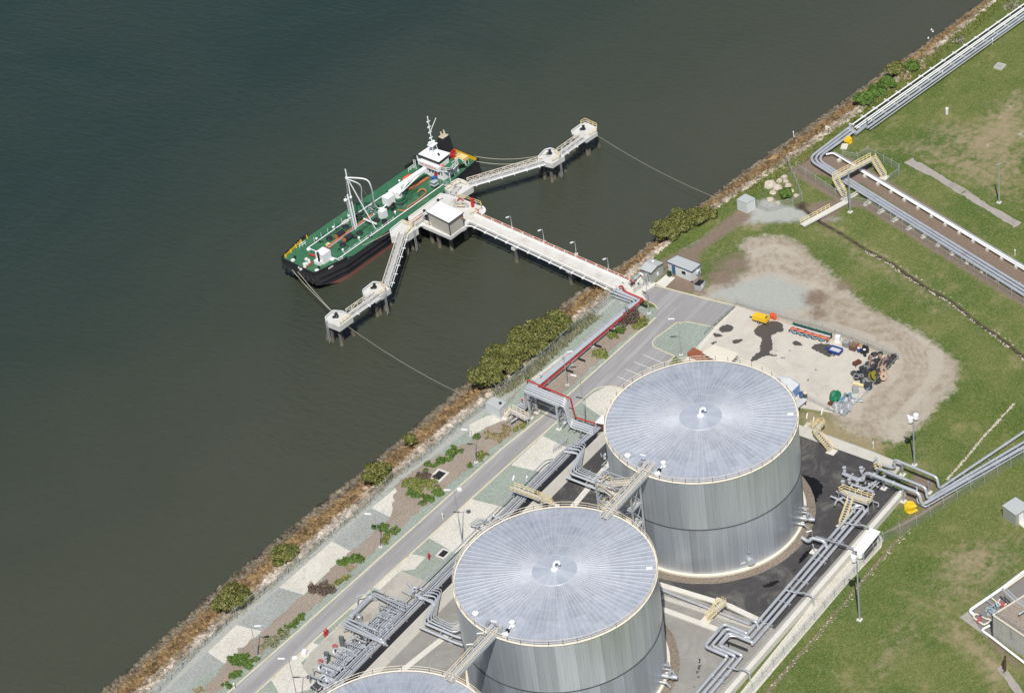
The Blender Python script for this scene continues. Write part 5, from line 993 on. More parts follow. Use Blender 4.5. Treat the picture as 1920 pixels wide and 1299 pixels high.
for i in range(7):
    y = 34.0+.52*i-(.0); x0 = -58.6+.2*i if i > 1 else -58.5; pp(T, [Z(-57.2+.0*i,34.1+.5*i,1.15), Z(-49.0,34.0+.5*i,1.15), Z(-47.8,33.9+.45*i,.4)], (.2,.2,.16,.13,.2,.16,.1)[i], 'pipe', .4, fl=5)
for i in range(6): pp(T, [Z(-60.5,34.2+.45*i,1.1), Z(-71+.5*i,34.6+.4*i,1.1), Z(-72+.5*i,34.6+.35*i,.3)], (.2,.2,.15,.13,.16,.12)[i], 'pipe', .4, fl=4)
for x, y, z in ((1000,350,1.8),(1250,200,2.4),(1550,320,1.8)):
    pass
pp(T, [g2(1030,540,0), g2(1005,345,2.3), g2(1245,290,2.5)], .12, 'galv_light', .4); pp(T, [g2(1275,280,1.2), g2(1255,185,2.4), g2(1480,275,2.4), g2(1500,340,1.2)], .12, 'galv_light', .4); pp(T, [g2(1555,360,1.2), g2(1550,315,2.2), g2(1850,430,2.2)], .1, 'galv_light', .4)
for x, y in ((1340,410),(1065,775)): mb = MB(); mb.lathe(g2(x,y,0), [(.55,0),(.55,1.3),(.4,1.45),(.4,1.5)], 14); mb.build('pot_strainer', MATS['galv'], T)
mb = MB(); p = g2(1510,690,.5); mb.box(p, (2.6,1.8,1.0), R(2)); [mb.box(p+Z(-1.1+.37*i,0,.53), (.1,1.75,.08), R(2)) for i in range(7)]; mb.build('cooler_unit', MATS['galv'], T)
mb = MB()
for i in range(60):
    p = g2(random.uniform(780,1230), random.uniform(850,950), random.uniform(.3,1.4)); p = p+Z(random.uniform(-1,6),0,0)*0; mb.tube([p, p+Z(random.uniform(-.6,.6),random.uniform(-.6,.6),random.uniform(-.5,.4))], random.choice((.06,.1,.16)), 6)
for i in range(40): p = g2(random.uniform(960,1200), random.uniform(1000,1200), random.uniform(.2,.9)); mb.tube([p, p+Z(random.uniform(-.6,.6),random.uniform(-.6,.6),random.uniform(-.3,.3))], random.choice((.06,.1,.14)), 6)
mb.build('small_pipework', MATS['galv_light'], T)
f4 = K(600,1159,9.28)
for i in range(15):
    x = -72+i*1.65+random.uniform(-.3,.3); y1_ = random.uniform(36.2,38.6); z1_ = random.choice((1.7,1.9,2.2)); pp(T, [Z(x,33.6,z1_), Z(x,y1_,z1_), Z(x,y1_+.1,.2)], random.choice((.08,.1,.14)), random.choice(('pipe','galv_light','galv')), .3)
    if i % 2: pp(T, [Z(x+.5,34.2,1.2), Z(x+.5,34.2,2.3), Z(x+1.3,34.2,2.3), Z(x+1.3,34.2,1.2)], .07, 'galv_light', .2)
for i in range(12): mb = MB(); p = Z(-74+i*2.3,random.uniform(34,37.5),1.2); mb.beam(p-Z(0,0,1.2), p+Z(0,0,.9), .16, .16); mb.build('support_post', MATS['galv'], T)
for i in range(8): mb = MB(); p = Z(-70+i*3,random.uniform(35,38),1.0); mb.lathe(p, [(.2,0),(.2,.5),(.06,.55),(.06,1.0),(.3,1.02),(.3,1.08)], 9); mb.build('valve', MATS['faded_red'] if i == 3 and 'faded_red' in MATS else MATS['galv_light'], T)
for (x, y) in ((365,420),(105,690)):
    p = f4(x,y,1.0)+Z(.3,0,0); mb = MB(); mb.box(p+Z(0,0,.1), (.55,.8,2.2), R(20)); mb.build('motor', mat('dark_green_grey', (.12,.135,.135), .5) if 'dark_green_grey' not in MATS else MATS['dark_green_grey'], T)
for i, (x, y) in enumerate(((255,475),(5,735))): p = f4(x,y,.5); mb = MB(); mb.tube([p-Z(0,0,.06), p+Z(0,0,.06)], .48, 14); mb.tube([p+Z(0,0,-.6), p], .1, 6); mb.build('hand_wheel', mat('faded_red', lin(185,95,95,.85), .6) if 'faded_red' not in MATS else MATS['faded_red'], T)
for ox, oy in ((0,0),(-255,285)):
    for (a, c, r) in (((300,560),(520,640),.28),((400,510),(600,590),.2),((330,600),(380,560),.3)): pp(T, [f4(a[0]+ox,a[1]+oy,1.0), f4(c[0]+ox,c[1]+oy,1.0)], r, 'galv_light', fl=1.5)
    p = f4(290+ox,580+oy,.7); mb = MB(); mb.tube([p+Z(.6*math.cos(u),.5*math.sin(u),.5*math.sin(u)) for u in np.linspace(0,6.283,17)], .2, 8); mb.build('suction_loop', MATS['galv_light'], T)
pp(T, [f4(300,1110,1.0), f4(80,960,1.0), f4(-60,1100,1.0), f4(150,1210,1.0)], .22, 'galv_light', .8); pp(T, [f4(290,1140,.9), f4(100,1015,.9), f4(20,1090,.9), f4(130,1160,.9)], .18, 'galv_light', .6)
mb = MB(); mb.tube([Z(-76,35,.6), Z(-57,34.8,.6)], .1, 6)
for i in range(70):
    p = Z(random.uniform(-76,-57), random.uniform(33.4,36.5), random.uniform(.3,1.0)); mb.tube([p, p+Z(random.uniform(-.5,.5),random.uniform(-.8,.8),random.uniform(-.3,.5))], random.choice((.06,.1,.14)), 6)
mb.build('small_pipework', MATS['galv_light'], T)
for i in range(26): mb = MB(); p = Z(random.uniform(-76,-47), random.uniform(32.3,34.5), .9); mb.lathe(p, [(.22,0),(.22,.3),(.07,.34),(.07,.6),(.24,.62),(.24,.68)], 8); mb.build('valve', MATS['galv_light'], T)
pp(T, [g3(165,300,.9), g3(230,370,.9), g3(290,470,.9)], .2, 'galv_light'); pp(T, [g3(100,430,.8), g3(270,520,.8)], .16, 'galv_light'); pp(T, [g3(260,460,.9), g3(230,420,.9), g3(290,380,.9), g3(420,430,.9)], .2, 'galv_light', .6); pp(T, [g3(300,490,1.9), g3(590,630,1.9)], .26, 'galv_light', .8)
# isolated pipe loops beside the rack, mid left
T = thing('pipe_expansion_loop', 'square nested pipe loop sticking out of the rack onto pale gravel', 'pipes', c7(960,400,0))
for q in (((1010,430),(905,405),(955,370),(1030,395)),((990,440),(925,405),(960,385),(1010,402)),((1080,375),(1030,355),(1010,390),(1035,405))): pp(T, [c7(x,y,1.2) for x, y in q], .13, 'galv_light', .5)
for q in ((935,420),(955,400)): mb = MB(); p = c7(*q,1.0); mb.beam(p, p-Z(0,0,1.1), .14, .14); mb.build('pipe_support', MATS['galv'], T)
# three big pipes at the lower right
T = thing('pipeline_run', 'three big parallel grey pipes along the grey bund wall at lower right', 'pipeline', (-20,-25,0))
for k, y in enumerate((-23.7,-24.75,-25.8)):
    lo = 1.05*k
    pts = [Z(13.5,y,.75), Z(-25.6-.75*k,y,.75), Z(-25.6-.75*k,y-.3,1.5), Z(-25.5-.75*k,-19.2-1.0*k,1.5), Z(-31.9+.7*k,-19.2-1.0*k,1.5), Z(-32.1+.7*k,y-.3,1.5), Z(-32.1+.7*k,y,.75), Z(-115,y,.75)]
    pp(T, pts, .3, 'pipe', .75, fl=9)
pp(T, [Z(-26.4,-25.0,1.5), Z(-27.6,-21.6,1.5), Z(-30.2,-21.6,1.5), Z(-30.4,-25.0,1.5)], .14, 'pipe', .6)
sup(T, [Z(13,-24.75,0), Z(-24,-24.75,0)], 6, 3.2, .42, foot=False); sup(T, [Z(-34,-24.75,0), Z(-112,-24.75,0)], 6, 3.2, .42, foot=False)
for x in (-28.7,): mb = MB(); mb.beam(Z(x,-26,1.1), Z(x,-18.6,1.1), .2, .2); [mb.beam(Z(x,y,-.1), Z(x,y,1.1), .16, .16) for y in (-22,-19)]; mb.build('pipe_support', MATS['black_steel'], T)
for a in ((8.5,-24.6),(-12,-24.6),(-33.5,-25.5)):
    pp(T, [Z(a[0]-.6,a[1]+.4,1.2), Z(a[0]-.5,a[1]-1.6,1.4), Z(a[0]-.5,-27.9,2.1), Z(a[0]-.7,-29.8,2.1), Z(a[0]-.7,-29.8,.2)], .16, 'galv', .4)
T = thing('pipeline_run', 'single grey pipe with a hump between the two tanks above a cream kerb wall', 'pipeline', (-22.7,-14,0))
pp(T, [Z(-22.6,-2,.6), Z(-22.7,-22.9,.6), Z(-22.7,-22.9,2.0), Z(-22.8,-24.2,2.0), Z(-22.9,-24.6,.8)], .22, 'pipe', .35, fl=5); sup(T, [Z(-22.7,-3,0), Z(-22.7,-22,0)], 5, .8, .35, foot=False)
T = thing('pipeline_run', 'stepped grey outlet pipe from the tank by the yard to the three big pipes', 'pipeline', (0,-21,0))
pp(T, [Z(.6,-19.6,1.4), Z(.2,-21.2,1.3), Z(.7,-21.6,2.1), Z(1.0,-24.0,2.1), Z(1.0,-24.4,.9)], .34, 'pipe', .5)
pp(T, [Z(1.5,-22,2.0), Z(1.6,-28.2,2.3), Z(1.5,-29.9,2.3), Z(1.5,-29.9,.2)], .14, 'galv', .3)
p = f1(1370,1060,0); mb = MB(); mb.box(p, (1.5,1.5,.16)); mb.build('footing', MATS['pale_concrete'], T); mb = MB(); mb.beam(p, p+Z(-.2,.2,1.9), .2, .2); mb.build('pipe_support', MATS['galv_light'], T)
T = slim_light((1.5,-21.2,-.1), (-.9,.6,0), 3.2, 'slim light post beside the outlet pipe of the tank by the yard', 'lights beside pipes')
# manifold by the bund at right and the pipes leaving east
T = thing('pipeline_run', 'three grey pipes arching over the bund and leaving across the grass at right edge', 'pipeline', (22,-33,0))
EX = lambda a, c: a+(a-c).normalized()*75
pp(T, [EX(d5(1900,590,.6), d5(1520,845,.6)), d5(1520,845,.6), d5(1500,820,.6)+Z(0,0,2.2), d5(1085,555,2.9), d5(1060,560,2.6), d5(1075,640,.9), d5(890,590,.9)], .27, 'pipe', .7, fl=7)
pp(T, [EX(d5(1900,655,.6), d5(1400,950,.6)), d5(1400,950,.6), d5(1385,925,.6)+Z(0,0,2.2), d5(900,635,2.8), d5(890,690,.9)], .27, 'pipe', .7, fl=7)
pp(T, [EX(d5(1900,695,.6), d5(1345,1010,.6)), d5(1345,1010,.6), d5(1320,985,.6)+Z(0,0,2.3), d5(800,685,2.8), d5(760,700,2.2), d5(750,770,.9), d5(550,690,.9)], .34, 'pipe', .9, fl=7)
pp(T, [EX(d5(1900,735,.5), d5(1380,1030,.5)), d5(1380,1030,.5), d5(1300,985,.5), d5(1295,830,2.0), d5(1260,790,2.0), d5(1130,750,2.0)], .16, 'galv', .5)
for x, y in ((1155,970),(1415,880),(960,840),(1150,700)): p = d5(x,y,0); mb = MB(); mb.box(p+Z(0,0,1.3), (.3,.3,2.7)); mb.build('pipe_post', MATS['galv'], T); mb = MB(); mb.box(p, (1.1,1.1,.14)); mb.build('footing', MATS['pale_concrete'], T)
sup(T, [d5(1420,960,0), EX(d5(1900,690,0), d5(1420,960,0))], 6, 2.8, .3, foot=False)
T = thing('pipe_manifold', 'grey pipe manifold with valves on the black asphalt beside the bund gap', 'manifold', d5(700,850,0))
for q, r in ((((540,690),(700,760),(760,720)),.3),(((480,870),(600,960),(700,1010)),.22),(((420,920),(520,960),(560,1000)),.2),(((630,800),(840,865),(855,910),(830,960)),.24),(((730,690),(760,640)),.2),(((460,1010),(480,960),(560,930)),.2),(((640,1060),(650,1020),(740,1010),(760,1070)),.2),(((660,1090),(670,1040),(720,1040)),.14),(((730,870),(1000,690)),.2),(((790,880),(920,770)),.14),(((1000,700),(1130,750)),.2),(((800,960),(910,990),(900,1030)),.14)):
    pp(T, [d5(x,y,1.0) for x, y in q], r, 'pipe', .5, fl=1.6)
mb = MB()
for i in range(55): p = d5(random.uniform(600,900), random.uniform(690,900), random.uniform(.3,1.2)); mb.tube([p, p+Z(random.uniform(-.7,.7),random.uniform(-.7,.7),random.uniform(-.4,.4))], random.choice((.08,.13,.2)), 7)
mb.build('small_pipework', MATS['galv_light'], T)
for x, y in ((560,670),(730,670),(545,810),(690,800),(610,790),(640,1080),(880,580)): mb = MB(); p = d5(x,y,.9); mb.lathe(p, [(.34,0),(.34,.4),(.12,.45),(.12,.9),(.4,.95),(.4,1.05),(.1,1.1)], 10); mb.build('valve', MATS['galv_light'], T)
T = thing('access_platform', 'raised platform with cream rails and a long yellow stair over the pipe manifold', 'platform', d5(680,920,0))
PZ = 2.2; cs = PL(d5, [(500,875),(555,850),(850,950),(800,1010),(650,960),(600,930)], PZ); mb = MB(); mb.prism(cs, PZ-.12, PZ); mb.build('deck', MATS['grate'], T)
mb = MB(); mb.rail(cs[:4]+[cs[4]], 1.05, 1.2, .045, 1); mb.rail([cs[0], cs[5]], 1.05, 1, .045); mb.build('handrail', MATS['yellow_rail'], T)
stair_flight(T, d5(530,1215,.1), d5(620,965,PZ), .95); mb = MB(); mb.box(d5(525,1225,0), (1.5,1.3,.16), R(-30)); mb.build('footing', MATS['pale_concrete'], T)
for v in (cs[0],cs[2],cs[3],cs[5]): mb = MB(); mb.beam(v, Z(v.x,v.y,-.1), .16, .16); mb.build('leg', MATS['galv'], T)
T = thing('access_platform', 'small yellow railed step behind the pipe arches near the bund gap', 'platform', d5(890,650,0))
cs = PL(d5, [(855,630),(890,620),(945,650),(900,680)], 1.2); mb = MB(); mb.prism(cs, 1.1, 1.2); mb.build('deck', MATS['grate'], T); mb = MB(); mb.rail(cs, 1.0, .9, .045, 1, True); mb.build('handrail', MATS['yellow_rail'], T)
# stair over the wide bund and other crossovers
def crossover(name, lab, foot1, top1, top2, foot2, wd, z, m='yellow_rail', posts=True, pads=True):
    T = thing(name, lab, 'stairs', (foot1.x,foot1.y,0)); h = Vector((top2-top1).xy.to_3d()); L = h.length
    mb = MB(); mb.beam(top1, top2, wd, .1); mb.build('deck', MATS['grate'], T)
    d = (top2-top1).normalized(); n = Vector((-d.y,d.x,0))*(wd/2); mb = MB(); mb.rail([top1+n, top2+n], 1.05, 1.1, .045, 1); mb.rail([top1-n, top2-n], 1.05, 1.1, .045, 1); mb.build('handrail', MATS[m], T)
    if foot1 is not None: stair_flight(T, foot1, top1, wd*.9, m)
    if foot2 is not None: stair_flight(T, foot2, top2, wd*.9, m)
    for v in (top1, top2): mb = MB(); mb.beam(v, Z(v.x,v.y,-.1), .2, .2); mb.build('post', MATS['galv_light'], T)
    if pads:
        for f in (foot1, foot2):
            if f is not None: mb = MB(); mb.box((f.x,f.y,0), (1.7,1.7,.16)); mb.build('footing', MATS['pale_concrete'], T)
    return T
crossover('crossover_stair', 'yellow railed stair crossing the wide bund between tank and dirt lot', d5(430,465,.1), d5(265,265,2.1), d5(330,180,1.9), d5(200,205,.1), 1.2, 2.1)
crossover('crossover_stair', 'small yellow stair over the single pipe between two tanks', d7(455,700,.1), d7(530,625,1.6), d7(590,570,1.6), d7(530,580,.1)+Z(1,0,0), 1.3, 1.6)
crossover('crossover_stair', 'long yellow railed crossover above the rack pipes, reaching toward the bund', c7(1350,290,.9), c7(1285,270,2.6), c7(1135,215,2.6), None, 1.3, 2.6)
T = crossover('crossover_stair', 'cream railed stair landing beside the white hut under the road portal', c4(205,930,.1), c4(240,895,1.5), c4(335,945,1.5), None, 1.2, 1.5, 'cream_rail')
# footbridge over the corner pipes
crossover('pipe_footbridge', 'footbridge with cream rails over the shoreline pipes, stairs at both ends', c6(497,655,.1), c6(428,530,2.7), c6(672,400,2.7), c6(745,520,.1), 1.35, 2.7)
T = thing('ditch_footbridge', 'flat pale footbridge with one cream handrail across the dark ditch', 'footbridge', c6(310,780,0))
a, c = c6(220,830,.35), c6(520,668,.35); mb = MB(); mb.beam(a, c, 1.3, .3); mb.build('deck', MATS['pale_concrete'], T); n = (c-a).normalized(); n = Vector((-n.y,n.x,0))*.55
if n.y < 0: n = -n
mb = MB(); mb.rail([a+n+Z(0,0,.15), a.lerp(c,.62)+n+Z(0,0,.15)], 1.05, 1.2, .045, 1); mb.build('handrail', MATS['yellow_rail'], T)
# pipes north east
T = thing('pipeline_run', 'bundle of big grey pipes along the shore turning a rounded corner by the footbridge', 'pipeline', (107,25,0))
for k in range(3):
    x0, y0 = 255+28*k, 405+0*k; far_ = c6(-0+1641, 1222+27*(2-k), .9); a = c6(x0, y0, .9); far_ = c6(1641,[1275,1250,1225][k],.9); d = (far_-a).normalized()
    n0 = [c6(520,203,.9),c6(535,215,.9),c6(548,230,.9)][k]; dn_ = (n0-a).normalized()
    pp(T, [n0+dn_*.5, a, far_+d*30], .3, 'pipe', 2.6)
a, c = c6(520,205,.9), c6(560,235,.9); pp(T, [a, c], .34, 'pipe')
DN = (d3(1899,110,.9)-d3(330,1195,.9)).normalized()
for q0, q1, r, m in (((285,1172),(1899,40),.17,'white_paint'),((312,1196),(1899,78),.15,'white_paint'),((330,1205),(1899,95),.15,'white_paint'),((370,1205),(1899,125),.22,'galv_light'),((430,1200),(1899,155),.28,'pipe'),((455,1215),(1899,180),.13,'galv_light'),((300,1185),(1899,62),.1,'black_steel')):
    a, c = d3(*q0,.8), d3(*q1,.8); pp(T, [a, c, c+DN*35], r, m)
mb = MB(); p = d3(430,1180,.6); mb.tube([p, p+Z(0,0,1.6)], .1, 8); mb.ball(p+Z(.8,-.8,.1), .4, 8); mb.build('green_valve', mat('dark_green', lin(40,85,75,.8), .5), T)
pp(T, [c6(560,245,.6), c6(630,190,.6)], .42, 'galv')
for k in range(3): pp(T, [c6(345,440,.2), c6(345,385,1.0), c6(400,345,1.0)], .12, 'galv', .4)
for k, (p0, p1) in enumerate(((c6(420,560,0), c6(1641,1255,0)),)):
    n = 13; dd = (p1-p0)
    for i in range(n+5): p = p0+dd*((i+.5)/n); s = Vector((-dd.y,dd.x,0)).normalized(); mb = MB(); mb.beam(p-s*1.2+Z(0,0,.5), p+s*1.2+Z(0,0,.5), .2, .2); mb.box(p, (.7,2.5,.2), math.atan2(dd.y,dd.x)); mb.build('pipe_support', MATS['pale_concrete'], T)
for i in range(24): p = d3(300,1190,0)+DN*(i*4); s = Vector((-DN.y,DN.x,0)); mb = MB(); mb.beam(p-s*2.6+Z(0,0,.25), p+s*1.2+Z(0,0,.25), .3, .6); mb.build('pipe_support', MATS['pale_concrete'], T)
T = thing('pipeline_run', 'pair of bright white pipes crossing the brown strip behind the big grey pipes', 'pipeline', (102,10,0))
a, c = c6(415,365,.75), c6(1641,1098,.7); d = (c-a).normalized(); s = Vector((-d.y,d.x,0))
pp(T, [a+Z(-1.2,1.0,.0), a, c+d*30], .21, 'white_paint', .6); pp(T, [c6(600,470,.6)+s*-.6, c+s*-.62+d*30], .16, 'white_paint'); pp(T, [a+s*.5, c+s*.5+d*30], .1, 'galv_light')
dd = c-a
for i in range(20): p = a+dd*((i+.6)/14); p.z = 0; mb = MB(); mb.box(p+Z(0,0,.15), (.5,1.7,.6), math.atan2(dd.y,dd.x)); mb.build('pipe_support', MATS['pale_concrete'], T)
# ---------------------------------------------------------------- huts and small buildings
mat('hut_white', (.66,.68,.67), .5, .1, var=.05, dirt=(.56,.57,.55)); mat('hut_grey', lin(165,168,160,.85), .6, var=.05); mat('roof_grey', lin(200,203,200,.85), .5, .15, var=.05); mat('navy_trim', lin(40,58,92,.8), .5)
mat('door_blue', lin(70,110,150,.8), .5); mat('glass_dark', (.02,.022,.026), .15); mat('brick_red', lin(160,98,70,.85), .8, var=.25, scale=2); mat('wood', lin(130,105,85,.8), .8, var=.3, scale=3)
mt, t, b = newmat('ribbed_white'); o = nd(t, 'ShaderNodeNewGeometry').outputs['Position']; s = nd(t, 'ShaderNodeSeparateXYZ'); t.links.new(o, s.inputs[0]); setc(t, b, mixc(t, noise(t, .8, 5), (.58,.62,.61), (.72,.75,.74))); b.inputs['Roughness'].default_value = .45
bump(t, b, mth(t, 'SINE', mth(t, 'MULTIPLY', mth(t, 'ADD', s.outputs[0], s.outputs[1]), 22)), .04, .9)
def quadwall(T, a, c, u0, u1, za, zb, m, name, out=.04, ref=None):
    a = Vector((a.x,a.y,0)); c = Vector((c.x,c.y,0)); d = c-a; n = Vector((d.y,-d.x,0)).normalized()
    if ref is not None and n.dot(a.lerp(c,.5)-Vector((ref.x,ref.y,0))) < 0: n = -n
    p, q = a+d*u0+n*out, a+d*u1+n*out; mb = MB(); mb.beam(Vector((p.x,p.y,(za+zb)/2)), Vector((q.x,q.y,(za+zb)/2)), .06, zb-za); return mb.build(name, MATS[m], T)
def hut(name, lab, cat, roof, z, wm, rm, trim=None, gable=0.0, inset=.93, z0=-.1, grp=None):
    ce = sum(roof, Vector())/4; T = thing(name, lab, cat, (ce.x,ce.y,0), grp); wl = [Vector((ce.x,ce.y,0))+(Vector((v.x,v.y,0))-Vector((ce.x,ce.y,0)))*inset for v in roof]
    if not gable:
        mb = MB(); mb.prism([tuple(v) for v in wl], z0, z-.08); mb.build('wall', MATS[wm], T)
        mb = MB(); mb.prism([tuple(v) for v in roof], z-.08, z+.06); mb.build('roof', MATS[rm], T)
        if trim:
            for a, c in zip(roof, roof[1:]+roof[:1]): mb = MB(); mb.beam(a+Vector((0,0,-.04)), c+Vector((0,0,-.04)), .12, .2); mb.build('trim', MATS[trim], T)
    else:
        G_ = Vector((0,0,gable)); m0 = (roof[0]+roof[1])/2+G_; m1 = (roof[2]+roof[3])/2+G_; w0 = (wl[0]+wl[1])/2; w1 = (wl[2]+wl[3])/2; zz = lambda v, h: Vector((v.x,v.y,h))
        mb = MB(); vs = [zz(v,z0) for v in wl]+[zz(v,z-.1) for v in wl]+[zz(w0,z+gable-.12), zz(w1,z+gable-.12)]
        mb.add(vs, [(0,1,5,8,4),(1,2,6,5),(2,3,7,9,6),(3,0,4,7),(4,8,9,7),(8,5,6,9)]); mb.build('wall', MATS[wm], T)
        mb = MB(); D = Vector((0,0,-.12)); vs = [roof[0],m0,m1,roof[3],roof[1],roof[2]]; mb.add(vs+[v+D for v in vs], [(0,1,2,3),(1,4,5,2),(9,8,7,6),(8,11,10,7),(0,6,7,1),(1,7,10,4),(3,2,8,9),(2,5,11,8),(0,3,9,6),(4,10,11,5)]); mb.build('roof', MATS[rm], T)
        if trim:
            for pth in ((roof[3],m1,roof[2]),(roof[0],roof[3])):
                for a, c in zip(pth, pth[1:]): mb = MB(); mb.beam(a+D*.8, c+D*.8, .14, .2); mb.build('trim', MATS[trim], T)
    return T, wl, ce
T, wl, ce = hut('portable_office', 'white portable office with grey roof, blue door and one dark window', 'portable office', [g4(835,128,2.6), g4(1080,-15,2.6), g4(1618,190,2.6), g4(1400,358,2.6)], 2.6, 'hut_white', 'roof_grey', 'navy_trim')
quadwall(T, wl[0], wl[3], .17, .31, .05, 2.15, 'door_blue', 'door', ref=ce); wf_ = quadwall(T, wl[0], wl[3], .57, .78, 1.0, 2.0, 'white_paint', 'window', .03, ce); quadwall(wf_, wl[0], wl[3], .59, .76, 1.08, 1.92, 'glass_dark', 'pane', .05, ce)
p = wl[3].lerp(wl[2], .55); mb = MB(); mb.box((p.x,p.y-.35,1.6), (.8,.6,.6)); mb.build('air_conditioner', MATS['hut_white'], T); mb = MB(); mb.box((p.x,p.y-.66,1.6), (.5,.04,.4)); mb.build('fan_grille', MATS['glass_dark'], T)
for v in wl: mb = MB(); mb.box((v.x,v.y,-.02), (.4,.4,.25)); mb.build('footing', MATS['dark_line'], T)
T, wl, ce = hut('gatehouse_shed', 'olive grey shed with low pitched roof at the landward end of the jetty', 'shed', [g4(510,52,2.7), g4(235,290,2.7), g4(495,388,2.7), g4(775,160,2.7)][1:2]+[g4(510,52,2.7), g4(775,160,2.7), g4(495,388,2.7)], 2.7, 'hut_grey', 'roof_grey', 'house_trim', .45)
mb = MB(); p = g4(530,140,3.15); mb.lathe(p, [(.22,0),(.22,.3),(.3,.32),(.05,.5)], 10); mb.build('roof_vent', MATS['white_paint'], T)
quadwall(T, wl[3], wl[2], .42, .56, .9, 1.7, 'white_paint', 'sign', .04, ce); quadwall(T, wl[3], wl[2], .15, .35, 0, 2.0, 'hut_grey', 'door', .03, ce)
T, wl, ce = hut('ribbed_container', 'pale ribbed steel hut on the shore above the boulder heap', 'hut', PL(c5, [(567,40),(615,10),(667,35),(622,62)], 2.5), 2.5, 'ribbed_white', 'roof_grey', None, 0, .97)
T, wl, ce = hut('ribbed_container', 'pale ribbed steel hut beside the portal stair above the road', 'hut', PL(c4, [(95,850),(142,815),(215,850),(175,893)], 2.4), 2.4, 'ribbed_white', 'roof_grey', None, 0, .97)
mb = MB(); p = c4(180,856,2.45); mb.cyl(p, .28, .35, 10); mb.build('roof_fan', MATS['black_steel'], T)
T, wl, ce = hut('grey_shed', 'grey shed with pale flat roof and white door on the grass at right', 'shed', PL(d6, [(387,155),(470,103),(560,160),(470,215)], 2.6), 2.6, 'hut_grey', 'roof_grey', None, 0, .95)
quadwall(T, wl[3], wl[2], .22, .55, .1, 2.1, 'white_paint', 'door', .05, ce); mb = MB(); q = wl[3].lerp(wl[2],.5)+Vector((1.0,-.6,0)); mb.box((q.x-1.2,q.y-.6,-.02), (2.5,2.2,.2), R(-25)); mb.build('step', MATS['pale_concrete'], T)
def canopy(lab, roof, z, box=True, m='roof_white', grp=None):
    ce = sum(roof, Vector())/4; T = thing('canopy_roof', lab, 'canopy', (ce.x,ce.y,0), grp); mb = MB(); mb.prism([tuple(v) for v in roof], z-.1, z+.05); mb.build('roof', MATS[m], T)
    for v in roof: q = ce+(v-ce)*.9; mb = MB(); mb.beam((q.x,q.y,-.1),(q.x,q.y,z-.1), .12, .12); mb.build('post', MATS['galv_light'], T)
    if box: mb = MB(); q = [ce+(v-ce)*.7 for v in roof]; mb.prism([tuple(v) for v in q], -.1, 1.5); mb.build('cabinet', MATS['dark_line'], T)
    return T
canopy('white canopy roof over dark plant tucked beside the tank by the yard', [e5(1345,745,2.3), e5(1450,640,2.3), e5(1560,690,2.3), e5(1480,775,2.3)], 2.3)
canopy('long white canopy roof beside the big pipes and grey bund wall', [d1(965,652,2.5), d1(1040,553,2.5), d1(1087,570,2.5), d1(1008,668,2.5)], 2.5)
canopy('cream shade sail canopy on the concrete yard behind the tank', [c4(1350,560,2.2), c4(1420,515,2.2), c4(1562,565,2.2), c4(1490,640,2.2)], 2.2, False, 'base_ring')
mb = MB(); p = c4(1330,578,.5); mb.box(p, (2.0,4.2,1.0), R(-8)); [mb.box(p+Z(-.7+.35*i,0,.55), (.2,4.1,.15), R(-8)) for i in range(5)]; mb.build('rusty_skip', MATS['brick_red'], label='rusty brown stack of steel beside the cream shade canopy', cat='steel stack')
# concrete building with pipes, lower right
T = thing('concrete_bunker', 'stained concrete building with brown flat roof cut by the right edge', 'building', g1(600,740,0))
mt, t, b = newmat('stained_wall'); c = mixc(t, noise(t, .8, 5), (.36,.35,.32), (.5,.49,.45)); mp = nd(t, 'ShaderNodeMapping'); mp.inputs['Scale'].default_value = (1.1,1.1,.15); t.links.new(nd(t, 'ShaderNodeNewGeometry').outputs['Position'], mp.inputs[0])
c = mixc(t, ramp(t, noise(t, 1.2, 6, vec=mp.outputs[0], rough=.7), .52, .72), c, (.16,.155,.145)); setc(t, b, c); b.inputs['Roughness'].default_value = .9
bz = 5.0; rp = [g1(552,502,bz), g1(1150,905,bz), g1(1600,560,bz), g1(1000,225,bz)]; mb = MB(); mb.prism(rp, -.1, bz); mb.build('wall', MATS['stained_wall'], T)
ce = sum(rp, Vector())/4; mb = MB(); mb.prism([tuple(ce+(v-ce)*.97) for v in rp], bz, bz+.06); mb.build('roof', MATS['mulch'], T)
mb = MB(); mb.tube(rp+[rp[0]], .16, 6); mb.build('roof_edge', MATS['base_ring'], T)
mb = MB(); mb.rail([ce+(v-ce)*.94+Z(0,0,0) for v in (rp[0], rp[1])], 1.0, 2.2, .025, 1); mb.build('roof_rail', MATS['galv'], T)
mb = MB(); a = rp[0]+Z(-.12,.05,0); mb.tube([a+Z(0,0,.1), Z(a.x,a.y,0)], .12, 6); mb.build('downpipe', MATS['dark_line'], T)
mb = MB(); mb.tube([g1(820,495,bz+.5), g1(820,495,bz+1.2), g1(900,440,bz+1.2)], .16, 8, .3); mb.tube([g1(650,235,bz), g1(770,350,bz), g1(980,480,bz)], .2, 6); mb.tube([g1(690,235,bz), g1(790,330,bz), g1(1000,460,bz)], .14, 6); mb.build('roof_pipes', MATS['galv_light'], T, smooth=True)
mb = MB(); mb.prism([g1(300,465,0), g1(640,235,0), g1(1000,0,0), g1(1100,200,0), g1(560,720,0), g1(420,640,0)], -.1, .06); mb.build('pipe_pad', mat('wet_slab', (.2,.185,.165), .85, var=.2), kind='structure')
T = thing('pipe_manifold', 'cream and red pump pipework on the dark pad beside the stained concrete building', 'manifold', g1(500,500,0))
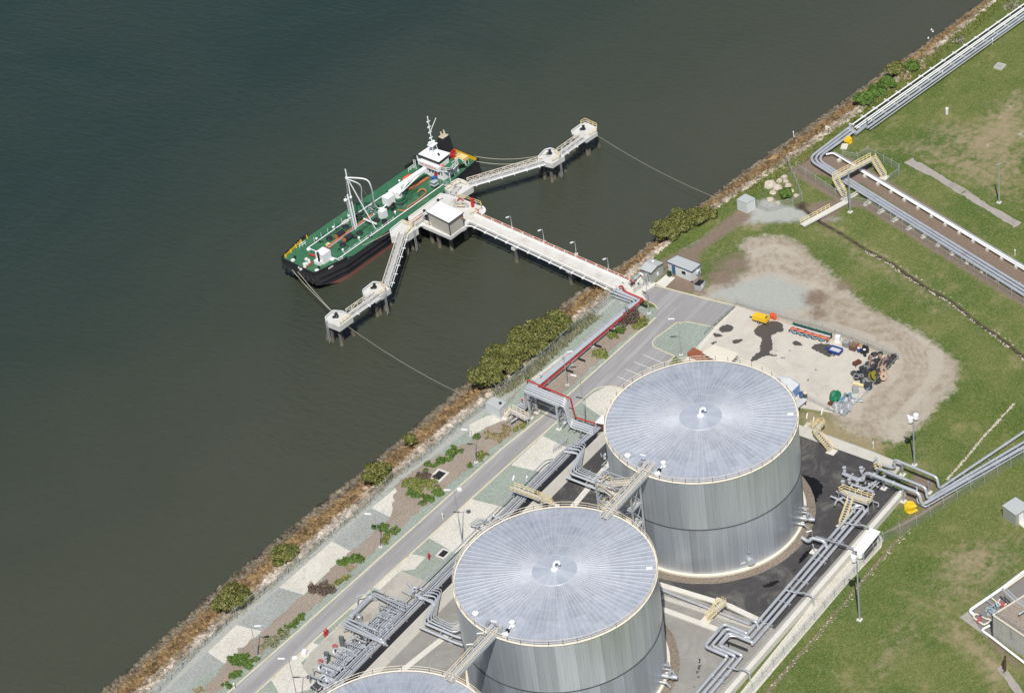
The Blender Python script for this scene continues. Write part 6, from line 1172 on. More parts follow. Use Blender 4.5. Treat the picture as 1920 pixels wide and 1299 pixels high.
for q, r, m in ((((870,60),(640,235),(310,460),(365,505)),.3,'white_paint'),(((900,75),(660,245)),.2,'base_ring'),(((545,330),(600,380)),.15,'base_ring'),(((490,350),(560,410)),.14,'galv'),(((380,490),(350,525),(460,605),(540,560),(500,540)),.18,'base_ring'),(((625,340),(600,380),(660,410),(700,380)),.15,'base_ring'),(((520,610),(435,655),(520,715),(900,1010)),.24,'white_paint'),(((380,490),(500,550)),.14,'base_ring')):
    pp(T, [g1(x,y,.5) for x, y in q], r, m, .4)
for x, y in ((415,545),(655,390)): mb = MB(); mb.box(g1(x,y,.5), (1.5,.6,.6), R(20)); mb.build('red_pump', MATS['faded_red'], T); mb = MB(); mb.box(g1(x+10,y-25,.6), (.5,.4,.7)); mb.build('blue_motor', MATS['door_blue'], T)
mb = MB()
for i in range(22): p = g1(random.uniform(480,610), random.uniform(410,500), random.uniform(.2,.9)); mb.tube([p, p+Z(random.uniform(-.7,.7),random.uniform(-.7,.7),random.uniform(-.3,.3))], random.choice((.08,.12,.18)), 6)
mb.build('valve_group', mat('pale_blue_metal', lin(170,190,200,.8), .5), T)
for k, (x, y, h) in enumerate(((405,1165,3.6),(395,1150,2.0))): mb = MB(); p = d6(x,y,0); mb.box(p+Z(0,0,h/2), (.3,.3,h)); mb.beam(p+Z(-.6,0,.1), p+Z(.6,.3,.1), .15, .15) if k == 0 else None; mb.build('steel_post', MATS['rust'] if 'rust' in MATS else mat('rust', (.09,.05,.035), .9), label=('tall rusty steel stump standing on the broken slab end', 'short rusty steel stump beside the tall one on the slab')[k], cat='post')
# ---------------------------------------------------------------- lamp posts ashore
LG = 'lamp posts along the shore road'
for (tx, ty, h, dr, lab, head, two) in (((851,918,12.8,(-.5,.8),'tall twin headed lamp post on pale gravel between road and rack','pan',True)),((541,1234,12.8,(-.5,.8),'tall twin headed lamp post at the bottom edge beside the pump slab','pan',True)),((470,1173,7.4,(.45,-.9),'short lamp post on the mulch strip nearest the bottom left','bar',False)),
      ((702,964,7.9,(-.4,.9),'short lamp post on the mulch strip among creeping green shrubs','bar',False)),((883,806,7.9,(-.4,.9),'short lamp post on the mulch strip below the white ribbed hut','bar',False)),((1056,661,8.0,(.6,-.8),'lamp post in the mulch between the red pipe and the road','bar',False)),((1087,706,11.7,(-.2,.9),'tall lamp post on green gravel beside the small white canopy','bar',False)),((1270.5,597,9.0,(-.6,.8),'lamp post standing on the kerbed green gravel island','bar',False)),((1210,519,9.1,(.3,.9),'lamp post at the road bend beside the jetty gate','bar',False))):
    p = P(tx, ty, h); lamp_post((p.x,p.y,-.1), h, dr, lab, LG, head, 1.5, two)
def flood(tx, ty, h, lab):
    p = P(tx, ty, h); T = thing('floodlight_mast', lab, 'floodlight', (p.x,p.y,0), 'floodlight masts on the grass'); mb = MB(); mb.lathe((p.x,p.y,-.1), [(.2,0),(.16,h*.6),(.11,h)], 8); mb.build('pole', MATS['galv'], T, smooth=True)
    mb = MB(); mb.box((p.x,p.y,-.02), (.9,.9,.2)); mb.build('footing', MATS['pale_concrete'], T)
    for dx, dy in ((-.75,.15),(.55,-.3)): mb = MB(); mb.lathe((p.x+dx,p.y+dy,h-.5), [(.48,0),(.55,.2),(.5,1.0)], 12); mb.build('floodlight_head', MATS['white_paint'], T); mb = MB(); mb.cyl((p.x+dx,p.y+dy,h-.75), .4, .25, 12); mb.build('lens', MATS['black_steel'], T)
    mb = MB(); mb.beam((p.x-.8,p.y+.2,h), (p.x+.7,p.y-.3,h), .12, .12); mb.beam((p.x-.3,p.y+1.1,h+.4), (p.x,p.y,h), .3, .14); mb.build('arm', MATS['white_paint'], T); return T
flood(1712, 783, 11.3, 'floodlight mast at the edge of the dirt lot by the arching pipes'); flood(1606, 1043, 14.8, 'taller floodlight mast on the grass beside the long fence')
for x, y, bx, by, h, lab in ((515,478,0,0,10.5,'bare grey pole beside the foot of the pipe footbridge stairs'),(1480,433,0,0,9.8,'bare grey pole with a tiny crossarm alone on the upper grass')):
    p = c6(x,y,h); T = thing('utility_pole', lab, 'pole', (p.x,p.y,0)); mb = MB(); mb.lathe((p.x,p.y,-.1), [(.2,0),(.14,h)], 8); mb.build('pole', MATS['galv'], T); mb = MB(); mb.box((p.x,p.y,0), (.9,.9,.18)); mb.build('footing', MATS['pale_concrete'], T); mb = MB(); mb.beam((p.x-.5,p.y+.3,h-.1),(p.x+.5,p.y-.3,h-.1), .12, .12); mb.build('crossarm', MATS['galv_light'], T)
# ---------------------------------------------------------------- fences
mt, t, b = newmat('chain_link'); geo = nd(t, 'ShaderNodeNewGeometry'); s = nd(t, 'ShaderNodeSeparateXYZ'); t.links.new(geo.outputs['Position'], s.inputs[0])
h_ = mth(t, 'ADD', s.outputs[0], s.outputs[1]); u = mth(t, 'ABSOLUTE', mth(t, 'SUBTRACT', mth(t, 'FRACT', mth(t, 'MULTIPLY', mth(t, 'ADD', h_, s.outputs[2]), 7)), .5)); v = mth(t, 'ABSOLUTE', mth(t, 'SUBTRACT', mth(t, 'FRACT', mth(t, 'MULTIPLY', mth(t, 'SUBTRACT', h_, s.outputs[2]), 7)), .5))
b.inputs['Base Color'].default_value = (.42,.46,.44,1); b.inputs['Metallic'].default_value = .3; b.inputs['Roughness'].default_value = .6; t.links.new(mth(t, 'MAXIMUM', mth(t, 'GREATER_THAN', u, .455), mth(t, 'GREATER_THAN', v, .455)), b.inputs['Alpha'])
def fence(lab, path, h=2.1, gap=3.2, rails=(1,), barb=True, grp='chain link fences', thick=.06, base=-.1):
    path = [Vector((p.x,p.y,0)) for p in path]; T = thing('chain_link_fence', lab, 'fence', (path[0].x,path[0].y,0), grp); n = 0; step = gap; tot = sum((c-a).length for a, c in zip(path, path[1:]))
    if tot/gap > 90: step = tot/90
    for a, c in zip(path, path[1:]):
        L = (c-a).length; k = max(1, round(L/step)); d = (c-a)/L; nn = Vector((-d.y,d.x,0))
        mb = MB(); mb.add([a+Z(0,0,base),c+Z(0,0,base),c+Z(0,0,h),a+Z(0,0,h)], [(0,1,2,3)]); mb.build('mesh_panel', MATS['chain_link'], T)
        mb = MB(); [mb.beam(a+Z(0,0,h*r), c+Z(0,0,h*r), .05, .05) for r in rails]; mb.build('rail', MATS['galv_light'], T)
        for i in range(k+(c is path[-1])):
            p = a.lerp(c, i/k); mb = MB(); mb.beam(p+Z(0,0,base), p+Z(0,0,h+.1), thick*1.3, thick*1.3)
            if barb: mb.beam(p+Z(0,0,h), p+nn*.35+Z(0,0,h+.4), thick, thick)
            mb.build('post', MATS['galv_light'], T)
    return T
fence('chain link fence with barbed arms along the top of the rock bank', [ext(d2(230,1345),d2(520,1050),20)]+PL(d2, [(520,1050),(690,893),(905,715),(1190,470),(1400,295),(1530,160)])+PL(c7, [(650,70)])+PL(c4, [(0,945),(90,885)]), 2.0)
fence('chain link fence on the bank between the ribbed hut and the jetty', PL(c4, [(160,800),(330,690),(470,560),(600,440),(720,345),(860,228)]), 2.0, rails=(1,))
fence('low railed fence between the road end and the concrete yard', PL(c4, [(1360,462),(1555,283)]), 1.5, 2.6, (1,.55), False)
fence('chain link fence along the far side of the concrete yard', PL(c5, [(572,600),(700,638),(840,680),(960,712),(1090,752),(1180,786),(1425,886)]), 1.8, 3.4, (1,.5), False)
fence('chain link fence along the short end of the concrete yard by the cable reels', PL(c5, [(1428,888),(1146,1192)]), 1.2, 4, (1,), False, thick=.05)
fence('chain link fence on the near edge of the yard by the steel scrap', PL(c5, [(900,1085),(1060,1160)]), 1.5, 3, (1,), False, thick=.05)
fence('long chain link fence between grass and pale gravel at lower right', [ext(d1(510,1290),d1(1100,620),25), d1(510,1290), d1(1100,615), d1(1250,540), d1(1735,240), ext(d1(1735,240),d1(1250,540),25)], 2.0, 3.4, (1,))
fence('chain link fence beside the shoreline pipes running into the right edge', PL(c6, [(180,480),(500,690),(640,715),(1641,1335)])+[ext(c6(1641,1335),c6(640,715),25)], 2.0, 3.6, (1,))
fence('small chain link enclosure round the far footbridge stair', PL(c6, [(480,400),(575,415),(640,375),(842,485),(838,512),(770,555)]), 1.8, 2.6, (1,))
fence('chain link fence corner round the pale boulders', PL(c6, [(120,430),(218,672),(160,705),(0,745),(-120,700)]), 2.0, 2.6, (1,))
fence('open wire gate at the landward end of the jetty roadway', PL(g4, [(110,840),(240,740),(380,660),(430,690)]), 2.0, 1.6, (1,.5), False)
# ---------------------------------------------------------------- the concrete yard
YZ = .06; D4 = lambda x, y, z=0: d4(x, y, YZ+z)
cols = {'black_plastic': (.02,.02,.022), 'peach': lin(205,172,152,.8), 'olive_yellow': lin(150,140,40,.8), 'tyre_grey': (.05,.05,.055), 'scrap_grey': (.3,.31,.31), 'pale_grey': (.52,.53,.53), 'tarp_green': lin(12,120,80,.8), 'teal': lin(30,90,80,.8), 'hose_orange': lin(214,120,88,.8), 'hose_blue': lin(120,160,180,.75), 'trailer_blue': lin(38,72,150,.8), 'light_blue': lin(130,165,215,.8), 'plastic_white': (.75,.75,.72), 'rust_brown': lin(110,65,45,.8), 'bin_green': lin(40,70,45,.7)}
for k, v in cols.items(): mat(k, v, .55, var=.2, scale=2.5)
hd = lambda k, a, c: math.atan2((k(*c)-k(*a)).y, (k(*c)-k(*a)).x)
an = hd(D4, (200,150), (335,190)); p = D4(265,185); T = thing('air_compressor', 'bright yellow towable compressor by the yard fence', 'compressor', p); ux = Vector((math.cos(an),math.sin(an),0))
mb = MB(); mb.box(p+Z(0,0,1.05), (3.3,1.6,.95), an, .9); mb.build('canopy', MATS['yellow_paint'], T); mb = MB(); mb.box(p+Z(0,0,.45), (3.0,1.4,.3), an); mb.tube([p-ux*1.5+Z(0,0,.5), p-ux*2.6+Z(0,0,.4)], .1, 6); mb.build('chassis', MATS['black_steel'], T); mb = MB(); mb.box(p+ux*1.3+Z(0,0,1.5), (.25,.9,.1), an); mb.build('grille', MATS['black_steel'], T)
def wheel(T, c, an, r=.34, m='rubber'):
    s = Vector((-math.sin(an),math.cos(an),0))*.12; mb = MB(); mb.tube([c-s, c+s], r, 12); o = mb.build('wheel', MATS[m], T); mb = MB(); mb.tube([c-s*1.1, c+s*1.1], r*.5, 8); mb.build('rim', MATS['galv_light'], o)
for s in (-1,1): wheel(T, p+Vector((-math.sin(an),math.cos(an),0))*(.85*s)+Z(0,0,.34), an)
def drum(name, p, m, lid, lab, grp, r=.32, h=.95):
    T = thing(name, lab, 'drum', p, grp); mb = MB(); mb.lathe(p, [(r,0),(r,h*.33),(r*1.06,h*.35),(r,h*.37),(r,h*.64),(r*1.06,h*.66),(r,h*.68),(r,h)], 14); mb.build('barrel', MATS[m], T, smooth=True); mb = MB(); mb.cyl(Vector(p)+Z(0,0,h), r*.92, .03, 14); mb.build('lid', MATS[lid], kids(T)[0]); return T
drum('oil_drum', D4(382,150), 'orange_paint', 'orange_paint', 'red drum nearer the yellow compressor', 'red drums by the fence', .4, 1.15); drum('oil_drum', D4(410,160), 'orange_paint', 'orange_paint', 'red drum farther from the yellow compressor', 'red drums by the fence', .4, 1.15)
a0, a1 = D4(585,275), D4(985,390); dv = (a1-a0).normalized(); nv = Vector((-dv.y,dv.x,0)); nv = nv if nv.y > 0 else -nv; L = (a1-a0).length
T = thing('hose_rack', 'long steel rack loaded with green, orange and blue hoses', 'hose rack', a0)
mb = MB()
for i in range(6):
    q = a0+dv*(L*i/5); mb.beam(q-nv*.9+Z(0,0,.5), q+nv*1.2+Z(0,0,.5), .12, .12); mb.beam(q-nv*.9, q-nv*.9+Z(0,0,.7), .12, .12); mb.beam(q+nv*1.2, q+nv*1.2+Z(0,0,1.2), .12, .12)
mb.build('frame', MATS['black_steel'], T)
for off, z, m, wv_, r in ((1.0,.95,'teal',.03,.24),(.75,1.15,'teal',.03,.2),(.35,.85,'pale_grey',.02,.17),(-.15,.75,'hose_orange',.16,.17),(-.45,.7,'hose_orange',.22,.17),(-.95,.62,'hose_blue',.2,.16)):
    mb = MB(); mb.tube([a0+dv*(L*i/40*(1.0 if off > -.9 else .9)+.2-off*.2)+nv*(off+wv_*math.sin(i*.8+off*5))+Z(0,0,z+.1*math.sin(i*.8)*(wv_ > .1)) for i in range(41)], r, 7); mb.build('hose', MATS[m], T, smooth=True)
p = D4(1080,395); T = thing('water_tank', 'white cube shaped liquid tote in the yard behind the blue trailer', 'tank', p); mb = MB(); mb.box(p+Z(0,0,.75), (1.2,1.1,1.2), .3, .85); mb.build('tank', MATS['plastic_white'], T); mb = MB(); mb.box(p+Z(0,0,.08), (1.5,1.4,.16), .3); mb.build('pallet', MATS['base_ring'], T)
an = hd(D4, (985,490), (1110,530)); p = D4(1055,520); ux = Vector((math.cos(an),math.sin(an),0)); uy = Vector((-ux.y,ux.x,0)); T = thing('box_trailer', 'blue open box trailer parked on a wet patch of the yard', 'trailer', p)
mb = MB(); mb.box(p+Z(0,0,.62), (2.5,1.6,.08), an); mb.build('bed', MATS['pale_grey'], T)
for s in (-1,1): mb = MB(); mb.beam(p-ux*1.25+uy*(.8*s)+Z(0,0,.85), p+ux*1.25+uy*(.8*s)+Z(0,0,.85), .08, .5); mb.build('side_panel', MATS['trailer_blue'], T); mb = MB(); mb.beam(p-uy*.8+ux*(1.25*s)+Z(0,0,.85), p+uy*.8+ux*(1.25*s)+Z(0,0,.85), .08, .5); mb.build('end_panel', MATS['trailer_blue'], T)
mb = MB(); mb.tube([p-ux*1.2+uy*.6+Z(0,0,.5), p-ux*2.4+Z(0,0,.5), p-ux*1.2-uy*.6+Z(0,0,.5)], .07, 6); mb.build('drawbar', MATS['trailer_blue'], T)
for s in (-1,1): wheel(T, p+uy*(.92*s)+Z(0,0,.34), an); mb = MB(); mb.box(p+uy*(.92*s)+Z(0,0,.72), (.9,.28,.06), an); mb.build('mudguard', MATS['trailer_blue'], T)
for i, (x, y, sx, sy, h, lab) in enumerate(((1170,440,1.3,1.1,1.0,'wire stillage with white goods beside the tote'),(1250,470,1.7,1.3,1.0,'weathered timber crate beside the wire stillage'))):
    p = D4(x,y); mb = MB(); [mb.beam(p+Z(-sx/2,-sy/2+sy*k,h*j/3), p+Z(sx/2,-sy/2+sy*k,h*j/3), .09, .12) for j in range(4) for k in (0,1)]; [mb.beam(p+Z(-sx/2+sx*k,-sy/2,h*j/3), p+Z(-sx/2+sx*k,sy/2,h*j/3), .09, .12) for j in range(4) for k in (0,1)]; [mb.beam(p+Z(sx*a_,sy*b_,0), p+Z(sx*a_,sy*b_,h), .1, .1) for a_ in (-.5,.5) for b_ in (-.5,.5)]; mb.box(p+Z(0,0,h*.45), (sx*.85,sy*.85,h*.7)); mb.build('crate', MATS['scrap_grey' if i == 0 else 'wood'], label=lab, cat='crate')
dn = [((1300,505),'trailer_blue','plastic_white'),((1300,487),'black_plastic','orange_paint'),((1332,520),'black_plastic','black_plastic'),((1362,522),'black_plastic','plastic_white'),((1392,512),'black_plastic','black_plastic'),((1356,480),'black_plastic','black_plastic'),((1388,490),'black_plastic','black_plastic'),((1365,550),'black_plastic','black_plastic')]
dl = ['blue drum with white lid at the left of the drum cluster','black drum with orange lid beside the wire crate','black drum just right of the blue drum','black drum with a bright white lid','black drum at the right end of the cluster','black drum at the back of the cluster','black drum behind the right end of the cluster','black drum at the front of the cluster']
for (q, m, l), lb in zip(dn, dl): drum('oil_drum', D4(*q), m, l, lb, 'drums in the yard corner')
p = D4(1282,645); an = hd(D4, (1240,660), (1330,610)); T = thing('work_table', 'rusty brown steel bench standing apart in the yard', 'bench', p); mb = MB(); mb.box(p+Z(0,0,.75), (1.7,1.0,.16), an); mb.build('top', MATS['rust_brown'], T)
for a_ in (-.7,.7):
    for b_ in (-.4,.4): q = p+Z(a_*math.cos(an)-b_*math.sin(an), a_*math.sin(an)+b_*math.cos(an), 0); mb = MB(); mb.beam(q, q+Z(0,0,.7), .1, .1); mb.build('leg', MATS['rust_brown'], T)
def reel_proto():
    T = thing('hose_reel', '', 'reel', (0,0,0), 'reels and coils heaped in the yard corner')
    for s in (-1,1): mb = MB(); mb.tube([Vector((0,.34*s,0)), Vector((0,.42*s,0))], .95, 18); mb.build('flange', MATS['peach'], T); mb = MB(); mb.tube([Vector((0,.43*s,0)), Vector((0,.46*s,0))], .25, 10); mb.build('hub', MATS['tyre_grey'], T)
    mb = MB(); mb.tube([Vector((0,-.34,0)), Vector((0,.34,0))], .72, 18); mb.build('hose_coil', MATS['tyre_grey'], T); return T
rp_ = reel_proto(); first = True
RL = [(1420,565,.55,'small peach flanged reel nearest the drums'),(1525,555,.55,'reel with orange red face at the fence'),(1510,590,.5,'small peach reel behind the middle reels'),(1560,600,.6,'peach reel near the fence corner'),(1450,610,.5,'small reel in front of the peach ones'),(1540,645,.9,'mid sized peach reel in the middle of the heap'),(1600,640,.95,'dark reel standing by the fence corner'),(1460,675,.85,'black hose reel left of the big peach reels'),(1545,705,1.15,'largest peach reel leaning at the outer edge'),(1510,730,1.05,'large black reel beside the largest peach reel'),(1460,760,1.1,'olive yellow faced reel at the front of the heap'),(1400,630,.6,'dark coil lying flat near the bench'),(1650,590,.8,'dark reel at the very corner of the fence'),(1585,575,.5,'little reel tucked under the fence'),(1400,860,.85,'dark wire coil with a blue inside'),(1480,825,.5,'small dark reel near the scrap sheets'),(1440,640,.7,'peach reel between bench and olive reel'),(1490,650,.6,'orange tinted reel deep in the heap'),(1575,665,.8,'peach reel beside the dark corner reel'),(1620,560,.6,'pale reel against the corner fence post'),(1480,600,.6,'peach reel directly behind the drums'),(1550,760,.9,'peach reel at the outer edge below the largest one'),(1420,720,.6,'small black reel in front of the olive one'),(1360,720,.55,'black reel at the left end of the heap'),(1500,800,.7,'dark reel under the olive reel')]
for i, (x, y, s, lb) in enumerate(RL):
    tilt = 1 if i in (10,) else 0; p = D4(x, y+.9*s*4, .95*s); o = rp_ if first else dup(rp_); first = False
    o.location = p; o.scale = (s,s,s); o.rotation_euler = (R(random.uniform(-14,14))+(R(-38) if i in (8,9,10) else R(-24) if i > 15 else R(-12))+(R(90) if i in (11,14) else 0), 0, R(random.uniform(-35,25))); o['label'] = lb
    if i in (7,9,6,11,12,14,15,2,4,17,20,22,23,24) or i == 10:
        for c in kids(o):
            if c.name.startswith('flange'): c.data = c.data.copy(); c.data.materials.clear(); c.data.materials.append(MATS['olive_yellow' if i == 10 else 'tyre_grey'])
for i in range(46):
    x, y = random.choice(((1245,740),(1280,790),(1330,770),(1350,700),(1380,690),(1400,760),(1440,800),(1350,820),(1400,650),(1470,550),(1500,545),(1650,560),(1620,610),(1290,740)));x += random.uniform(-28,28); y += random.uniform(-18,18)
    p = D4(x,y,.12); r = random.uniform(.3,.6); mb = MB()
    for k in range(3): mb.tube([p+Z(r*math.cos(u), r*math.sin(u), .16*k) for u in np.linspace(0,6.283,15)], random.uniform(.08,.13), 5)
    mb.build('hose_coil', MATS[random.choice(('tyre_grey','black_plastic','tyre_grey','scrap_grey'))], label='dark hose coil dumped among the reels in the yard corner', cat='coil', group='loose hose coils')
mb = MB(); a, c = D4(1240,838,.5), D4(1350,865,.5); mb.beam(a, c, .5, .45); mb.build('steel_beam', MATS['yellow_rail'], label='yellow steel beam lying by the hose coils', cat='beam')
mb = MB(); mb.box(D4(1265,905,.4), (1.6,1.3,.8), .7, .9); mb.build('steel_box', MATS['scrap_grey'], label='plain grey steel box in front of the yellow beam', cat='box')
mb = MB(); mb.box(D4(1400,890,.35), (.9,.8,.6), .3); mb.build('blue_box', MATS['hose_blue'], label='small bright blue box under the dark coils', cat='box')
# crumpled green sheet, scrap
mb = MB(); n = 13; p = D4(1050,985)
for i in range(n):
    for j in range(n):
        u, v_ = i/(n-1)*2-1, j/(n-1)*2-1; rr = math.hypot(u, v_); h = max(0, 1.5*(1-max(abs(u),abs(v_))**4))+random.uniform(-.18,.18)*(rr < .95); mb.v.append(tuple(p+Z(u*math.sqrt(1-v_*v_/2)*1.9*(.9+.25*random.random()), v_*math.sqrt(1-u*u/2)*1.15*(.9+.25*random.random()), max(.02,h*.85*(1.15-.5*abs(math.sin(u*2.6)))))))
for i in range(n-1):
    for j in range(n-1): a = i*n+j; mb.f.append((a, a+n, a+n+1, a+1))
o = mb.build('tarpaulin_heap', MATS['tarp_green'], label='crumpled green tarpaulin heap in the yard', cat='tarpaulin'); o.rotation_euler = (0,0,R(25))
for i in range(46):
    x = random.uniform(1000,1330); y = 1010+random.uniform(0,160)-(x-1160)*.28*0; u, v_ = random.random(), random.random(); q = D4(1060,1060).lerp(D4(1310,985), u).lerp(D4(1000,1135).lerp(D4(1165,1190), u), v_)
    k = i % 4; an = R(random.choice((10,12,100,40))+random.uniform(-8,8)); mb = MB(); z = random.uniform(.05,.6)
    if k < 2: mb.box(q+Z(0,0,z), (random.uniform(1,2.4), random.uniform(.25,.6), .1), an); nm, cat_ = 'steel_plate', 'steel scrap'
    elif k == 2: mb.tube([q+Z(-1.3*math.cos(an),-1.3*math.sin(an),z), q+Z(1.3*math.cos(an),1.3*math.sin(an),z)], random.uniform(.08,.18), 7); nm, cat_ = 'pipe_offcut', 'steel scrap'
    else: mb.box(q+Z(0,0,z), (.8,.6,random.uniform(.3,.6)), an, .8); nm, cat_ = 'scrap_bin', 'steel scrap'
    mb.build(nm, MATS[random.choice(('scrap_grey','pale_grey','scrap_grey','galv'))], label='grey piece in the steel scrap pile at the yard corner', cat=cat_, group='steel scrap pile')
for i, (x, y, m) in enumerate(((1155,975,'hose_blue'),(1210,970,'hose_blue'),(1120,1025,'hose_blue'),(1180,990,'rust_brown'),(1005,1055,'rust_brown'))):
    mb = MB(); q = D4(x,y,.35); mb.box(q, (1.2,.6,.5), R(15+20*i)); mb.box(q+Z(.2,.1,.35), (.5,.4,.3), R(30)); mb.build('pump_unit', MATS[m], label=('light blue pump unit behind the green tarpaulin','light blue pump unit farthest from the green tarpaulin','light blue pump unit in front of the green tarpaulin','rusty pump unit between the blue ones','rusty valve block at the near end of the scrap')[i], cat='pump')
p = c4(1940,990,0); T, wl, ce = hut('open_container', 'light blue open topped container half hidden behind the tank', 'container', [d4(430,770,2.2), d4(560,775,2.2), d4(675,850,2.2), d4(590,935,2.2)], 2.2, 'light_blue', 'hut_white', 'light_blue', 0, .98)
drum('plastic_drum', D4(693,985), 'door_blue', 'trailer_blue', 'bright blue plastic drum beside the light blue container', 'drums beside the container', .42, 1.2); drum('plastic_drum', D4(735,985), 'black_plastic', 'yellow_rail', 'black drum with a tan lid beside the light blue container', 'drums beside the container', .38, 1.0)
a, c = D4(640,1085,.7), D4(735,1005,.7); T = thing('flat_trolley', 'grey flat trolley at the yard edge beside the tank', 'trolley', a); mb = MB(); mb.beam(a, c, 1.0, .15); mb.build('bed', MATS['pale_grey'], T)
for u in (.15,.85): [wheel(T, a.lerp(c,u)+Z(.3*s,.4*s,-.42), .9, .28) for s in (-1,1)]
# ---------------------------------------------------------------- small things about the site
def cover(k, x, y, lab, s=1.0):
    p = k(x,y,0); mb = MB(); mb.lathe(p+Z(0,0,-.1), [(1.25*s,0),(1.12*s,.55*s),(1.0*s,1.15*s),(.78*s,1.3*s),(.25*s,1.25*s)], 5); mb.v = [((v[0]-p.x)*.85+p.x+random.gauss(0,.13), v[1]+random.gauss(0,.13), v[2]+random.gauss(0,.1)) for v in mb.v]; T = mb.build('valve_cover', MATS['yellow_paint'], label=lab, cat='tarpaulin'); return T
cover(c6, 515, 295, 'bright yellow tarpaulin cover beside the shoreline pipe bundle'); cover(d5, 1228, 1050, 'bright yellow tarpaulin cover under the arching pipes', 1.1)
mb = MB(); p = c6(490,325,.1); mb.box(p, (2.0,1.4,.25), R(20)); mb.build('concrete_pad', MATS['pale_concrete'], kind='structure')
p = g4(1590,720,0); T = thing('rubbish_skip', 'grey steel rubbish skip with black lids outside the portable office', 'skip', p); mb = MB(); mb.box(p+Z(0,0,.6), (1.9,1.5,1.3), .1, 1.08); mb.build('body', MATS['galv_light'], T)
for s in (-.5,.5): mb = MB(); mb.box(p+Z(s,.05,1.34), (.9,1.3,.1), .1); mb.build('lid', MATS['black_plastic'], T)
mb = MB(); mb.box(p+Z(-.25,-.84,.75), (.9,.04,.6), .1); mb.build('label_plate', MATS['white_paint'], T)
p = g4(905,450,0); T = thing('wheelie_bin', 'dark green wheelie bin beside the blue door of the portable office', 'bin', p); mb = MB(); mb.box(p+Z(0,0,.5), (.6,.65,1.0), 0, 1.15); mb.build('body', MATS['bin_green'], T); mb = MB(); mb.box(p+Z(0,0,1.06), (.72,.8,.1)); mb.build('lid', MATS['tarp_green'] if 0 else MATS['bin_green'], T)
for x, y, lab in ((152,990,'red hydrant pillar nearer the rack beside the pump slab'),(142,1000,'red hydrant pillar nearer the road beside the pump slab'),(693,590,'red hydrant pillar alone on the green gravel')):
    p = c7(x,y,0); T = thing('fire_hydrant', lab, 'hydrant', p, 'red hydrants'); mb = MB(); mb.tube([p, p+Z(0,0,1.3)], .14, 8); mb.ball(p+Z(0,0,1.35), .22, 8); mb.build('standpipe', MATS['red_paint'], T); mb = MB(); mb.tube([p+Z(-.4,0,.9), p+Z(.4,0,.9)], .11, 7); mb.build('outlet', MATS['red_paint'], T)
for k, q, lab in ((c7,(745,145),'white framed dark drain pit in the mulch beside creeping shrubs'),(c7,(768,560),'small dark pit with pale surround on the green gravel')):
    p = k(*q,0); s = 1.0 if q[0] == 745 else .75; an = R(-5); T = thing('drain_pit', lab, 'drain', p, 'drain pits'); mb = MB(); [mb.box(p+Z(dx*s,dy*s,.0), (w_*s,h2*s,.25)) for dx, dy, w_, h2 in ((0,1.1,3.2,.45),(0,-1.1,3.2,.45),(-1.4,0,.4,1.8),(1.4,0,.4,1.8))]; mb.build('frame', MATS['pale_concrete'], T); mb = MB(); mb.box(p+Z(0,0,-.05), (2.5*s,1.8*s,.1)); mb.build('grate', MATS['black_plastic'], T)
p = d3(1672,628,0); T = thing('concrete_trough', 'pale rectangular concrete trough sunk in the upper grass', 'trough', p); mb = MB(); [mb.box(p+Z(dx,dy,.1), (w_,h2,.4)) for dx, dy, w_, h2 in ((0,.9,2.2,.3),(0,-.9,2.2,.3),(-1.0,0,.3,1.6),(1.0,0,.3,1.6))]; mb.build('rim', MATS['concrete'], T); mb = MB(); mb.box(p, (1.8,1.6,.1)); mb.build('floor', MATS['hut_grey'], T)
p = c6(1148,118,0); mb = MB(); mb.box(p+Z(0,0,.7), (.45,.4,1.4)); mb.box(p+Z(.1,0,1.5), (.3,.6,.3)); mb.build('marker_post', MATS['white_paint'], label='small white marker post alone on the upper grass', cat='post')
for i, (k, x, y, lab) in enumerate(((c7,766,375,'thin white guide post on the road edge by the twin headed lamp'),(d2,680,1275,'thin white guide post on the mulch at the bottom left'),(c6,1583,1020,'short pale post beside the white pipes at the right edge'),(d3,1605,412,'short white post on the grass beside the pipe bundle'),(d3,1135,712,'short white post farther down the pipe bundle'),(d5,852,430,'small white topped post on the sloped bund rim'),(c6,165,262,'white channel marker stake standing in the rocks'))):
    p = k(x,y,0 if i != 6 else -2.5); mb = MB(); mb.lathe(p+Z(0,0,-.1), [(.09,0),(.09,1.1),(.14,1.12),(.14,1.5),(.05,1.55)], 8); mb.build('guide_post', MATS['white_paint'], label=lab, cat='post', group='small guide posts')
for i, (x, y) in enumerate(((1120,155),(1190,158))): p = c7(x+15,y,.02); mb = MB(); mb.beam(p-Z(.6,.5,0), p+Z(.6,.1,0), .3, .12); mb.build('marker_plate', MATS['white_paint'], label=('white plate on green gravel nearer the road','white plate on green gravel nearer the rack')[i], cat='plate')
mb = MB(); p = c7(30,1080,.3); mb.box(p, (1.0,.8,.6), .4); mb.build('meter_box', MATS['white_paint'], label='small white meter box at the edge of the pump slab', cat='box')
for i, (x, y, m) in enumerate(((1050,740,0),(1165,810,0),(1310,670,0))): p = K(1400,700,9.28)(x,y,.1); mb = MB(); mb.beam(p-Z(.75,.35,0), p+Z(.75,.35,0), .2, .15); mb.build('timber_post', MATS['white_paint'], label=('white timber baulk on the dry grass nearest the tank','white timber baulk nearest the yellow crossover stair','white timber baulk by the yard scrap')[i], cat='timber')
T = thing('jetty_gate_valves', 'cluster of dark valves and red wheels at the landward jetty end', 'valves', g4(150,600,0)); mb = MB()
for i in range(16): p = g4(random.uniform(10,250), random.uniform(480,660), random.uniform(.2,.8)); mb.ball(p, random.uniform(.12,.25), 7)
mb.build('valves', MATS['black_steel'], T); pp(T, [g4(-10,610,.6), g4(60,570,.6), g4(250,400,.6)], .26, 'galv_light')
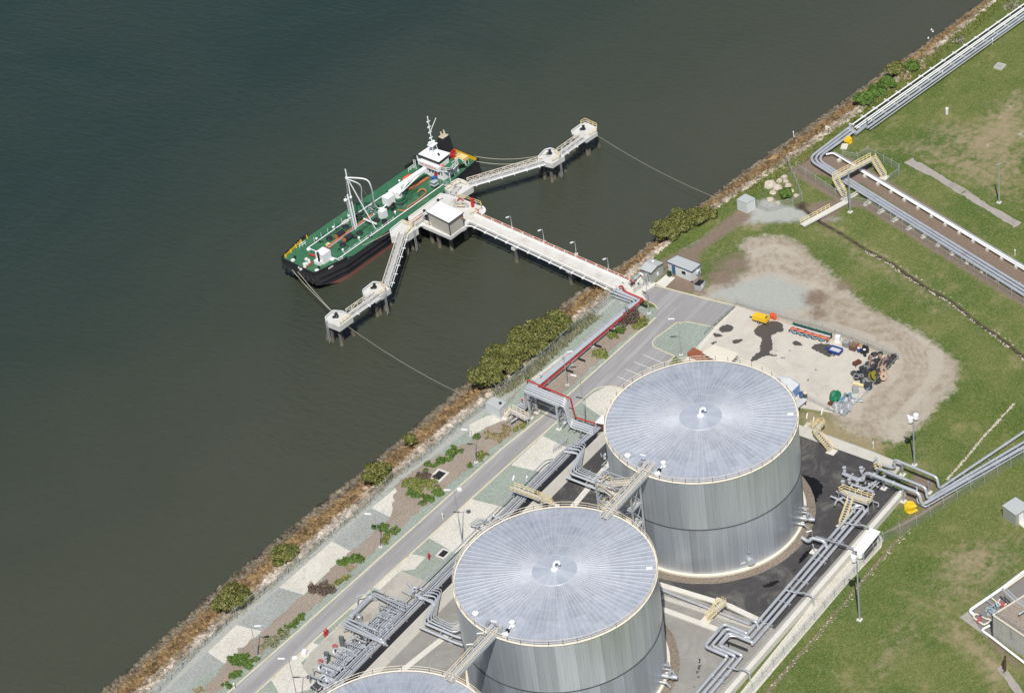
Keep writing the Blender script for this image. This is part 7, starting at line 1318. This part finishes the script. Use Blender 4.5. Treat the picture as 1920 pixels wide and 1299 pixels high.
for x, y in ((270,460),(45,650)): mb = MB(); p = g4(x,y,0); mb.tube([p, p+Z(0,0,1.2)], .16, 8); mb.ball(p+Z(0,0,1.2), .25, 8); mb.build('red_pillar', MATS['red_paint'], T)
T = thing('signal_stand', 'galvanised lattice stand in front of the olive grey shed', 'stand', g4(430,620,0)); mb = MB(); p = g4(400,640,0); [mb.beam(p+Z(dx,dy,0), p+Z(dx*.4,dy*.4,3.0), .1, .1) for dx in (-.6,.6) for dy in (-.6,.6)]; [mb.beam(p+Z(-.5,-.5,z), p+Z(.5,.5,z+.6), .07, .07) for z in (.3,1.1,1.9)]; mb.build('lattice', MATS['galv_light'], T); mb = MB(); mb.box(p+Z(.3,.2,1.6), (.7,.5,1.4)); mb.build('panel', MATS['hut_grey'], T)
for i, q in enumerate(((1032,282),(1045,298),(1002,360))): p = d3(*q, WZ+.12); mb = MB(); mb.ball(p, .22, 8, .6); mb.ball(p+Z(.2,.05,.16), .1, 6); mb.build('water_bird', MATS['white_paint'], label='white bird floating by the rocks at upper right', cat='bird', group='white birds on the water')
# ---------------------------------------------------------------- trees, bushes, grass
def leafmat(name, a, bq, dead=None):
    mt, t, b = newmat(name); g = nd(t, 'ShaderNodeNewGeometry'); c = mixc(t, g.outputs['Random Per Island'], a, bq)
    c = mixc(t, ramp(t, noise(t, .55, 4), .35, .68), c, mixc(t, 1.0, c, (.72,.76,.6), 'MULTIPLY'))
    if dead: c = mixc(t, mth(t, 'GREATER_THAN', mth(t, 'FRACT', mth(t, 'MULTIPLY', g.outputs['Random Per Island'], 37)), .88), c, dead)
    setc(t, b, c); b.inputs['Roughness'].default_value = .6; b.inputs['Specular IOR Level'].default_value = .3; return mt
leafmat('leaf_mangrove', (.06,.075,.014), (.205,.21,.055), (.25,.22,.09)); leafmat('leaf_bright', (.05,.10,.016), (.15,.24,.045)); leafmat('leaf_yellow', (.10,.13,.02), (.25,.27,.07), (.3,.26,.12)); leafmat('leaf_dry', (.2,.16,.09), (.42,.34,.19)); leafmat('leaf_dead', (.07,.05,.04), (.19,.14,.11)); leafmat('leaf_pale', (.14,.15,.08), (.3,.3,.19), (.36,.32,.22))
mat('bark', (.11,.09,.07), .9, var=.3, scale=4)
def leaves(mb, lumps, n, size, up=.35):
    wts = np.array([l[1]*l[2] for l in lumps]); wts = wts/wts.sum()
    idx = rng.choice(len(lumps), n, p=wts); v = rng.normal(size=(n,3)); v /= np.linalg.norm(v, axis=1)[:,None]; v[:,2] = np.abs(v[:,2])*1.0-.25*(rng.random(n) < .3)
    rad = rng.random(n)**.4
    for i in range(n):
        c, rx, ry, rz = lumps[idx[i]]; d = v[i]; k = (.55+.5*rad[i])
        p = Vector((c[0]+d[0]*rx*k, c[1]+d[1]*ry*k, c[2]+d[2]*rz*k)); nrm = Vector((d[0]+rng.normal()*.55, d[1]+rng.normal()*.55, d[2]+up+rng.normal()*.45)).normalized()
        a = nrm.cross(Vector((rng.normal(),rng.normal(),rng.normal()))).normalized(); bb = nrm.cross(a); s = size*(.6+.8*rng.random())
        mb.add([p-a*s*.5, p+bb*s*.32, p+a*s*.55, p-bb*s*.32], [(0,1,2,3)])
def crown_lumps(p, r, h, k=9, flat=.6):
    L = [(p+Vector((0,0,h*.55)), r*.72, r*.72, h*.42)]
    for i in range(k):
        a = 2*math.pi*i/k+random.uniform(-.4,.4); q = random.uniform(.45,.78)*r; s = random.uniform(.28,.45)*r
        L.append((p+Vector((q*math.cos(a), q*math.sin(a), h*random.uniform(.3,.8))), s, s*random.uniform(.8,1.1), s*flat))
    for i in range(3): L.append((p+Vector((random.uniform(-.35,.35)*r, random.uniform(-.35,.35)*r, h*random.uniform(.75,.95))), r*.3, r*.3, r*.2))
    return L
def tree(name, p, r, h, lab, cat, m, n, size=.42, grp=None, trunk=True):
    p = Vector(p); T = thing(name, lab, cat, p, grp); mb = MB(); leaves(mb, crown_lumps(p, r, h), n, size); mb.build('crown', MATS[m], T)
    mb = MB()
    for i in range(5 if trunk else 3): a = 2*math.pi*i/5+.3; e = p+Vector((math.cos(a)*r*.5, math.sin(a)*r*.5, h*.7)); mb.tube([p+Vector((math.cos(a)*.15, math.sin(a)*.15, -.4)), p.lerp(e,.5)+Vector((0,0,h*.12)), e], .05+.03*r, 6)
    mb.build('trunk', MATS['bark'], T); return T
ZB = -1.2
for i, (x, y, r, h) in enumerate(((115,725,4.1,4.2),(215,640,4.6,4.8),(165,610,3.4,3.6),(320,560,4.8,5.2),(400,500,4.4,4.8),(480,450,4.2,4.6),(540,425,2.8,3.2))):
    p = c4(x, y+18, ZB+.3); tree('mangrove_tree', p, r, h, ('mangrove at the lower end of the long tree clump above the white ribbed hut','broad mangrove second from the lower end of the long shore clump','small mangrove on the water side of the long shore clump','tall rounded mangrove in the middle of the long shore clump','mangrove beyond the middle of the long shore clump','mangrove near the upper end of the long shore clump','smallest mangrove at the upper tip of the long shore clump')[i], 'tree', 'leaf_mangrove', int(260*r*r), .42, 'mangroves on the rock bank')
for i, (x, y, r, h) in enumerate(((205,235,3.4,4.0),(275,190,3.6,4.6),(350,170,3.0,3.8),(410,140,2.3,2.8))):
    p = c5(x, y+10, ZB); tree('mangrove_tree', p, r, h, ('mangrove at the lower end of the clump behind the portable office','tallest mangrove in the clump behind the portable office','mangrove third along the clump behind the portable office','small mangrove at the upper end of the clump behind the portable office')[i], 'tree', 'leaf_mangrove', int(280*r*r), .42, 'mangroves on the rock bank')
for k, x, y, r, h, lab in ((c7,428,178,3.3,4.2,'round mangrove alone on the bank above the white gravel triangle'),(d2,950,600,2.9,3.6,'round mangrove alone between two others, lower left bank'),(d2,682,845,3.9,4.4,'largest lone round mangrove toward the bottom left'),(FP,771,832,1.6,2.2,'smallest lone bush on the bank near the white ribbed hut')):
    tree('mangrove_tree', k(x,y,-1.5), r, h, lab, 'tree', 'leaf_mangrove', int(330*r*r), .4, 'mangroves on the rock bank')
for x, y, r, h, lab in ((400,950,2.6,2.0,'green bush at the lower end of the shore bushes by the pipe bundle'),(520,880,2.4,2.2,'green bush in the middle of the shore bushes by the pipe bundle'),(620,800,2.4,2.2,'bright green bush upward of the middle of the shore bushes'),(700,660,2.5,2.0,'olive bush on the water side of the upper shore bushes'),(850,640,2.0,1.8,'green bush at the upper end of the shore bushes')):
    tree('shore_bush', d3(x,y+15,-.6), r, h, lab, 'bush', 'leaf_bright' if y != 660 else 'leaf_mangrove', int(330*r*r), .4, 'shore bushes by the pipe bundle', False)
tree('shore_bush', c6(120,645,-.1), 1.6, 1.5, 'dark green bush among the pale boulders', 'bush', 'leaf_bright', 900, .35, None, False)
tree('dry_bush', d3(790,740,-.4), 1.8, 1.0, 'dry brown bush beside the shore bushes and pipes', 'bush', 'leaf_dry', 500, .35, 'dry bushes by the pipe bundle', False)
tree('dry_bush', d3(940,640,-.4), 1.5, .9, 'dry brown bush uphill of the green shore bushes', 'bush', 'leaf_dry', 400, .35, 'dry bushes by the pipe bundle', False)
tree('dry_bush', d3(1290,400,-.4), 1.8, 1.0, 'whitish dry bush against the upper pipe bundle', 'bush', 'leaf_pale', 600, .35, 'dry bushes by the pipe bundle', False)
tree('shore_bush', d3(1780,70,-.4), 2.2, 1.0, 'pale green scrub in the top right corner above the pipes', 'bush', 'leaf_pale', 800, .4, None, False)
def shrub(k, pts, r, h, m, name, lab, dens=420, size=.26):
    ps = [k(x,y,-.05) for x, y in pts]; c = sum(ps, Vector())/len(ps); L = []
    for p in ps:
        for i in range(8): a = random.uniform(0,6.28); q = random.uniform(0,1.15)*r; L.append((p+Vector((q*math.cos(a), q*math.sin(a), h*.2)), r*random.uniform(.22,.62), r*random.uniform(.22,.62), h*random.uniform(.35,1)))
    mb = MB(); leaves(mb, L, int(dens*r*r*len(ps)*.95)+90, size, .6); return mb.build(name, MATS[m], label=lab, cat='shrub', group='shrubs in the mulch strip')
for k, pts, r, h, m, nm, lab in (
 (c7,((700,100),(740,70),(800,40),(830,20)),1.3,.7,'leaf_bright','creeping_shrub','long bright green creeping shrub above the framed drain pit'),
 (c7,((570,190),(610,180),(650,180),(610,220),(650,215),(700,190)),1.5,.5,'leaf_yellow','creeping_shrub','wide yellow green creeping shrub below the framed drain pit'),
 (c7,((630,255),(670,280),(700,265),(735,245),(750,235),(600,235)),1.1,.6,'leaf_bright','creeping_shrub','deep green creeping shrub along the road side of the yellow green one'),
 (d2,((1430,430),(1470,425),(1500,445),(1540,440)),.9,.7,'leaf_bright','creeping_shrub','green creeping shrub round the foot of a short lamp post'),(d2,((1490,470),(1475,500)),.8,.6,'leaf_yellow','creeping_shrub','yellow green shrub at the road edge below a short lamp post'),
 (d2,((1250,605),(1290,600),(1330,590)),1.2,.6,'leaf_bright','creeping_shrub','round bright green creeping shrub beside the cracked pale panel'),(d2,((1295,635),),.7,.6,'leaf_dry','tussock','straw coloured tussock touching the bright green shrub'),
 (d2,((1130,745),(1160,760)),1.4,1.5,'leaf_dead','dead_shrub','large dead brown shrub in the lower mulch strip'),(d2,((1090,745),),.9,.9,'leaf_dry','tussock','straw coloured tussock beside the dead brown shrub'),(d2,((1200,735),(1235,710),(1265,685)),.8,.7,'leaf_yellow','creeping_shrub','row of olive tussocks uphill of the dead brown shrub'),
 (d2,((1025,900),(1000,925),(970,950),(940,975)),.85,.7,'leaf_bright','creeping_shrub','thin green hedge like strip against the road in the lower mulch'),(d2,((920,995),(890,1015),(870,1025),(850,1035)),1.25,.6,'leaf_pale','tussock','pale grass tussocks continuing below the thin green strip'),
 (d2,((675,1120),(700,1135),(740,1150),(730,1120),(760,1130)),1.2,.7,'leaf_bright','creeping_shrub','broad green creeping shrub beside the bottom left lamp post'),(d2,((690,1195),(670,1205)),.8,.5,'leaf_bright','creeping_shrub','small green shrub just below the broad one by the bottom left lamp'),(d2,((640,1255),),.8,.6,'leaf_bright','creeping_shrub','small green shrub at the very bottom of the mulch strip'),(d2,((490,1285),),.9,.7,'leaf_dry','tussock','straw tussock at the bottom edge of the mulch strip'),
 (c4,((925,355),(945,385),(905,380)),1.6,1.7,'leaf_dead','dead_shrub','dark brown bush beside the bend of the red pipe'),(c4,((860,445),(865,430)),1.0,1.0,'leaf_bright','creeping_shrub','bright green bush between red pipe and road'),(c4,((820,475),(840,470)),.8,.8,'leaf_yellow','creeping_shrub','olive bush touching the bright green one by the road'),(c4,((990,400),(1020,380),(970,415)),1.1,.8,'leaf_yellow','tussock','olive and straw tussocks at the inside of the road bend'),(c4,((740,575),(770,580),(755,560)),1.1,.6,'leaf_yellow','tussock','yellowish tussocks halfway along the red pipe'),
 (c4,((320,985),),.8,.6,'leaf_yellow','tussock','olive tussock by the foot of the portal stair'),(c4,((272,1008),),.6,.5,'leaf_yellow','tussock','small olive tussock left of the portal stair'),(c4,((190,1040),(160,1060),(220,1000),(120,1045)),1.2,.6,'leaf_dry','tussock','wide straw coloured tussocks below the white ribbed hut'),(c4,((70,1165),(75,1155)),1.0,.9,'leaf_yellow','tussock','yellow green tussock at the road edge under a lamp post'),(c4,((40,1050),),.9,.8,'leaf_bright','creeping_shrub','dark green shrub beside the lamp post below the ribbed hut'),
 (c7,((905,95),),.6,.6,'leaf_bright','creeping_shrub','tiny green shrub at the road edge by the gravel'),(c7,((660,140),(690,150),(640,150)),1.1,.5,'leaf_dead','dead_shrub','grey brown dead patch just left of the framed drain pit')):
    shrub(k, pts, r, h, m, nm, lab)
def blades(mb, p, n, s):
    for _ in range(n):
        a = random.uniform(0,6.283); d = Vector((math.cos(a), math.sin(a), 0)); q = p+Vector((random.gauss(0,s*.5), random.gauss(0,s*.5), 0)); w_ = d.cross(Vector((0,0,1)))*s*.22
        mb.add([q-w_, q+w_, q+d*s*random.uniform(.2,.7)+Vector((0,0,s*random.uniform(.6,1.2)))], [(0,1,2)])
mb = MB()
for _ in range(3000):
    x = random.uniform(-100, 60); y = top_y(x)-random.uniform(.1, 2.3)*random.random()-.2; blades(mb, Vector((x,y,-.15)), 3, random.uniform(.18,.4))
for _ in range(2200):
    u = random.random(); q = PL(c4, [(150,800),(330,690),(470,560),(600,440),(720,345)]); k = min(3, int(u*4)); p = q[k].lerp(q[k+1], u*4-k)+Vector((random.gauss(0,.6), random.uniform(-1.5,1.6), -.1)); blades(mb, p, 4, random.uniform(.25,.6))
mb.build('bank_grass', MATS['leaf_pale'], kind='stuff', label='dry grass growing along the fence on top of the bank', cat='grass')
mb = MB()
for _ in range(5200):
    x = random.uniform(88, 205); y = top_y(x)-random.uniform(-.6, 3.2); blades(mb, Vector((x,y,-.15)), 3, random.uniform(.25,.55))
mb.build('bank_grass', MATS['leaf_yellow'], kind='stuff', label='green grass growing on the bank beside the shoreline pipes', cat='grass')
# tufts over the lawns, thick where the grass is, none on dirt or paving
gm = (1-np.clip(A['dirt']*1.4+A['gravel']*1.4+A['brown']*1.2+A['dark']*1.5+.55*A['dry'], 0, 1)).reshape(nx, ny)
mb = MB(); cnt = 0
while cnt < 22000:
    x = random.uniform(-60, 205); y = random.uniform(-85, 45); yt = top_y(x)
    if y > yt-1 or (x < 30 and y > -29) or (30 <= x < 62 and y > -9 and random.random() < .9): cnt += .2; continue
    i = int((x-X0)/st); j = int((y-Y0)/(yt-Y0)*(ny-1))
    if 0 <= i < nx and 0 <= j < ny and random.random() < gm[i, j]: blades(mb, Vector((x,y,-.12)), 3, random.uniform(.1,.26)); cnt += 1
    else: cnt += .1
mb.build('lawn_tufts', MATS['leaf_yellow'], kind='stuff', label='uneven grass tufts across the lawns', cat='grass')
